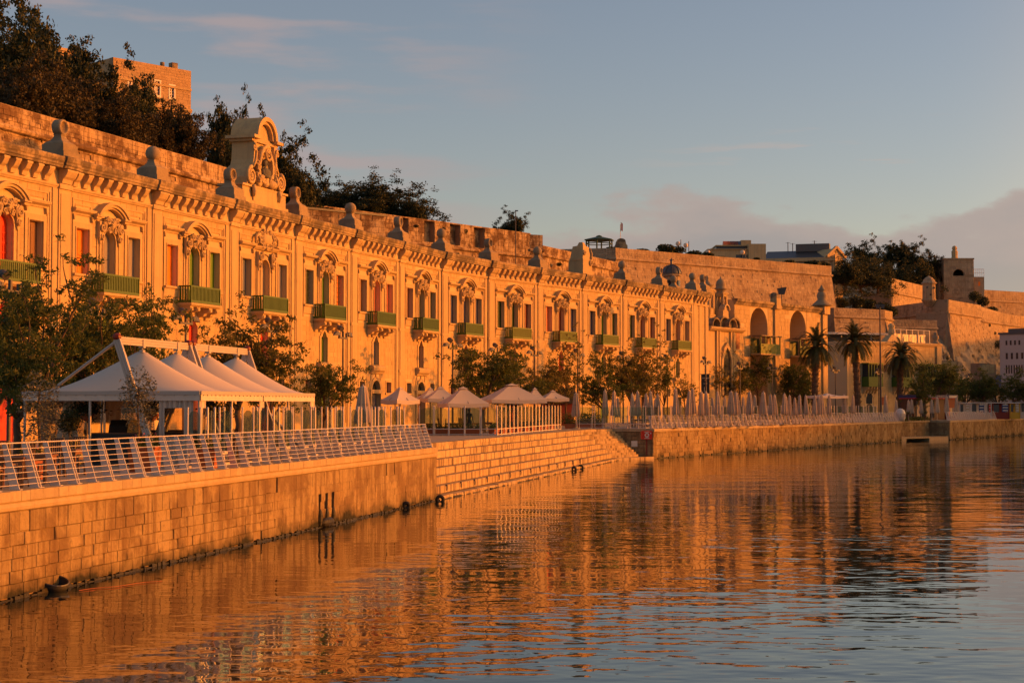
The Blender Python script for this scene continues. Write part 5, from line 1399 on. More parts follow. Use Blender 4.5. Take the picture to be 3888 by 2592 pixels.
m = MB(); m.profx([(.05,zF-.35),(-.15,zF-.35),(-.3,zF-.1),(-.3,zF),(.05,zF+.1)],-.1,WF+.1); m.build('cornice', MT['trim'], FB)
m = MB(); m.box(WF-1.1,WF,-.2,.05,ZD,zF-.35); m.build('pilaster', MT['trim'], FB); m = MB(); m.box(0,.5,-.12,.05,ZD,zF-.35); m.build('pilaster', MT['trim'], FB)
m = MB(); m.lathe([(.7,zF+.1),(.5,zF+.3),(.25,zF+.5),(.5,zF+.85),(.48,zF+1.2),(.22,zF+1.4),(.3,zF+1.55),(.05,zF+1.8)],10,(WF-.6,.4,0)); m.build('urn', MT['finial'], FB, True)
u = UF(3397); m = MB(); m.hexa([(u-1.5,.2,zF),(u+1.2,.2,zF),(u+1.2,1.4,zF),(u-1.5,1.4,zF),(u-.2,.3,zF+1.1),(u+.9,.3,zF+1.1),(u+.9,1.2,zF+1.1),(u-.2,1.2,zF+1.1)]); m.lathe([(.4,zF+1.1),(.5,zF+1.5),(.4,zF+2.0),(.5,zF+2.4),(.2,zF+2.7)],8,(u+.4,.8,0)); m.build('carved_crest', MT['trim'], FB)
m = MB(); m.tube([(UF(3405),.3,zF+1.9),(UF(3537),.3,zF+1.9)],.05,5)
for k in range(7): x = UF(3405)+(UF(3537)-UF(3405))*k/6; m.tube([(x,.3,zF),(x,.3,zF+1.9)],.05,5)
m.build('roof_railing', MT['wmetal'], FB)
for x in (3432,3462,3490,3525):
    m = MB(); u = UF(x); m.box(u-.8,u+.8,1.0,1.8,zF,zF+1.3); m.lathe([(.5,-.03),(.5,.03)],12,(0,0,0)); n0 = len(m.v)-24
    m.v = m.v[:n0] + [(u+x_, .98+z_, zF+.65+y_) for x_,y_,z_ in m.v[n0:]]; m.build('air_conditioner', MT['alu'], FB)
for k, u in enumerate(BXU):
    z0_ = ZD+4.5
    m = MB(); m.box(u-1.55,u+1.55,-1.15,.05,z0_,z0_+1.35); m.box(u-1.65,u+1.65,-1.25,.05,z0_+3.1,z0_+3.25)
    for j in range(6):
        x = u-1.5+j*.6; m.box(x-.06,x+.06,-1.15,-1.05,z0_+1.35,z0_+3.1)
    b_ = m.build('box_balcony', MT['p_balcony'], FB); m = MB(); m.box(u-1.4,u+1.4,-1.0,.04,z0_+1.35,z0_+3.0); m.build('pane', MT['pane'], b_)
    for j in range(5):
        mm = MB(); x = u-1.25+j*.62; mm.profx([(.05,z0_),(-1.0,z0_),(-.9,z0_-.3),(-.4,z0_-.5),(-.2,z0_-.9),(.05,z0_-1.0)],x-.12,x+.12); mm.build('balcony_bracket', MT['trim'], b_)
    m = MB(); m.prism([(u-.6,ZD+2.2),(u+.6,ZD+2.2)]+arcp(u,ZD+3.1,.6,0,PI,10),-.02,.06) ; m.build('arched_window', MT['pane'], FB)
    m = MB(); m.ring(arcp(u,ZD+3.1,.9,0,PI,10),arcp(u,ZD+3.1,.62,0,PI,10),-.08,.05); m.build('window_arch', MT['trim'], FB)
    m = MB(); m.prism([(u-.6,ZD),(u+.6,ZD)]+arcp(u,ZD+1.6,.6,0,PI,10),-.025,.055) if k != 2 else m.box(u-.6,u+.6,-.02,.06,ZD,ZD+2); m.build('door', MT['black'], FB)
for x in (3258,3352,3362,3460,3556):
    u = UF(x); m = MB(); m.box(u-.4,u+.4,-.03,.05,ZD+6.6,ZD+8.8); m.build('window', MT['p_brown'], FB)
    m = MB(); m.box(u-.35,u+.35,-.03,.05,ZD+2.0,ZD+3.1); m.build('window', MT['p_dkred'], FB)
# its shaded side wall and white-lit shelter roof beside it
sw = gx(3139, 226.0); sw = Vector((sw.x,sw.y,0)); rt, l_ = wallroot('shaded_side_wall', 'tall plain wall in shade between the arched building and the cream building', 'wall', sw, cf + Vector((-.05,.2,0)))
mstones(MT['facade']); masonry(rt, l_, ZD, zF-.2, .5, 1.0, MT['facade'], 'joint', t=.10, jit=.004, seed=75)
wv = gx(3135,224); rt = thing('roof_terrace_cover', 'low roof-terrace cover with a pale front edge, behind the palms', 'canopy', (wv.x,wv.y,0), math.atan2(dF.y,dF.x)-.35)
zc_ = zz(1270,226); m = MB(); m.box(0,10.5,0,3,zc_,zc_+.28); m.build('roof', MT['wmetal'], rt); m = MB()
for k in range(5): m.tube([(.3+k*2.4,.3,zc_-2.0),(.3+k*2.4,.3,zc_)],.07,6)
m.build('post', MT['alu'], rt); m = MB(); m.box(.2,10.2,2.0,2.2,zc_-2.0,zc_); m.build('back_panel', MT['dmetal'], rt)
# rubble blocks on the right
for x0,x1,y0,y1,lab in ((3578,3645,1368,1440,'large square block of rough masonry at the foot of the sunlit slope'),(3722,3790,1378,1416,'broken concrete slab sticking out of the rubble near the pale building')):
    p = gx(x0,262); w_ = (gx(x1,262)-p).length; rt = thing('masonry_block', lab, 'ruin', (p.x,p.y,0), .25); zt_, zb2 = zz(y0,262), zz(y1,262)
    m = MB(); m.hexa([(0,0,ZD),(w_*.9,0,ZD),(w_*.9,3,ZD),(0,3,ZD),(0,0,zt_),(w_,.1,zt_-.2),(w_,3,zt_-.1),(0,3,zt_)]); m.build('core', MT['mortar'], rt)
    masonry(rt, w_*.9, zb2, zt_-.25, .5, .9, MT[F5], None, (), 0, .12, .05, .2, 300, 77)
# pale waterfront block at the right edge
p = gx(3797, 262.0); q = gx(4010, 256.0); d = (q-p).normalized()
rt = thing('pale_terminal_building', 'pale pinkish building with rows of narrow windows at the right photo edge', 'building', (p.x,p.y,0), math.atan2(d.y,d.x)); wv = (q-p).length
zt = zz(1270,262)
m = MB(); m.box(0,wv,0,14,ZD,zt); m.build('wall', MT['pinkwall'], rt)
m = MB(); m.box(-.2,wv,-.2,14,zt,zt+.3); m.box(1.5,wv,-.1,.0,zt+.3,zt+.9); m.build('roof_rail', MT['dmetal'], rt)
for row,(yy,h,n,w_) in enumerate(((1295,.75,12,.22),(1345,1.0,10,.5),(1395,1.35,20,.30))):
    z_ = zz(yy,262)
    for k in range(n):
        x = 1.0+(wv*.93)*k/n; w_ = wv*.93/n*(.42 if row != 2 else .5)
        if row == 0 and k in (4,): continue
        if row == 1 and k > 7: continue
        m = MB(); m.box(x,x+w_,-.03,.05,z_-h/2-.3,z_+h/2-.3); m.build('window', MT['pane'], rt)
b_ = gx(3780,250); bn = thing('blue_banner', 'plain tall dark blue banner hanging in front of the pale building', 'banner', (b_.x,b_.y,ZD), .3)
m = MB(); m.box(0,1.0,0,.03,zz(1470,250)-ZD,zz(1424,250)-ZD); m.build('cloth', MT['p_blue'], bn); m = MB(); m.tube([(-.04,0,0),(-.04,0,zz(1422,250)-ZD)],.05,6); m.build('pole', MT['lampmetal'], bn)
# antennas on the gabled hall
for i_, (x,y0,y1) in enumerate(((2995,918,950),(3013,922,950),(3096,912,945))):
    an = thing('antenna_mast', 'thin antenna mast above the gabled hall, %s from the left' % ORD[i_], 'antenna', tuple(gx(x,334))[:2]+(0,), 0, 'antenna masts')
    m = MB(); m.tube([(0,0,16),(0,0,zz(y0,334))],.09,5); m.build('mast', MT['lampmetal'], an); m = MB(); m.bar((-.5,0,zz(y0+3,334)),(.5,0,zz(y0+3,334)),.05,.05); m.build('aerial', MT['lampmetal'], an)

set_back(B4)
B4 = mark()
# ------------------------------------------------------------------ trees
def branches(seed, h, th, spread, nl, lean=0.0, curl=.35, levels=2, up=.8, r0=.12):
    r = random.Random(seed); m = MB(); tips = []
    def limb(p, d, ln, rad, lv):
        pts = [p]; q = Vector(p); dd = Vector(d).normalized(); k = 4
        for i in range(k):
            dd = (dd + Vector((r.uniform(-curl,curl), r.uniform(-curl,curl), r.uniform(-curl*.4,curl*.7)))).normalized()
            q = q + dd * ln / k; pts.append(q.copy())
        m.tube(pts, [rad*(1-.62*i/k) for i in range(k+1)], 5 if lv else 7)
        tips.append((q.copy(), lv))
        if lv < levels:
            for j in range(r.randint(2,3)):
                b = pts[r.randint(2,k)]; a = r.uniform(0,2*PI)
                nd = (dd + Vector((math.cos(a), math.sin(a), r.uniform(-.2,.6)))*.75).normalized()
                limb(b, nd, ln*r.uniform(.5,.75), rad*.45, lv+1)
        elif True: tips.append((pts[2].copy(), lv))
    top = Vector((lean*th, 0, th)); n = 5
    tr = [Vector((lean*th*(i/n)**1.5 + r.uniform(-.05,.05)*(0<i<n), r.uniform(-.06,.06)*(0<i<n), th*i/n)) for i in range(n+1)]
    m.tube(tr, [r0*(1.35-.5*i/n) if i else r0*1.7 for i in range(n+1)], 8)
    for k in range(nl):
        a = 2*PI*k/nl + r.uniform(-.4,.4); e = r.uniform(.35,1.0)*up
        d = Vector((math.cos(a)*spread, math.sin(a)*spread, (h-th)*e + .2))
        limb(top - Vector((0,0,r.uniform(0,th*.18))), d, d.length*.62, r0*.62, 1)
    limb(top, Vector((r.uniform(-.2,.2),r.uniform(-.2,.2),1)), (h-th)*.62, r0*.7, 1)
    return m, tips
SIZE = {}
def tree_proto(name, label, cat, seed, h, th, spread, nl, nleaf, lsize, mat, lobe, lean=0, curl=.35, levels=2, up=.8, r0=.12, droop=.3, flat=.75, aspect=.42, group=None, extra=0, rag=1.2):
    rt = thing(name, label, cat, (0,0,0), 0, group)
    m, tips = branches(seed, h, th, spread, nl, lean, curl, levels, up, r0)
    m.build('trunk', MT['bark'], rt, True)
    rng = np.random.default_rng(seed)
    P = np.array([tuple(t[0]) for t in tips if t[1] > 0])
    if extra:
        P = np.concatenate([P, P + rng.normal(0, lobe*.9, P.shape)])
    sz = rng.uniform(.45,1.15,len(P)) * lobe
    # clumps: every tip carries a few sprays of leaves
    ns = 6; C = np.repeat(P, ns, 0) + rng.normal(0,1,(len(P)*ns,3)) * np.repeat(sz,ns)[:,None] * np.array([.62,.62,.62*flat]) * rag
    per = max(3, nleaf // len(C))
    c = np.repeat(C, per, 0) + rng.normal(0,1,(len(C)*per,3)) * (lobe*.17) * np.array([1,1,.6])
    o = leaves('crown', c, lsize, rng, MT[mat], aspect, droop); o.parent = rt
    SIZE[rt.name] = (float(np.percentile(c[:,2], 97)), 2*float(np.percentile(np.abs(c[:,:2]), 93)))
    return family(rt)
def tcopy(proto, used, loc, s, rot, label, group=None, sz=None):
    sc_ = (s, s, s if sz is None else sz)
    if proto.name not in used:
        used.add(proto.name); proto.location = loc; proto.rotation_euler = (0,0,rot); proto.scale = sc_; proto['label'] = label
        if group: proto['group'] = group
        return proto
    return dup(proto, loc, rot, label, group, sc_)
USED = set()
# street trees along the road
STREET = [tree_proto('street_tree', '', 'tree', 11, 5.4, 1.9, 1.8, 6, 8000, .165, 'leaf', .66, .05, droop=.5, aspect=.34),
      tree_proto('street_tree', '', 'tree', 23, 5.2, 1.6, 2.2, 7, 9000, .165, 'leaf', .70, -.08, droop=.5, aspect=.34),
      tree_proto('street_tree', '', 'tree', 37, 6.6, 2.3, 1.3, 6, 6000, .155, 'leaf', .56, .04, .3, 2, 1.0, .09, droop=.6, aspect=.32),
      tree_proto('bare_street_tree', '', 'tree', 41, 5.2, 1.6, 1.1, 6, 2200, .17, 'leaf_dry', .45, .04, .22, 2, 1.25, .07, droop=.3, aspect=.4),
      tree_proto('street_tree', '', 'tree', 53, 4.8, 1.5, 1.9, 6, 8500, .155, 'leaf_dry', .66, .03, droop=.4, aspect=.36)]
SHT = [SIZE[t_.name][0] for t_ in STREET]
TREES = [  # column, metres in front of the wall, top row, kind, spread factor, label
 (-10, 9.5, 1070, 1, 1.0, 'dark leafy street tree cut by the left photo edge, left of the red ground door'),
 (70, 14, 1085, 0, 1.0, 'dark leafy street tree in front of the green balcony at the left photo edge'),
 (185, 12, 925, 2, 1.1, 'tall thin street tree with bare upper twigs, rising left of the marquee'),
 (330, 10, 1150, 0, .9, 'leafy street tree below the lamp with a round floodlight, behind the left marquee end'),
 (445, 11, 1120, 1, .95, 'broad dark street tree right behind the marquee front mast'),
 (560, 9, 1100, 2, .95, 'upright street tree reaching the second green balcony, behind the marquee'),
 (905, 9, 1190, 4, 1.0, 'brownish street tree behind the far end of the marquee roof'),
 (1030, 10, 1320, 1, .8, 'small low street tree just right of the marquee, in front of a red slit window'),
 (1225, 8, 1370, 1, .9, 'spreading low street tree between the marquee and the first open parasol'),
 (1835, 9, 1312, 1, 1.15, 'broad street tree on the left of the pair behind the open parasols'),
 (1960, 8, 1306, 0, 1.15, 'broad street tree on the right of the pair behind the open parasols'),
 (2090, 8, 1380, 4, .9, 'lower yellowish street tree right of the broad pair'),
 (2150, 6, 1270, 3, .9, 'nearly bare twiggy tree under the salmon-shuttered bay'),
 (2290, 10, 1335, 0, 1.1, 'dense dark street tree left of the closed parasols, above the planters'),
 (2400, 7, 1330, 4, 1.0, 'thin yellowing street tree right of the dense dark one'),
 (2450, 6, 1270, 3, 1.0, 'bare twiggy tree with few leaves under the red-doored bay'),
 (2520, 7, 1340, 2, .8, 'slim green street tree under the last warehouse balconies'),
 (2600, 7, 1400, 3, .9, 'sparse yellow twiggy tree left of the black banner'),
 (2730, 8, 1360, 4, 1.0, 'street tree just right of the black lamp banner'),
 (2800, 8, 1330, 0, .9, 'street tree in front of the church doorway'),
 (2875, 9, 1290, 2, 1.0, 'tall street tree in front of the first arch balcony'),
 (3000, 9, 1375, 1, .8, 'street tree in front of the second arched recess'),
 (3050, 12, 1390, 0, .8, 'dark street tree left of the first palm trunk'),
]
k_ = 0
for x, off, yt, kd, sp, lab in TREES:
    p = fpt(x, off) if x < 2680 else gx(x, 168 + (x-2700)*.035)
    hh = zz(yt, p.y) - ZD; s = hh / SHT[kd] * .93; sp *= .84
    tcopy(STREET[kd], USED, p, s*sp, (k_*1.9) % 6.28, lab, 'street trees along the waterfront road', s); k_ += 1
# dark trees on the hill
HT = [tree_proto('hill_tree', '', 'tree', 61, 7.2, 2.4, 3.0, 7, 19000, .27, 'leaf_dark', 1.35, .10, .35, 2, .75, .17, .1, .8, .5, extra=1, rag=.62),
      tree_proto('hill_tree', '', 'tree', 67, 6.6, 2.6, 3.3, 7, 16000, .27, 'leaf_brown', 1.3, -.25, .45, 2, .5, .15, .1, .6, .5, extra=1, rag=.62),
      tree_proto('hill_tree', '', 'tree', 71, 8.0, 2.2, 1.7, 6, 14000, .26, 'leaf_dark', 1.1, .03, .3, 2, 1.0, .13, .1, .9, .5, extra=1, rag=.62),
      tree_proto('hill_tree', '', 'tree', 79, 5.4, 1.0, 3.4, 9, 22000, .27, 'leaf_dark', 1.5, 0, .4, 2, .6, .2, .1, .8, .5, extra=1, rag=.62)]
HH = [SIZE[t_.name][0] for t_ in HT]; HWID = [SIZE[t_.name][1] for t_ in HT]
TB = TER1[2] - .5
HILL = [(-40,40,12,0,250),(70,70,15,0,230),(165,175,16,0,190),(255,200,17,2,170),(60,250,8,1,230),(175,280,8,1,220),(290,300,8,1,200),(430,285,12,0,170),(390,375,7,1,190),(535,330,14,2,100),(500,425,6,1,190),(600,440,8,1,170),(640,450,13,0,150),(715,435,6,1,150),(815,440,10,2,105),(885,475,12,0,115)]
LB = ['topmost dark tree at the upper left photo corner','tall dark tree second from the upper left corner','dark tree before the left wing of the palace','narrow dark tree touching the shaded corner of the palace',
 'brownish tree with thin trunks above the far left of the bastion','brownish tree with forked bare trunks, second along the bastion top','brownish bushy tree above the first carved stone finial','dark tree covering the middle of the palace front',
 'brown umbrella-shaped tree above the second roof ball','narrow tree left of the palace windows','low brown tree with a leaning trunk below the palace windows','brown low tree under the palace right window','dark tree at the palace foot','windswept umbrella tree at the right end of the palace',
 'narrow dark tree left of the carved monument','dark tree directly behind the carved monument left side']
for (x, yt, bk, kd, wpx), lab in zip(HILL, LB):
    r = Vector(((x-CX)/F,1,0)); nn_ = N1; kk = (PC[1]-nn_*(12.0+bk)).dot(nn_)/r.dot(nn_); p = r*kk
    zb_ = TB if x < 800 else 15.0
    s = (zz(yt,p.y)-zb_)/HH[kd]; sw_ = wpx/F*p.y/HWID[kd]*1.12
    tcopy(HT[kd], USED, Vector((p.x,p.y,zb_)), max(sw_,.5), (k_*1.7)%6.28, lab, 'dark trees on the upper left bastion', s); k_ += 1
MORE = [(960,520,132,0,140,17,'dark tree just right of the carved monument top'),(1090,565,128,0,180,16,'dark rounded tree right of the carved monument scrolls'),(1135,660,126,2,80,15,'thin-trunked tree beside the hollow stone disc right of the monument'),
 (1190,712,186,3,150,26,'left end of the dark tree clump above the middle bastion'),(1290,722,190,3,170,26,'second dark tree of the clump above the middle bastion'),(1400,705,188,3,210,25,'large domed dark tree in the middle of the bastion clump'),(1480,712,190,3,230,25,'widest dark dome of the clump above the middle bastion'),(1570,760,188,3,110,24,'low right end of the dark clump above the middle bastion'),
 (1945,818,200,0,85,23,'small lone green tree on the right end of the middle bastion'),
 (3215,988,320,3,115,27.2,'flat-topped pine beside the gable front on the right hill'),(3285,930,395,0,95,33,'tall rounded pine on the right hill'),(3270,995,330,3,140,27.5,'low spreading pine under the tall rounded one'),(3335,1002,340,3,115,28,'low pine joining the two tall groups on the right hill'),
 (3388,936,398,2,75,32,'light green tall tree on the right hill'),(3425,934,400,2,55,32,'slim light tree beside the dense dark crown on the right hill'),(3470,940,396,0,100,32,'dense dark tree, biggest crown on the right hill'),(3440,1010,388,3,130,31,'low bushy trees edge below the dense crown'),(3505,1005,390,3,80,31,'low bush right of the dense crown'),(3556,973,398,1,75,32,'small leaning tree left of the square tower')]
for x, yt, Y, kd, wpx, zb_, lab in MORE:
    p = gx(x, Y, zb_); s = (zz(yt,Y)-zb_)/HH[kd]
    tcopy(HT[kd], USED, p, wpx/F*Y/HWID[kd]*1.05, (k_*1.3)%6.28, lab, 'dark trees on the hill tops', s); k_ += 1
BUSH = [(2085,950,250,30,14,'rounded bush left of the broken stone pier'),(2180,952,250,24,10,'small bush between the broken stone pier and the pavilion'),(2205,930,252,12,9,'bush just left of the pavilion post'),(2320,940,253,26,9,'red-flowering bush right of the pavilion'),
 (2440,950,262,34,6,'low clipped bush line right of the small gable'),(2530,935,268,46,20,'dense bush between the gable and the globe lamps'),(2575,942,270,36,16,'dense bush at the first globe lamp'),(2640,958,272,40,14,'low bush right of the globe lamps'),(2690,962,276,30,10,'low bush before the cream terrace house'),(2740,975,278,22,7,'tiny bush under the cream terrace house'),
 (2875,980,280,18,8,'small round bush at the foot of the east block'),(3000,992,290,30,7,'low bush under the gabled hall'),(3090,995,292,40,10,'bush below the right end of the gabled hall'),(3130,1000,280,30,8,'bush at the corner of the big bastion'),
 (3195,1140,285,40,22,'dark bush above the low outwork wall, left one'),(3250,1135,288,44,26,'dark bush above the low outwork wall, middle one'),(3300,1145,290,40,22,'dark bush above the low outwork wall, right one'),(3350,1160,292,46,26,'dark bush in the ditch right of the outwork'),(3385,1175,290,34,20,'low bush in the ditch below the great corner'),
 (3705,1115,330,30,22,'dark bush behind the sunlit right face of the corner bastion'),(3735,1135,332,30,20,'dark bush at the stepping parapet'),(3770,1170,330,26,12,'low bush above the sloping parapet'),(3790,1300,290,18,18,'dark bush growing beside the pale terminal roof'),(3598,1352,262,9,14,'tall shrub at the foot of the corner bastion'),
 (3755,1235,305,8,14,'caper bush on the lower right wall'),(3775,1265,303,8,10,'small caper bush on the rubble slope'),(2590,998,253,22,6,'caper bush hanging on the big bastion moulding, left one'),(2700,1003,257,14,7,'caper bush hanging on the big bastion moulding, right one'),(2122,1005,205,18,12,'dark caper bush on the low wall left of the broken pier'),(2268,965,240,22,10,'dark bush under the pavilion on the shaded face'),
 (1245,795,158,14,10,'caper bush in the first embrasure of the middle bastion'),(1580,860,168,18,8,'caper bush below the third merlon of the middle bastion'),(1685,870,172,12,10,'caper bush on the middle bastion, beside a roof ball'),(1770,880,175,12,16,'caper bush hanging from the fifth embrasure'),(1700,940,170,12,8,'small caper bush low on the middle bastion'),(1740,965,172,9,6,'tiny caper bush just above the warehouse cornice')]
for i, (x, y, Y, w_, h_, lab) in enumerate(BUSH):
    cap_ = 'caper' in lab
    if 2400 < x < 3140 and not cap_: Y = 238.5 + (x-2338)/822*31.5 + 3.2
    if not cap_: y += h_*.45; h_ *= 1.6; w_ *= 1.35
    bush(lab, (gx(x,Y).x, Y - (.9 if cap_ else 0), zz(y,Y)), w_/F*Y*.62, 'leaf_dark', 700, i, max(.35, min(1.3, h_/w_)))
# ------------------------------------------------------------------ palms
def palm(label, x, Y, ytop, seed, lean):
    r = random.Random(seed); p = gx(x, Y); H_ = zz(ytop+55, Y)-ZD
    rt = thing('palm_tree', label, 'palm', p, 0, 'date palms on the promenade')
    m = MB(); n = 26
    pts = [Vector((lean*(i/n)**2, 0, H_*i/n)) for i in range(n+1)]
    m.tube(pts, [.34 + (.05 if i % 2 else -.03) + (.14 if i < 2 else 0) for i in range(n+1)], 10)
    for i in range(60):
        z = H_*(.25+.74*i/60); a = i*2.4; c = lean*(z/H_)**2; m.bar((c+.30*math.cos(a),.30*math.sin(a),z),(c+.46*math.cos(a),.46*math.sin(a),z+.22),.10,.05)
    m.build('trunk', MT['bark'], rt)
    f = MB(); top = pts[-1]
    for k in range(72):
        a = k*2.39996 + r.uniform(-.2,.2); e = math.radians(r.uniform(-30,80)) if k > 8 else math.radians(r.uniform(60,88))
        ln = r.uniform(2.3,3.2); d = Vector((math.cos(a)*math.cos(e), math.sin(a)*math.cos(e), math.sin(e))); q = top.copy(); P = [q.copy()]; g = 7
        for i in range(g):
            d = (d + Vector((0,0,-.16-.05*i))).normalized(); q = q + d*ln/g; P.append(q.copy())
        for i in range(g):
            dd = (P[i+1]-P[i]).normalized(); s_ = dd.cross(Vector((0,0,1)));
            s_ = s_.normalized() if s_.length > .05 else Vector((1,0,0)); up = s_.cross(dd)
            for j in range(3):
                b = P[i].lerp(P[i+1], j/3); lw = (.55 if i > 0 else .3)*(1-.55*(i/g)**2)
                for s in (-1,1):
                    tip = b + (s_*s*.75 + dd*.75 - Vector((0,0,.22)) + up*.18)*lw
                    f.add([b - dd*.075, b + dd*.075, tip],[(0,1,2)])
        f.tube(P, [.035*(1-.7*i/g) for i in range(g+1)], 3, 1)
    f.build('crown', [MT['frond'], MT['bark']], rt)
    m = MB()
    for k in range(26):
        a = k*2.4; d = Vector((math.cos(a),math.sin(a),-.15)); m.tube([top-Vector((0,0,.2)), top+d*.5-Vector((0,0,.2)), top+d*.8-Vector((0,0,.75))],[.05,.03,.02],4)
    m.build('dry_fronds', MT['p_brown'], rt)
palm('nearest date palm on the left, in front of the arched building pilaster', 3092, 172, 1262, 3, .25)
palm('middle date palm, tallest of the three, beside the shaded side wall', 3256, 178, 1245, 5, -.3)
palm('right date palm in front of the box balconies', 3415, 186, 1300, 8, .2)

set_back(B4)
USED.add(STREET[0].name); USED.add(STREET[1].name)
FT = [(3492,1425,215,'low dark tree right of the third palm'),(3550,1385,222,'rounded dark tree in front of the cream building corner'),(3600,1400,236,'dark tree behind the blue-signed kiosk'),
      (3660,1440,240,'low dark tree behind the white booth'),(3730,1410,238,'rounded tree in front of the rubble slope'),(3790,1440,240,'low dark tree just left of the blue banner'),(3850,1408,236,'dark tree in front of the pale terminal building'),(3905,1450,234,'dark tree cut by the right photo edge')]
for x, yt, Y, lab in FT:
    p = gx(x, Y); hh = zz(yt, Y) - ZD
    tcopy(STREET[k_ % 2], USED, p, hh/SHT[k_ % 2]*.95, (k_*2.3) % 6.28, lab, 'trees at the far end of the waterfront', hh/SHT[k_ % 2]); k_ += 1
# ------------------------------------------------------------------ street lamps
B4 = mark()
def lamp_proto():
    t = thing('street_lamp', '', 'street lamp', (0,0,0), 0, 'twin street lamps along the road')
    m = MB(); m.tube([(0,0,0),(0,0,.9),(0,0,5.7)],[.09,.07,.05],8); m.lathe([(.16,0),(.16,.06),(.10,.12),(.09,.5)],8); m.build('pole', MT['lampmetal'], t)
    m = MB(); m.box(-.045,.045,-.55,.55,5.62,5.72); m.box(-.05,.05,-.05,.05,5.7,6.05); m.box(-.05,.05,-.52,-.40,5.7,5.95); m.box(-.05,.05,.40,.52,5.7,5.95); m.build('crossbar', MT['lampmetal'], t)
    for s in (-1,1):
        m = MB(); m.tube([(0,s*.46,5.86),(0,s*.60,5.88)],.035,6)
        pr = [(s*.58,5.80,5.96,.10),(s*.75,5.80,6.02,.17),(s*.95,5.78,5.98,.16),(s*1.22,5.76,5.79,.05)]
        v=[]; 
        for y,z0,z1,w_ in pr: v += [(-w_,y,z0),(w_,y,z0),(w_*.6,y,z1),(-w_*.6,y,z1)]
        f=[]
        for i in range(3): 
            for j in range(4): f.append((i*4+j,i*4+(j+1)%4,(i+1)*4+(j+1)%4,(i+1)*4+j))
        f += [(3,2,1,0),(12,13,14,15)]; m.add(v,f); m.build('lamp_head', MT['lampmetal'], t)
    m = MB(); m.tube([(0,-.28,5.95),(-.05,-.30,6.25)],[.02,.02],5); m.ball((-.05,-.30,6.22),(.17,.17,.15),10); m.tube([(.1,-.36,6.14),(-.2,-.22,6.3)],[.15,.09],8); m.build('floodlight', MT['lampmetal'], t)
    return family(t)
LP = lamp_proto()
LX = [(35,1140,9.5),(367,None,4.5),(704,None,4.5),(1030,None,4.4),(1302,None,4.5),(1719,None,4.5),(1889,None,4.3),(2030,None,4.3),(2193,None,4.6),(2366,None,4.6),(2534,None,4.5),(2680,None,4.6)]
LN = ['street lamp at the far left among leafy trees, beside the red door','street lamp under the first full green balcony, its floodlight against the wall','street lamp under the second full green balcony, left of a red slit window','street lamp under the monument bay, in front of a red slit window',
 'street lamp standing free between the marquee trees and the first parasols','street lamp rising out of the open parasols','street lamp hidden in the broad tree behind the parasols','street lamp right of the broad pair of trees','street lamp standing clear, left of the dense dark street tree','street lamp right of the dense dark street tree','street lamp in front of the last warehouse balcony','street lamp that carries the black banner']
first = True
def put_lamp(p, rot, lab):
    global first
    if first: first = False; LP.location = p; LP.rotation_euler = (0,0,rot); LP['label'] = lab; return LP
    return dup(LP, p, rot, lab)
for (x, y, off), lab in zip(LX, LN):
    p = fpt(x, off); put_lamp(p, -A1 if x < 1700 else -math.radians(30), lab)
for x, Y, lab in ((2810,163,'street lamp in front of the church'),(2932,170,'street lamp in front of the first arched recess'),(3172,182,'street lamp against the shaded side wall between two palms'),(3336,192,'street lamp between the middle and right palms'),(3560,205,'street lamp behind the dark tree at the cream building corner'),(3682,222,'street lamp against the sunlit rubble slope')):
    put_lamp(gx(x,Y), -math.radians(35), lab)
# black banner on its lamp
p = gx(2678, 146.0); bn = thing('lamp_banner', 'tall black banner with small white marks hanging on a lamp post', 'banner', (p.x,p.y,ZD), 0)
zb_, zt_ = zz(1492,146)-ZD, zz(1421,146)-ZD; wv = 32/F*146
m = MB(); m.box(-wv/2,wv/2,0,.02,zb_,zt_); m.build('cloth', MT['black'], bn)
m = MB(); m.bar((-wv/2-.1,.01,zt_+.02),(wv/2+.1,.01,zt_+.02),.05,.05); m.bar((-wv/2-.1,.01,zb_-.02),(wv/2+.1,.01,zb_-.02),.05,.05); m.build('rail', MT['lampmetal'], bn)
m = MB(); rr = random.Random(2)
for i in range(5): x = -.26+i*.12; m.box(x,x+.07,-.008,-.004,zt_-.40+rr.uniform(-.02,.02),zt_-.28)
m.tube([(.0,-.01,zt_-.48),(-.06,-.01,zt_-.56),(.04,-.01,zt_-.6),(.0,-.01,zt_-.66)],.02,4)
for i in range(4): x = -.16+i*.09; m.box(x,x+.055,-.008,-.004,zt_-.86,zt_-.80)
for x in (-.12,.06): m.box(x,x+.05,-.008,-.004,zb_+.1,zt_-1.15)
m.build('printed_marks', MT['fabric'], bn)

set_back(B4)
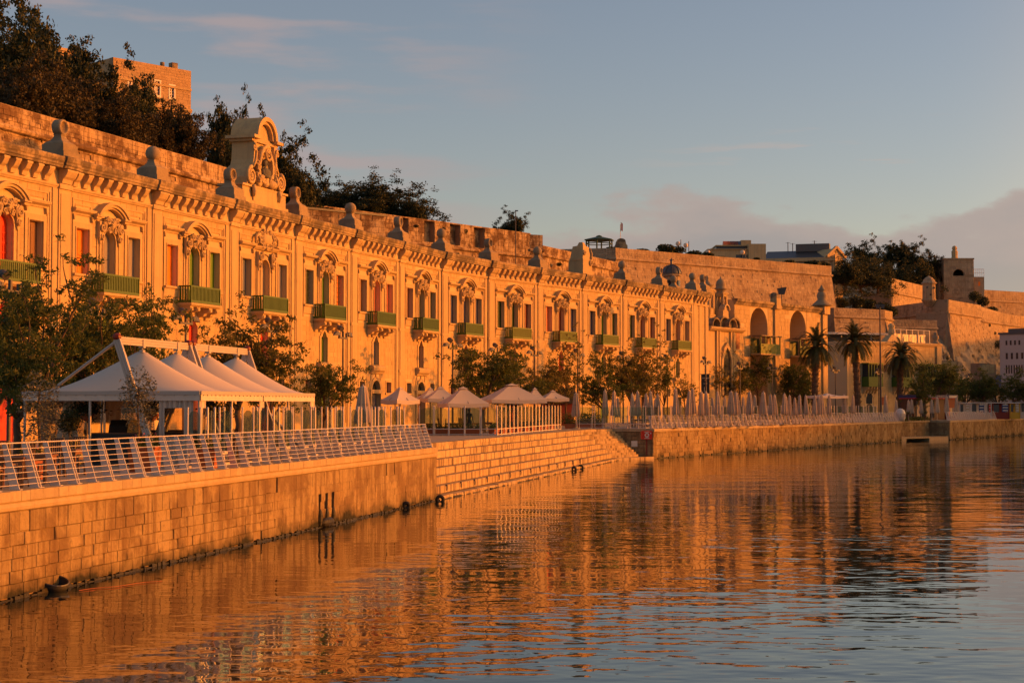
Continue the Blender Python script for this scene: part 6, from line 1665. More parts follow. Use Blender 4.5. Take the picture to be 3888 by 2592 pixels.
# ------------------------------------------------------------------ marquee
TO = Vector((-10.2,52.7,0)); TD = QD; TS = Vector((-QD.y,QD.x,0))
MQ = thing('marquee', 'white four-peaked marquee hung from a raised metal truss, on the near terrace', 'marquee', (TO.x,TO.y,ZD), math.atan2(TD.y,TD.x))
E_, PK, SM, SW = 2.44, 3.84, 2.7, 6.3      # eave, peak, ridge offset, width (local: x along the quay, y inland)
for k in range(4):
    x0, x1 = 2.9*k, 2.9*(k+1); nx_, ny_ = 18, 30; m = MB()
    for j in range(ny_+1):
        for i in range(nx_+1):
            x = x0+(x1-x0)*i/nx_; y = SW*j/ny_
            b = (SM-y)/SM if y < SM else min(1.0, (y-SM)/3.5); a = abs(x-(x0+x1)/2)/((x1-x0)/2)
            rr_ = math.sqrt((a*.92)**2*(1-b*.75) + b*b)
            base = (1-b)**1.15*.62*(1 - .25*a*a)
            cone = max(0,1-rr_)**1.35
            h = E_ + (PK-E_)*min(1, base*(1-.45*a**2) + cone*.42 + .0)
            if k in (0,) and a > .999 and i == 0: h = E_ + (h-E_)*.28
            if k == 3 and i == nx_: h = E_ + (h-E_)*.28
            if k == 0: f_ = min(1, i/(nx_*.5)); h = E_ + (h-E_)*(.25+.75*f_**.8)
            if k == 3: f_ = min(1, (nx_-i)/(nx_*.5)); h = E_ + (h-E_)*(.25+.75*f_**.8)
            m.v.append((x,y,h))
    for j in range(ny_):
        for i in range(nx_): q = j*(nx_+1)+i; m.f.append((q,q+1,q+nx_+2,q+nx_+1)); m.m.append(0)
    m.build('canopy', MT['tent'], MQ, True)
    m = MB(); m.lathe([(.10,PK-.06),(.10,PK+.02),(.03,PK+.05),(.025,4.0)],10,((x0+x1)/2,SM,0)); m.build('peak_ring', MT['alu'], MQ)
def valance(a, b, name='valance'):
    a, b = Vector(a), Vector(b); d = (b-a); n = max(8,int(d.length*5)); m = MB(); s_ = Vector((d.y,-d.x,0)).normalized()
    for i in range(n+1):
        p = a + d*i/n; w_ = .012*math.sin(i*1.9)
        m.v += [tuple(p+s_*.02+Vector((0,0,.02))), tuple(p+s_*(.03+w_)+Vector((0,0,-.30)))]
    for i in range(n): m.f.append((2*i,2*i+1,2*i+3,2*i+2)); m.m.append(0)
    m.build(name, MT['tent'], MQ)
    m = MB(); k = max(4,int(d.length/.35))
    for i in range(k): p = a + d*(i+.5)/k + s_*.045 + Vector((0,0,-.12)); m.ball(p,.022,5)
    kind(m.build('eyelets', MT['alu'], MQ), 'stuff')
valance((0,SW,E_),(0,0,E_)); valance((0,-.005,E_),(5.75,-.005,E_)); valance((5.85,-.005,E_),(11.6,-.005,E_))
m = MB()
for a,b in (((0,0,E_-.04),(0,SW,E_-.04)),((0,0,E_-.04),(11.6,0,E_-.04)),((11.6,0,E_-.04),(11.6,SW,E_-.04)),((0,SW,E_-.04),(11.6,SW,E_-.04)),((5.8,0,E_-.04),(5.8,SW,E_-.04))): m.bar(a,b,.10,.12)
m.build('eave_frame', MT['alu'], MQ)
for x,y in ((0.05,.05),(0.05,SW-.05),(2.9,.05),(5.8,.05),(8.7,.05),(11.55,.05),(5.8,SW-.05),(11.55,SW-.05),(0.05,SM+1.2)):
    m = MB(); m.tube([(x,y,0),(x,y,E_)],.045,8); m.box(x-.10,x+.10,y-.10,y+.10,0,.02); m.build('leg', MT['alu'], MQ)
def truss(a, b, w_=.26):
    m = MB(); a, b = Vector(a), Vector(b); d = (b-a).normalized(); up = Vector((0,1,0)) if abs(d.x) > .7 else Vector((1,0,0)); s_ = d.cross(up).normalized()
    for o in (-.34,0,.34): m.bar(a+s_*w_*o, b+s_*w_*o, w_*.30, .12, 0, up)
    m.bar(a,b,w_*.9,.05,0,up); return m
truss((-.5,SM,4.12),(11.4,SM,4.12)).build('ridge_beam', MT['alu'], MQ)
for x in (-.5,5.35,5.75,11.3):
    truss((x,SM,4.15),(x,SM-1.45,-.0),.24).build('raking_mast', MT['alu'], MQ)
    truss((x,SM,4.15),(x,SM+1.45,0),.24).build('raking_mast', MT['alu'], MQ) if x > 0 else None
    m = MB(); m.ball((x,SM,4.24),(.16,.16,.12),8); m.build('mast_cap', MT['p_dkred'], MQ)
m = MB(); m.tube([(-.5,SM,4.1),(-.2,SM+2.5,2.45)],.055,8); m.build('stay_tube', MT['alu'], MQ)
for k in range(4):
    for q in (0,): m = MB(); m.box(2.9*k+1.35,2.9*k+1.55,SM-.09,SM+.09,3.93,4.22); m.build('peak_clamp', MT['alu'], MQ)
for x,y0,y1 in ((5.8,.3,2.6),(11.5,.3,2.6)):
    m = MB(); m.bar((x,y0,.1),(x,y1,E_),.18,.10); m.build('diagonal_brace', MT['alu'], MQ)
def curtain(x0,y0,x1,y1,name='side_curtain',clear=True,z0=.05,z1=2.25,amp=.07,n=28):
    m = MB(); a = Vector((x0,y0,0)); b = Vector((x1,y1,0)); d = b-a; s_ = Vector((d.y,-d.x,0)).normalized(); rows = [z1, z1-.35, .95, z0]
    for z in rows:
        for i in range(n+1):
            w_ = amp*math.sin(i*1.55)*(1.0 if z > 1 else .8) + .02*math.sin(i*.7); p = a + d*i/n + s_*w_; m.v.append((p.x,p.y,z))
    for j in range(3):
        for i in range(n): q = j*(n+1)+i; m.f.append((q,q+1,q+n+2,q+n+1)); m.m.append(1 if (clear and j == 1 and n*.22 < i < n*.80) else 0)
    return m.build(name, [MT['tent'],MT['clear']], MQ, True)
curtain(.06,.25,.06,1.45); curtain(.12,.03,.55,.03,n=12,amp=.05); curtain(5.55,.03,6.05,.04,n=12,amp=.06); curtain(11.2,.03,11.75,.03,n=12,amp=.06)
curtain(1.0,SW-.1,5.6,SW-.1,'back_curtain',True,amp=.03,n=40); curtain(6.0,SW-.1,11.4,SW-.1,'back_curtain',True,amp=.03,n=40)
m = MB(); m.box(6.0,11.4,SW-.06,SW-.03,1.7,2.35); m.build('back_panel', MT['tent'], MQ)

# ------------------------------------------------------------------ terrace furniture under and beside the marquee
def chair_proto():
    t = thing('dining_chair', '', 'chair', (0,0,0), 0, 'wooden terrace chairs')
    m = MB(); m.box(-.21,.21,-.21,.21,.43,.47); m.build('seat', MT['p_brown'], t)
    for x in (-.19,.19):
        for y in (-.19,.19):
            m = MB(); m.bar((x,y,0),(x,y,.43),.04,.04); m.build('leg', MT['darkwood'], t)
    m = MB(); m.bar((-.19,.20,.47),(-.19,.27,1.08),.04,.04); m.bar((.19,.20,.47),(.19,.27,1.08),.04,.04); m.bar((-.2,.268,1.06),(.2,.268,1.06),.07,.03); m.bar((-.2,.235,.62),(.2,.235,.62),.05,.025)
    for i in range(5): x = -.12+.06*i; m.bar((x,.235,.62),(x,.268,1.05),.025,.02)
    m.build('backrest', MT['darkwood'], t); m = MB(); m.bar((-.19,-.19,.2),(-.19,.19,.2),.03,.03); m.bar((.19,-.19,.2),(.19,.19,.2),.03,.03); m.bar((-.19,0,.2),(.19,0,.2),.03,.03); m.build('stretcher', MT['darkwood'], t)
    return family(t)
def table_proto():
    t = thing('dining_table', '', 'table', (0,0,0), 0, 'square wooden terrace tables')
    m = MB(); m.box(-.40,.40,-.40,.40,.70,.745); m.build('tabletop', MT['wood'], t); m = MB(); frame_ = [(-.36,.36,-.37,-.34),(-.36,.36,.34,.37),(-.37,-.34,-.34,.34),(.34,.37,-.34,.34)]
    for a,b,c,d_ in frame_: m.box(a,b,c,d_,.60,.70)
    m.build('apron', MT['wood'], t)
    for x in (-.33,.33):
        for y in (-.33,.33): m = MB(); m.bar((x,y,0),(x,y,.70),.065,.065); m.build('leg', MT['wood'], t)
    return family(t)
CHP, TBP = chair_proto(), table_proto(); fu = set()
def furn(pr, loc, rot, lab, group):
    if pr.name not in fu:
        fu.add(pr.name); pr.location = loc; pr.rotation_euler = (0,0,rot); pr['label'] = lab; pr['group'] = group; return pr
    return dup(pr, loc, rot, lab, group)
def qp(s, i):   # point s metres along the quay from the left photo edge, i metres inland
    p = QL0 + QD*s + QI*i; return Vector((p.x,p.y,ZD))
rq = math.atan2(QD.y,QD.x)
for s,i,r,lab in ((2.2,.95,.2,'sunlit wooden table behind the first raked posts of the near railing'),(4.2,1.35,.1,'second wooden table behind the near railing, in more shade'),(8.8,2.8,.0,'wooden table in front of the marquee front edge'),(18,4.2,.1,'wooden table in the shade of the first marquee peak'),(21,3.6,.0,'wooden table in the shade of the second marquee peak'),(24,4.0,.1,'wooden table in the shade of the third marquee peak')):
    furn(TBP, qp(s,i), rq+r, lab, 'square wooden terrace tables')
for s,i,r,lab in ((1.1,.9,1.7,'slatted wooden chair cut by the left photo edge'),(1.6,1.75,-.4,'slatted chair left of the sunlit wooden table'),(3.0,1.15,3.0,'slatted chair behind the sunlit wooden table'),(3.5,2.0,-.3,'slatted chair between the first two tables'),(5.1,1.5,-1.6,'slatted chair at the right side of the second table'),(5.0,2.5,1.2,'slatted chair behind the second table'),
 (8.0,2.6,1.5,'slatted chair left of the table before the marquee'),(9.6,3.0,-1.6,'slatted chair right of the table before the marquee'),(17.2,4.0,1.6,'chair at the table under the first marquee peak'),(18.8,4.4,-1.5,'facing chair at the table under the first marquee peak'),(20.2,3.5,1.6,'chair at the table under the second marquee peak'),(21.8,3.8,-1.5,'facing chair at the table under the second marquee peak'),(23.2,3.9,1.6,'chair at the table under the third marquee peak'),(24.8,4.2,-1.5,'facing chair at the table under the third marquee peak')):
    furn(CHP, qp(s,i), rq+r, lab, 'wooden terrace chairs')
def planter(label, loc, rot, w_, d_, h, plants=True, seed=0, group='terracotta planters', flowers=False):
    t = thing('planter', label, 'planter', loc, rot, group); m = MB(); w2, d2 = w_/2, d_/2; k = .86
    m.hexa([(-w2*k,-d2*k,0),(w2*k,-d2*k,0),(w2*k,d2*k,0),(-w2*k,d2*k,0),(-w2,-d2,h-.06),(w2,-d2,h-.06),(w2,d2,h-.06),(-w2,d2,h-.06)])
    m.box(-w2-.03,w2+.03,-d2-.03,d2+.03,h-.07,h); m.build('trough', MT['terracotta'], t)
    m = MB(); m.box(-w2*.92,w2*.92,-d2*.9,d2*.9,h,h+.012); m.build('soil', MT['darkwood'], t)
    if plants:
        r = np.random.default_rng(seed+3); n = 240; c = np.stack([r.uniform(-w2,w2,n), r.uniform(-d2,d2,n), h+r.random(n)**1.5*.35],1); o = leaves('foliage', c, .13, r, MT['leaf']); o.parent = t
        if flowers: c = np.stack([r.uniform(-w2,w2,40), r.uniform(-d2,d2,40), h+.15+r.random(40)*.25],1); o = leaves('blossoms', c, .06, r, MT['flower'], .9); o.parent = t
    return t
planter('large terracotta planter with flowers behind the near railing, left one', qp(11.6,1.75), rq+.2, 1.1,.8,.75,True,1,flowers=True)
planter('large terracotta planter with grasses at the marquee corner, right one', qp(14.6,1.0), rq+.2, .95,.7,.6,True,2,flowers=True)
planter('small terracotta planter with flowers behind the second table', qp(6.2,2.6), rq, .7,.5,.5,True,4,flowers=True)
for k in range(5):
    p = FR[k].lerp(FR[min(k+1,5)],.5) + Vector((0,.55,0))
    if k < 4: planter('long terracotta trough behind the front terrace screens, %s from the left' % ORD[k], p, 0, 1.0,.35,.42,True,k+6,'terracotta troughs behind the terrace screens')
for k in range(9):
    p = SR0.lerp(SR1,(k+.6)/9.3); d = (SR1-SR0).normalized(); p = p + Vector((-d.y,d.x,0))*.55
    planter('terracotta trough behind the screens above the steps, %s from the near corner' % ORD[k], p, math.atan2(d.y,d.x), 1.7,.4,.45,True,k+20,'terracotta troughs above the steps')
for k in range(4):
    p = gx(2165+k*34, 137+k*1.2); planter('low terracotta trough in the gap before the closed parasols, %s from the left' % ORD[k], p, .2, .9,.4,.40,True,k+40,'terracotta troughs in the terrace gap')
for k,(x,Y) in enumerate(((2155,139),(2210,140),(2235,141),(2262,140))):
    bush('leafy potted shrub in the terrace gap, %s from the left' % ORD[k], (gx(x,Y).x,Y,ZD+.75), .62, 'leaf', 380, k, 1.1)
def small_tree(name, label, loc, h, stem, crown, mat, seed, n=1500, sizes=.09, tall=1.0):
    t = thing(name, label, 'small tree', loc, 0); m = MB(); m.tube([(0,0,0),(.03,0,h*.3),(-.03,.02,h*.6),(0,0,h*.8)],[stem,stem*.8,stem*.7,stem*.4],6); m.build('trunk', MT['bark'], t)
    r = np.random.default_rng(seed); c = r.normal(0,1,(n,3)); c /= np.linalg.norm(c,axis=1)[:,None]; c *= r.random((n,1))**.45*np.array([crown,crown,crown*tall]); c += r.normal(0,.05,c.shape); c[:,2] += h-crown*tall
    if mat == 'leaf_olive':
        keep_ = np.sin(c[:,0]*7+seed)*np.sin(c[:,1]*6+1)*np.sin(c[:,2]*5) > -.25; c = c[keep_]
    o = leaves('crown', c, sizes, r, MT[mat], .4); o.parent = t; return t
small_tree('olive_tree', 'slim grey-green olive tree in front of the left end of the marquee', qp(7.2,2.9), 3.0, .05, .62, 'leaf_olive', 3, 2000, .10, 1.9)
small_tree('olive_tree', 'grey-green olive tree in a pot before the marquee front mast', qp(12.3,2.3), 3.2, .045, .60, 'leaf_olive', 5, 2200, .10, 1.7)
small_tree('topiary_tree', 'small ball-shaped topiary tree on a bare stem under the marquee', qp(15.5,6.2), 1.85, .035, .40, 'leaf_dark', 7, 1500, .10)
def basket(label, loc, drop, seed):
    t = thing('hanging_basket', label, 'hanging basket', loc, 0, 'hanging plant baskets'); m = MB(); m.lathe([(.03,-.50),(.18,-.44),(.26,-.28),(.28,-.24)],12); m.build('bowl', MT['terracotta'], t)
    m = MB()
    for a in (0,2.1,4.2): m.tube([(.25*math.cos(a),.25*math.sin(a),-.25),(0,0,drop)],.008,4)
    m.build('chain', MT['dmetal'], t); r = np.random.default_rng(seed); c = r.normal(0,.26,(600,3))*np.array([1,1,.6]); c[:,2] -= .12; o = leaves('foliage', c, .13, r, MT['leaf_dark'], .5, .5); o.parent = t
def mq(x,y,z): 
    p = TO + TD*x + TS*y; return Vector((p.x,p.y,ZD+z))
basket('hanging plant basket in the left half of the marquee', mq(.8,4.4,1.95), .45, 1); basket('hanging plant basket beside the open curtain of the marquee', mq(3.6,.9,1.95), .45, 2); basket('dark hanging plant basket deep in the marquee beside the front mast', mq(1.6,2.4,1.95), .45, 3)
lb = thing('litter_bin', 'grey roofed litter bin with a round hole, beside the far left lamp', 'litter bin', qp(8.0,6.6), rq+.4); m = MB(); m.box(-.30,.30,-.28,.28,0,1.1); m.build('bin_body', MT['p_grey'], lb)
m = MB(); m.hexa([(-.34,-.32,1.10),(.34,-.32,1.10),(.34,.32,1.10),(-.34,.32,1.10),(-.14,-.12,1.28),(.14,-.12,1.28),(.14,.12,1.28),(-.14,.12,1.28)]); m.build('lid', MT['alu'], lb)
for rot in (0,): m = MB(); m.lathe([(.12,-.01),(.12,.01)],14); m.v = [(x,-.285+z,.88+y) for x,y,z in m.v]; m.build('hole', MT['black'], lb); m = MB(); m.box(-.305,-.30,-.12,.12,.76,1.0); m.build('side_hole', MT['black'], lb); m = MB(); m.box(-.24,.24,-.292,-.28,.15,.55); m.build('blue_notice', MT['p_blue'], lb)
gc = thing('covered_grill', 'dark round-topped covered object under the marquee', 'grill', mq(3.4,4.2,0), rq); m = MB(); m.prism([(-.62,0),(.62,0),(.62,1.0),(.55,1.3),(.4,1.48),(-.4,1.48),(-.55,1.3),(-.62,1.0)],-.35,.35); m.build('cover', MT['black'], gc); m = MB(); m.box(-.64,.64,-.37,.37,.0,.12); m.build('base', MT['darkwood'], gc)
for k,(x,y,l) in enumerate(((.7,3.1,1.9),(3.4,1.9,1.6),(7.0,3.6,2.2))):
    bc = thing('bar_counter', 'dark bar counter in the marquee, %s from the left' % ORD[k], 'counter', mq(x,y,0), rq+PI/2+.1, 'dark bar counters'); m = MB(); m.box(-l/2,l/2,-.3,.3,0,1.02); m.build('front', MT['black'], bc); m = MB(); m.box(-l/2-.05,l/2+.05,-.36,.36,1.02,1.07); m.build('top', MT['darkwood'], bc)

# ------------------------------------------------------------------ parasols
def open_parasol(label, loc, w_, hv, hp, rot, crank=True, mat='fabric', group='open cream parasols on the middle terrace'):
    t = thing('open_parasol', label, 'parasol', loc, rot, group); h = w_/2; n = 8; hv0 = hv + .28
    m = MB()
    cor = [(-h,-h),(h,-h),(h,h),(-h,h)]
    for k in range(4):
        a, b = Vector(cor[k]), Vector(cor[(k+1)%4]); N_ = 8
        for j in range(N_+1):
            q = j/N_
            for i in range(N_+1):
                p = a.lerp(b, i/N_)*(1-q*.90); sag = -.05*math.sin(PI*i/N_)*(1-q) - .06*math.sin(PI*q)
                m.v.append((p.x,p.y,hv0+(hp-.12-hv0)*q+sag))
        o = k*(N_+1)**2
        for j in range(N_):
            for i in range(N_): s_ = o+j*(N_+1)+i; m.f.append((s_,s_+1,s_+N_+2,s_+N_+1)); m.m.append(0)
    m.build('canopy', MT[mat], t, True)
    m = MB(); c = h*.22
    m.v += [(-c,-c,hp-.16),(c,-c,hp-.16),(c,c,hp-.16),(-c,c,hp-.16),(0,0,hp)]; m.f += [(0,1,4),(1,2,4),(2,3,4),(3,0,4)]; m.m += [0]*4; m.build('vent_cap', MT[mat], t)
    m = MB()
    for k in range(4):
        a, b = Vector(cor[k]), Vector(cor[(k+1)%4]); o = len(m.v); N_ = 10
        for i in range(N_+1):
            p = a.lerp(b,i/N_)*1.004; z = hv0 -.05*math.sin(PI*i/N_); m.v += [(p.x,p.y,z),(p.x*1.004,p.y*1.004,hv+.03*math.cos(i/N_*2*PI))]
        for i in range(N_): m.f.append((o+2*i,o+2*i+1,o+2*i+3,o+2*i+2)); m.m.append(0)
    m.build('valance', MT[mat], t)
    m = MB(); m.tube([(0,0,.05),(0,0,hp-.1)],.04,8); m.build('pole', MT['darkwood'], t); m = MB(); m.box(-.4,.4,-.4,.4,0,.08); m.build('base', MT['coping'], t)
    m = MB()
    for k in range(8): a = 2*PI*k/8+PI/4; ln = h*(1.38 if k % 2 == 0 else .98); m.bar((0,0,hp-.3),(ln*math.cos(a),ln*math.sin(a),hv0-.03),.03,.03)
    m.build('ribs', MT['darkwood'], t)
    return t
OP = [  # left, right, peak row, valance row, distance, rotation, label
 (1445,1594,1468,1534,103,.70,'leftmost open cream parasol, standing apart with a corner towards the railing'),(1577,1690,1470,1524,118,.35,'pinkish open parasol behind the two left ones'),(1600,1745,1466,1527,113,.25,'open parasol with its peak at the lamp pole'),
 (1658,1858,1467,1546,108.5,.30,'front open parasol over the glass screens, with a sunlit right flap'),(1810,2075,1455,1531,118,.28,'largest open parasol, right of the front one'),(1985,2076,1470,1532,124,.28,'open parasol half hidden behind the largest one'),(2037,2160,1480,1524,130,.3,'rightmost open parasol, next to the dark shop front'),(1745,1800,1478,1520,128,.3,'small open parasol seen between the front one and the largest')]
for x0,x1,yp,yv,Y,rot,lab in OP:
    wpx = (x1-x0)/F*Y; w_ = wpx/(abs(math.cos(rot))+abs(math.sin(rot))); p = gx((x0+x1)/2,Y)
    open_parasol(lab, p, w_, max(1.75,zz(yv,Y)-ZD), zz(yp,Y)-ZD, rot)
def closed_proto(seed, h=3.0, mat='beige'):
    r = random.Random(seed); t = thing('closed_parasol', '', 'parasol', (0,0,0), 0, 'closed beige parasols'); n = 20; m = MB()
    prof = [(.05,h),(.13,h-.10),(.16,h-.45),(.22,h-1.2),(.27,h-1.75),(.24,h-1.95)]
    for j,(ra,z) in enumerate(prof):
        for i in range(n):
            a = 2*PI*i/n; rr_ = ra*(1+(.28 if i % 2 else -.22)*(j/5)**.6) * (1+.1*math.sin(3*a+seed)); m.v.append((rr_*math.cos(a),rr_*math.sin(a),z + (r.uniform(-.10,.06) if j == 5 else 0)))
    for j in range(5):
        for i in range(n): m.f.append((j*n+i,j*n+(i+1)%n,(j+1)*n+(i+1)%n,(j+1)*n+i)); m.m.append(0)
    m.f.append(tuple(range(n))); m.m.append(0)
    m.build('folded_canopy', MT[mat], t); m = MB(); m.tube([(0,0,0),(0,0,h+.06)],.03,6); m.ball((0,0,h+.06),.04,6); m.build('pole', MT['alu'], t)
    m = MB(); m.tube([(.2*math.cos(a),.2*math.sin(a),h-1.0) for a in np.linspace(0,2*PI,11)],.015,4); m.build('tie', MT['dmetal'], t); m = MB(); m.lathe([(.3,0),(.3,.06),(.1,.1),(.05,.3)],10); m.build('base', MT['coping'], t)
    return family(t)
CPR = [closed_proto(s) for s in (1,2,3)]; cu = set()
CPX = [190,258,285,390,437,492,527,565,590,718,805,852,897,950,990,1027,1075,1128,1175,1215,1272,1300,1363,1425,1457,1520,1535,1560,1605,1637,1690,1745,1775,1810,1855,1975,2030,2280]
CPT = [248,258,310,275,258,278,260,315,280,240,258,240,262,262,308,262,305,260,268,305,265,290,265,285,285,277,300,290,310,288,290,288,300,285,290,285,290,290]
k_ = 0
for x, t_ in zip(CPX, CPT):
    xs = 2200+x/1.96; yt = 1350+t_/1.96
    near = t_ < 270
    Y = (139 if x < 760 else 141+(x-760)*.022) + (0 if near else 9)
    if x > 1400: Y = 158+(x-1400)*.034
    p = gx(xs,Y); h = zz(yt,Y)-ZD; pr = CPR[k_ % 3]; lab = 'closed beige parasol on the far terrace, %s counting right from the end wall' % (ORD[k_] if k_ < 35 else 'one of the last,'+' just left of the right palm' if k_ < 37 else 'last one near the right palm')
    if k_ >= 35: lab = ['closed beige parasol left of the middle palm foot, near the folded terrace cover','closed beige parasol just left of the middle palm trunk foot','closed beige parasol left of the right palm trunk'][k_-35]
    s = h/3.06; sx_ = s*(1.12 if near and 1100 < x < 1400 else .86)
    if pr.name not in cu: cu.add(pr.name); pr.location = p; pr.rotation_euler=(0,0,k_*.7); pr.scale=(sx_,sx_,s); pr['label']=lab
    else:
        o_ = dup(pr, p, k_*.7, lab, None, (sx_,sx_,s)); o_.rotation_euler = (.035*math.sin(k_*2.7), .035*math.cos(k_*1.9), k_*.7)
    k_ += 1
for i,(x,y) in enumerate(((690,570),(850,570),(890,565),(1015,568),(1150,568),(1220,535),(1345,520),(1470,540))):
    xs = 3200+x/3.419; Y = 204+i*1.5; p = gx(xs,Y); s = (zz(1350+y/3.419,Y)-ZD)/3.06
    dup(CPR[i%3], p, i*.9, 'closed beige parasol near the boat inlet, %s from the left' % ORD[i], 'closed beige parasols by the inlet', (s,s,s))
p = gx(1379,88); s = (zz(1460,88)-ZD)/3.06; dup(CPR[0], p, .4, 'single closed parasol standing left of the open ones, behind the near windbreaks', 'closed beige parasols', (s*1.5,s*1.5,s))
p = gx(2187,135); s = (zz(1488,135)-ZD)/3.06; dup(CPR[1], p, 1.4, 'single closed parasol in the gap right of the open ones', 'closed beige parasols', (s*1.2,s*1.2,s))
p = mq(1.2,5.2,0); dup(CPR[2], p, .3, 'closed brownish parasol seen under the left half of the marquee', 'closed beige parasols', (1.3,1.3,.75))
p = gx(3140,178); open_parasol('low open white parasol behind the closed ones, left of the middle palm', p, 3.3, zz(1512,178)-ZD, zz(1492,178)-ZD, .4, mat='tent', group='open parasols')
# terrace chairs and tables on the far terrace: dark, mostly behind the railing
for k in range(16):
    p = CR + RD*(4+k*3.9) + RI*(3.2+(k%3)*.9); furn(TBP, Vector((p.x,p.y,ZD)), k*.4, 'wooden table among the closed parasols, %s from the lifebuoy corner' % ORD[k], 'tables on the far terrace')
    for j in (0,1): q = p + Vector((math.cos(k*.4+j*PI),math.sin(k*.4+j*PI),0))*.75; furn(CHP, Vector((q.x,q.y,ZD)), k*.4+PI/2+j*PI+PI, 'wooden chair %s of the far terrace table, %s pair from the lifebuoy corner' % (('right','left')[j], ORD[k]), 'chairs on the far terrace')
for k in range(5):
    p = gx(1640+k*75, 111+k*2.2); furn(TBP, p, .3*k, 'wooden table under the open parasols, %s from the left' % ORD[k], 'tables under the open parasols')
    for j in (0,1): q = p + Vector((math.cos(.3*k+j*PI),math.sin(.3*k+j*PI),0))*.7; furn(CHP, q, .3*k+PI/2+j*PI+PI, 'wooden chair at the %s of the parasol table, %s table from the left' % (('right','left')[j], ORD[k]), 'chairs under the open parasols')

# ------------------------------------------------------------------ person behind the front screens
pp = gx(1783,109.5); PS = thing('person', 'person in dark clothes standing behind the front terrace screens', 'person', pp, 2.6)
J = {'pel':(0,0,.95),'chest':(0,.02,1.30),'neck':(0,.02,1.48),'head':(0,-.01,1.60),'crown':(0,0,1.72),'lh':(.10,0,.90),'lk':(.12,-.03,.50),'la':(.12,.03,.09),'lt':(.13,-.14,.04),'rh':(-.10,0,.90),'rk':(-.12,-.01,.50),'ra':(-.13,.04,.09),'rt':(-.14,-.13,.04),
     'ls':(.19,.02,1.41),'le':(.26,.03,1.13),'lw':(.22,-.14,.94),'lf':(.20,-.22,.90),'rs':(-.19,.02,1.41),'re':(-.27,.04,1.13),'rw':(-.25,-.05,.88),'rf':(-.25,-.09,.79)}
ED = [('pel','chest'),('chest','neck'),('neck','head'),('head','crown'),('pel','lh'),('lh','lk'),('lk','la'),('la','lt'),('pel','rh'),('rh','rk'),('rk','ra'),('ra','rt'),('chest','ls'),('ls','le'),('le','lw'),('lw','lf'),('chest','rs'),('rs','re'),('re','rw'),('rw','rf')]
RADS = {'pel':.15,'chest':.16,'neck':.055,'head':.095,'crown':.075,'lh':.10,'lk':.07,'la':.045,'lt':.04,'rh':.10,'rk':.07,'ra':.045,'rt':.04,'ls':.07,'le':.05,'lw':.035,'lf':.03,'rs':.07,'re':.05,'rw':.035,'rf':.03}
names = list(J); me = bpy.data.meshes.new('body'); me.from_pydata([J[n_] for n_ in names],[(names.index(a),names.index(b)) for a,b in ED],[]); bo = put('body', me, MT['black'], PS)
md = bo.modifiers.new('skin','SKIN'); bo.modifiers.new('sub','SUBSURF').levels = 2; bo.modifiers['sub'].render_levels = 2
for i,n_ in enumerate(names): me.skin_vertices[0].data[i].radius = (RADS[n_],RADS[n_]*.85)
me.skin_vertices[0].data[0].use_root = True
skin = plain('skin',(.42,.24,.16),.6)
m = MB(); m.ball((0,-.02,1.60),(.082,.10,.125),12); m.ball((0,-.125,1.585),(.018,.03,.025),6); m.ball((.085,0,1.59),(.015,.025,.035),6); m.ball((-.085,0,1.59),(.015,.025,.035),6)
for s in (-1,1): m.ball((s*.035,-.11,1.62),.014,6)
m.build('head', skin, PS, True)
m = MB(); m.ball((0,.015,1.64),(.09,.10,.10),12); m.build('hair', MT['darkwood'], PS, True)
for s,w_ in ((1,(.20,-.24,.90)),(-1,(-.25,-.10,.79))):
    m = MB(); m.ball(w_,(.035,.02,.05),8)
    for q in range(4): m.tube([(w_[0]-.024+.016*q,w_[1],w_[2]-.04),(w_[0]-.026+.017*q,w_[1]-.012,w_[2]-.08),(w_[0]-.024+.016*q,w_[1]-.022,w_[2]-.105+.008*abs(q-1.5))],[.009,.008,.006],5)
    m.tube([(w_[0]-s*.03,w_[1]-.01,w_[2]),(w_[0]-s*.055,w_[1]-.025,w_[2]-.045)],[.010,.007],5); m.build('hand', skin, PS, True)

# ------------------------------------------------------------------ shop front, kiosk, booths
def text(parent, name, s, size, loc, rot, mat, maxw=None):
    cu_ = bpy.data.curves.new(name,'FONT'); cu_.body = s; cu_.size = size; cu_.extrude = .004; cu_.align_x = 'CENTER'; cu_.align_y = 'CENTER'; cu_.resolution_u = 2
    tmp = bpy.data.objects.new(name, cu_); COL.objects.link(tmp); bpy.context.view_layer.update()
    me = bpy.data.meshes.new_from_object(tmp); bpy.data.objects.remove(tmp)
    me.materials.clear(); me.materials.append(mat); o = put(name, me, None, parent, loc, rot)
    if maxw:
        xs_ = [v.co.x for v in me.vertices]; wv_ = max(xs_)-min(xs_); f_ = maxw/wv_; o.scale = (f_,1,1)
    return o
sf = thing('shop_awning', 'dark shop fascia with faint lettering behind the rightmost open parasol', 'shop front', tuple(gx(2128,158))[:2]+(ZD,), math.radians(20)); m = MB(); m.box(-1.6,1.7,0,1.6,2.15,3.3); m.build('fascia', MT['black'], sf); m = MB(); m.box(-1.5,1.6,.5,1.5,0,2.15); m.build('shop_door', MT['p_dkred'], sf)
text(sf,'sign_lettering','CHOCOLATE',.26,(.2,-.012,2.62),(PI/2,0,0),MT['p_grey'],1.5) if False else None
ky = 214.0; a_, b_ = gx(3476,ky), gx(3592,ky+4); d = (b_-a_).normalized(); ln = (b_-a_).length
KO = thing('information_kiosk', 'kiosk with a long blue Tourist Information fascia and a red stripe, behind the boat inlet', 'kiosk', (a_.x,a_.y,ZD), math.atan2(d.y,d.x)); z0_, z1_ = zz(1511,ky)-ZD, zz(1499,ky)-ZD
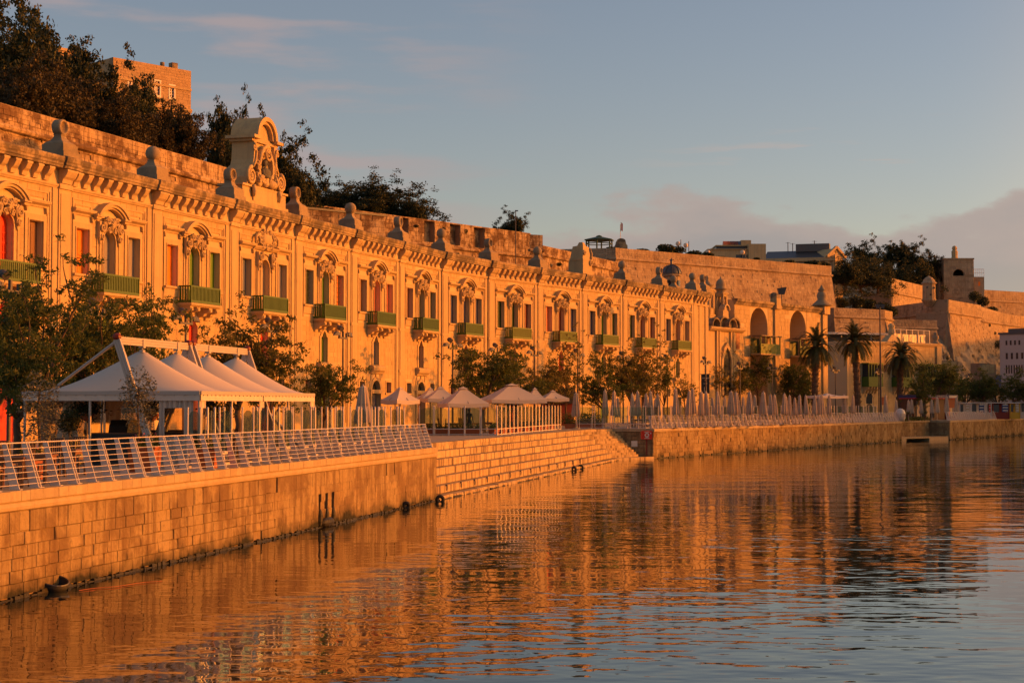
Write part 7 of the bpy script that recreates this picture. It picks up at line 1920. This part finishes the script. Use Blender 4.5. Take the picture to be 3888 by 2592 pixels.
m = MB(); m.box(0,ln,.3,2.6,0,z0_); m.build('wall', MT['darkwood'], KO); m = MB(); m.box(-.1,ln,-.1,2.8,z0_,z1_); m.build('fascia', MT['p_blue'], KO); m = MB(); m.box(-.1,ln,-.12,2.7,z0_-.07,z0_); m.build('red_stripe', MT['p_red'], KO)
text(KO,'sign_lettering','Tourist Information Office',.30,(ln*.47,-.115,(z0_+z1_)/2),(PI/2,0,0),MT['p_grey'],ln*.72)
for k in range(4): m = MB(); m.box(.5+k*1.0,1.2+k*1.0,.22,.31,.3,z0_-.3); m.build('window', MT['pane'] if k % 2 else MT['p_stone'], KO)
a2 = gx(3600,ky+4.2); K2 = thing('small_kiosk', 'small kiosk with a pale blue sign plate, right of the Tourist Information fascia', 'kiosk', (a2.x,a2.y,ZD), math.atan2(d.y,d.x)); l2 = (gx(3646,ky+5)-a2).length
m = MB(); m.box(0,l2,.2,2.2,0,z0_); m.build('wall', MT['p_dkred'], K2); m = MB(); m.box(0,l2,-.05,2.2,z0_,z1_+.02); m.build('sign_plate', MT['p_bluegrey'], K2); m = MB(); m.box(.1,l2-.3,-.07,-.05,z0_+.12,z1_-.1); m.build('pale_panel', MT['wmetal'], K2); m = MB(); m.box(0,l2,-.06,2.1,z0_-.06,z0_); m.build('red_stripe', MT['p_red'], K2)
for k,c_ in enumerate(('p_orange','p_stone','p_bluegrey')): m = MB(); m.box(.1+k*.5,.55+k*.5,.16,.21,.5,1.6); m.build('poster', MT[c_], K2)
BTH = [(3642,3684,'wmetal','p_stone','white booth, leftmost of the coloured booths on the far quay'),(3686,3740,'wmetal','p_blue','white and blue booth, second of the coloured booths'),(3744,3764,'wmetal','p_red','narrow white booth with a red poster, third of the coloured booths'),(3768,3832,'p_dkred','p_blue','dark red booth in the row of coloured booths'),(3834,3872,'p_orange','p_stone','yellow-orange booth in the row of coloured booths'),(3874,3915,'wmetal','p_green','white booth cut by the right photo edge')]
MT['p_yellow'] = plain('paint_yellow', (.62,.34,.02), .5)
for k,(x0,x1,c1,c2,lab) in enumerate(BTH):
    Y = 222+k*2.6; p, q = gx(x0,Y), gx(x1,Y); wv = (q-p).length; h = zz(1527,Y)-ZD
    if 'yellow' in lab: c1 = 'p_yellow'
    t = thing('market_booth', lab, 'booth', (p.x,p.y,ZD), .05, 'coloured booths on the far quay')
    m = MB(); m.box(-.05,wv+.05,-.05,1.9,h-.12,h); m.build('roof', MT['wmetal'], t)
    for x,y in ((0,0),(wv-.1,0),(0,1.75),(wv-.1,1.75)): m = MB(); m.box(x,x+.1,y,y+.1,0,h-.12); m.build('post', MT[c1], t)
    m = MB(); m.box(0.1,wv-.1,1.75,1.82,0,h-.15); m.build('back_panel', MT[c1], t); m = MB(); m.box(.1,wv-.1,.04,.1,0,.95); m.build('front_panel', MT[c1], t)
    m = MB(); m.box(wv*.55,wv-.14,.02,.06,1.0,h-.3); m.build('poster', MT[c2], t); m = MB(); m.box(.14,wv*.45,.5,.54,1.0,h-.3); m.build('window', MT['pane'], t)
    m = MB(); 
    for j in range(3): m.box(wv*.6,wv-.2,.012,.019,1.15+j*.4,1.3+j*.4)
    m.build('poster_stripes', MT['wmetal'], t)
# planted bed over the inlet
pb = IN0.lerp(IN1,.5); dI = (IN1-IN0).normalized()
r = np.random.default_rng(9); l_ = (IN1-IN0).length; c = np.stack([r.uniform(-l_/2-.5,l_/2,2600), r.uniform(-.3,1.6,2600), r.random(2600)**1.6*.5],1); o = leaves('ground_cover', c, .20, r, MT['leaf']); o.location = (pb.x,pb.y,2.5); o.rotation_euler = (0,0,math.atan2(dI.y,dI.x)); kind(o,'stuff')
for k,(x,Y) in enumerate(((3445,204),(3512,208),(3455,214))):
    t = thing('fan_palm', 'small bushy fan palm in the planted bed, %s' % ('left one','right one','tall one on a thin stem')[k], 'palm', gx(x,Y,ZD+(.2 if k < 2 else 0)), 0, 'fan palms by the inlet'); hh = .5 if k < 2 else zz(1545,Y)-ZD
    m = MB(); m.tube([(0,0,0),(0,0,hh)],.10,6); m.build('trunk', MT['bark'], t); m = MB(); rr = random.Random(k)
    for j in range(26):
        a = j*2.4; e = rr.uniform(-.3,1.2); ln = rr.uniform(.7,1.1); dd = Vector((math.cos(a)*math.cos(e),math.sin(a)*math.cos(e),math.sin(e))); s_ = dd.cross(Vector((0,0,1))).normalized() if abs(dd.z)<.95 else Vector((1,0,0))
        for u in (-2,-1,0,1,2): tip = Vector((0,0,hh))+(dd+s_*u*.16)*ln-Vector((0,0,.08*abs(u))); b0 = Vector((0,0,hh))+dd*ln*.3; m.add([b0-s_*.02+s_*u*.03,b0+s_*.02+s_*u*.03,tip],[(0,1,2)])
    m.build('crown', MT['frond'], t)
wc = thing('white_tub_seat', 'white rounded tub seat by the right palm foot', 'seat', gx(3417,200), .3); m = MB(); m.lathe([(.5,0),(.62,.4),(.66,.9),(.5,1.35),(.2,1.55),(.05,1.58)],14); m.build('shell', MT['wmetal'], wc, True); m = MB(); m.box(-.3,.3,-.72,-.45,.5,.95); m.build('cushion', MT['fabric'], wc)

# ------------------------------------------------------------------ lifebuoy box, tyres, waterside bits
lp_ = at_y(2455,1651,131.6); LB_ = thing('lifebuoy_box', 'red lifebuoy box with white marks on the corner of the far quay', 'lifebuoy box', (lp_.x,131.75,lp_.z), .14); s_ = 21/F*131.7
m = MB(); m.prism([(-s_,-s_*.7),(-s_*.8,-s_*.78),(s_*.8,-s_*.78),(s_,-s_*.7),(s_,s_*.62),(s_*.85,s_*.78),(-s_*.85,s_*.78),(-s_,s_*.62)],-.16,.02); m.build('housing', MT['p_red'], LB_)
m = MB(); m.ring(arcp(0,0,s_*.42,0,2*PI,18)[:-1],arcp(0,0,s_*.20,0,2*PI,18)[:-1],-.185,-.16,closed=True); m.build('ring_mark', MT['wmetal'], LB_)
m = MB(); m.box(-s_*.45,s_*.45,-.175,-.16,s_*.50,s_*.62); m.box(-s_*.45,s_*.45,-.175,-.16,-s_*.62,-s_*.50); m.box(s_*.62,s_*.78,-.175,-.16,s_*.2,s_*.45); m.build('white_stripe', MT['wmetal'], LB_); m = MB(); m.box(-.06,.06,-.10,.0,-1.6,-s_*.78); m.build('post', MT['p_dkred'], LB_)
np_ = at_y(2409,1684,131.2); ns = thing('white_notice', 'small blank white notice on the shaded end wall, left of the lifebuoy box', 'sign', (np_.x,131.30,np_.z), .14); m = MB(); m.box(-.24,.24,0,.03,-.22,.22); m.build('plate', MT['wmetal'], ns); m = MB(); m.box(-.26,.26,.03,.05,-.24,.24); m.build('backing', MT['alu'], ns)
bo_ = at_z(2434,1715,.3); bd = thing('stone_bollard', 'short stone bollard on the landing below the lifebuoy box', 'bollard', (bo_.x,bo_.y,.2)); m = MB(); m.box(-.28,.28,-.28,.28,0,.35); m.box(-.2,.2,-.2,.2,.35,1.25); m.build('shaft', MT['coping'], bd); m = MB(); m.box(-.24,.24,-.24,.24,1.25,1.38); m.build('cap', MT['coping'], bd)
def tyre(label, loc, R=.30, r=.11, tilt=0.0):
    t = thing('tyre_fender', label, 'tyre', loc, tilt, 'black tyres hanging at the waterline'); m = MB(); n = 18
    for i in range(n):
        a = 2*PI*i/n
        for j in range(8): b = 2*PI*j/8; m.v.append(((R+r*math.cos(b))*math.cos(a), r*1.1*math.sin(b), (R+r*math.cos(b))*math.sin(a)))
    for i in range(n):
        for j in range(8): m.f.append((i*8+j,((i+1)%n)*8+j,((i+1)%n)*8+(j+1)%8,i*8+(j+1)%8)); m.m.append(0)
    m.build('tyre', MT['rubber'], t, True); m = MB(); m.tube([(0,0,R),(0,.05,R+.5)],.015,5); m.build('rope', MT['darkwood'], t)
for x,y,lab,R in ((1662,1893,'black tyre at the foot of the near quay corner, left end of the steps',.15),(1533,1916,'black tyre half sunk left of the near quay corner',.12),(2172,1779,'left black tyre of the pair at the foot of the steps',.13),(2198,1772,'right black tyre of the pair at the foot of the steps',.14)):
    p = at_z(x,y,.12); tyre(lab,(p.x+.12,p.y-.25,.10),R,.085,.25)
fb = at_z(182,2236,.0); FBK = thing('floating_tub', 'round dark rubber tub floating against the near quay wall, at lower left', 'tub', (fb.x+.15,fb.y-.2,.0), .2); m = MB(); m.lathe([(.28,-.1),(.36,.12),(.38,.24),(.34,.25),(.31,.10),(.05,.06)],20); FBK_o = m.build('tub_body', MT['rubber'], FBK, True); FBK_o.rotation_euler = (.25,.2,0); m = MB(); m.tube([(.36*math.cos(a),.36*math.sin(a),.26) for a in np.linspace(0,2*PI,21)],.02,5); oo = m.build('rim', MT['dmetal'], FBK); oo.rotation_euler = (.25,.2,0)
m = MB(); a0_, a1_ = at_z(300,2240,.02), at_z(620,2202,.02); m.tube([a0_.lerp(a1_,i/12)+Vector((0,.12*math.sin(i*.9),0)) for i in range(13)],.008,5); o = m.build('floating_rope', MT['terracotta']); tag(o,'thin red rope floating near the tub by the quay wall','rope'); o['kind'] = 'thing'
# wall lamp, mast and pole details
fp = thing('flood_mast', 'tall slim floodlight mast behind the cream building', 'mast', gx(3343,240)); h_ = zz(1155,240)-ZD; m = MB(); m.tube([(0,0,0),(0,0,h_)],[.16,.10],8); m.build('pole', MT['lampmetal'], fp); m = MB(); m.box(-.7,.7,-.15,.15,h_-.3,h_); m.box(-.6,-.1,-.3,-.1,h_-.6,h_-.1); m.box(.1,.6,-.3,-.1,h_-.6,h_-.1); m.build('floodlight', MT['lampmetal'], fp)
fq = thing('roof_floodlight', 'small floodlight on a bracket above the arched building cornice', 'floodlight', tuple(gx(2970,186))[:2]+(zz(1140,186),)); m = MB(); m.tube([(0,0,-.6),(0,0,.7)],.06,6); m.build('bracket', MT['dmetal'], fq); m = MB(); m.hexa([(-.35,-.2,.7),(.3,-.2,.7),(.3,.3,.7),(-.35,.3,.7),(-.5,-.3,1.4),(.55,-.3,1.55),(.55,.4,1.55),(-.5,.4,1.4)]); m.build('lamp_head', MT['dmetal'], fq)
pl = thing('lamp_mast', 'thin mast with a small lamp beside the lone tree on the middle bastion', 'mast', tuple(gx(1958,196))[:2]+(18,)); m = MB(); m.tube([(0,0,0),(0,0,zz(797,196)-18)],.06,6); m.build('pole', MT['lampmetal'], pl); m = MB(); m.box(-.1,.3,-.1,.1,zz(800,196)-18,zz(796,196)-18); m.build('lamp_head', MT['lampmetal'], pl)
# ------------------------------------------------------------------ unseen ridge added past the right edge, height shaped to shade the far waterfront
m = MB(); ca_, sa_ = math.cos(SUN_AZ), math.sin(SUN_AZ); T_ = 330.0
prof = [(-260,-6),(40,-3),(110,-1.5),(135,-1.0),(155,.4),(178,2.2),(200,4.5),(225,5.5),(250,6.5),(268,8.0),(300,10.0),(340,11.0),(390,12.0),(520,12.0),(800,4)]
n = len(prof)
for v_, h_ in prof:
    u = T_ + 60*0; x = u*ca_ - v_*sa_; y = u*sa_ + v_*ca_; z = ZD*0 + h_ + u*0 + 0
    # the shadow line is h_ metres up at the near shore, which lies about x = 20 + .3 v metres along the sun's direction
    near = (v_*.28 + 8)
    zt_ = max(6.0, h_ + (T_ - near)*math.tan(SUN_EL))
    for dx, zz_ in ((-45,-1),(0,zt_),(70,zt_*.9),(200,-1)): m.v.append((x+dx*ca_, y+dx*sa_, zz_))
for i in range(n-1):
    for j in range(3): m.f.append((i*4+j,(i+1)*4+j,(i+1)*4+j+1,i*4+j+1)); m.m.append(0)
m.f += [(0,1,2,3),((n-1)*4+3,(n-1)*4+2,(n-1)*4+1,(n-1)*4)]; m.m += [0,0]
kind(m.build('headland', MT['rock']), 'structure')
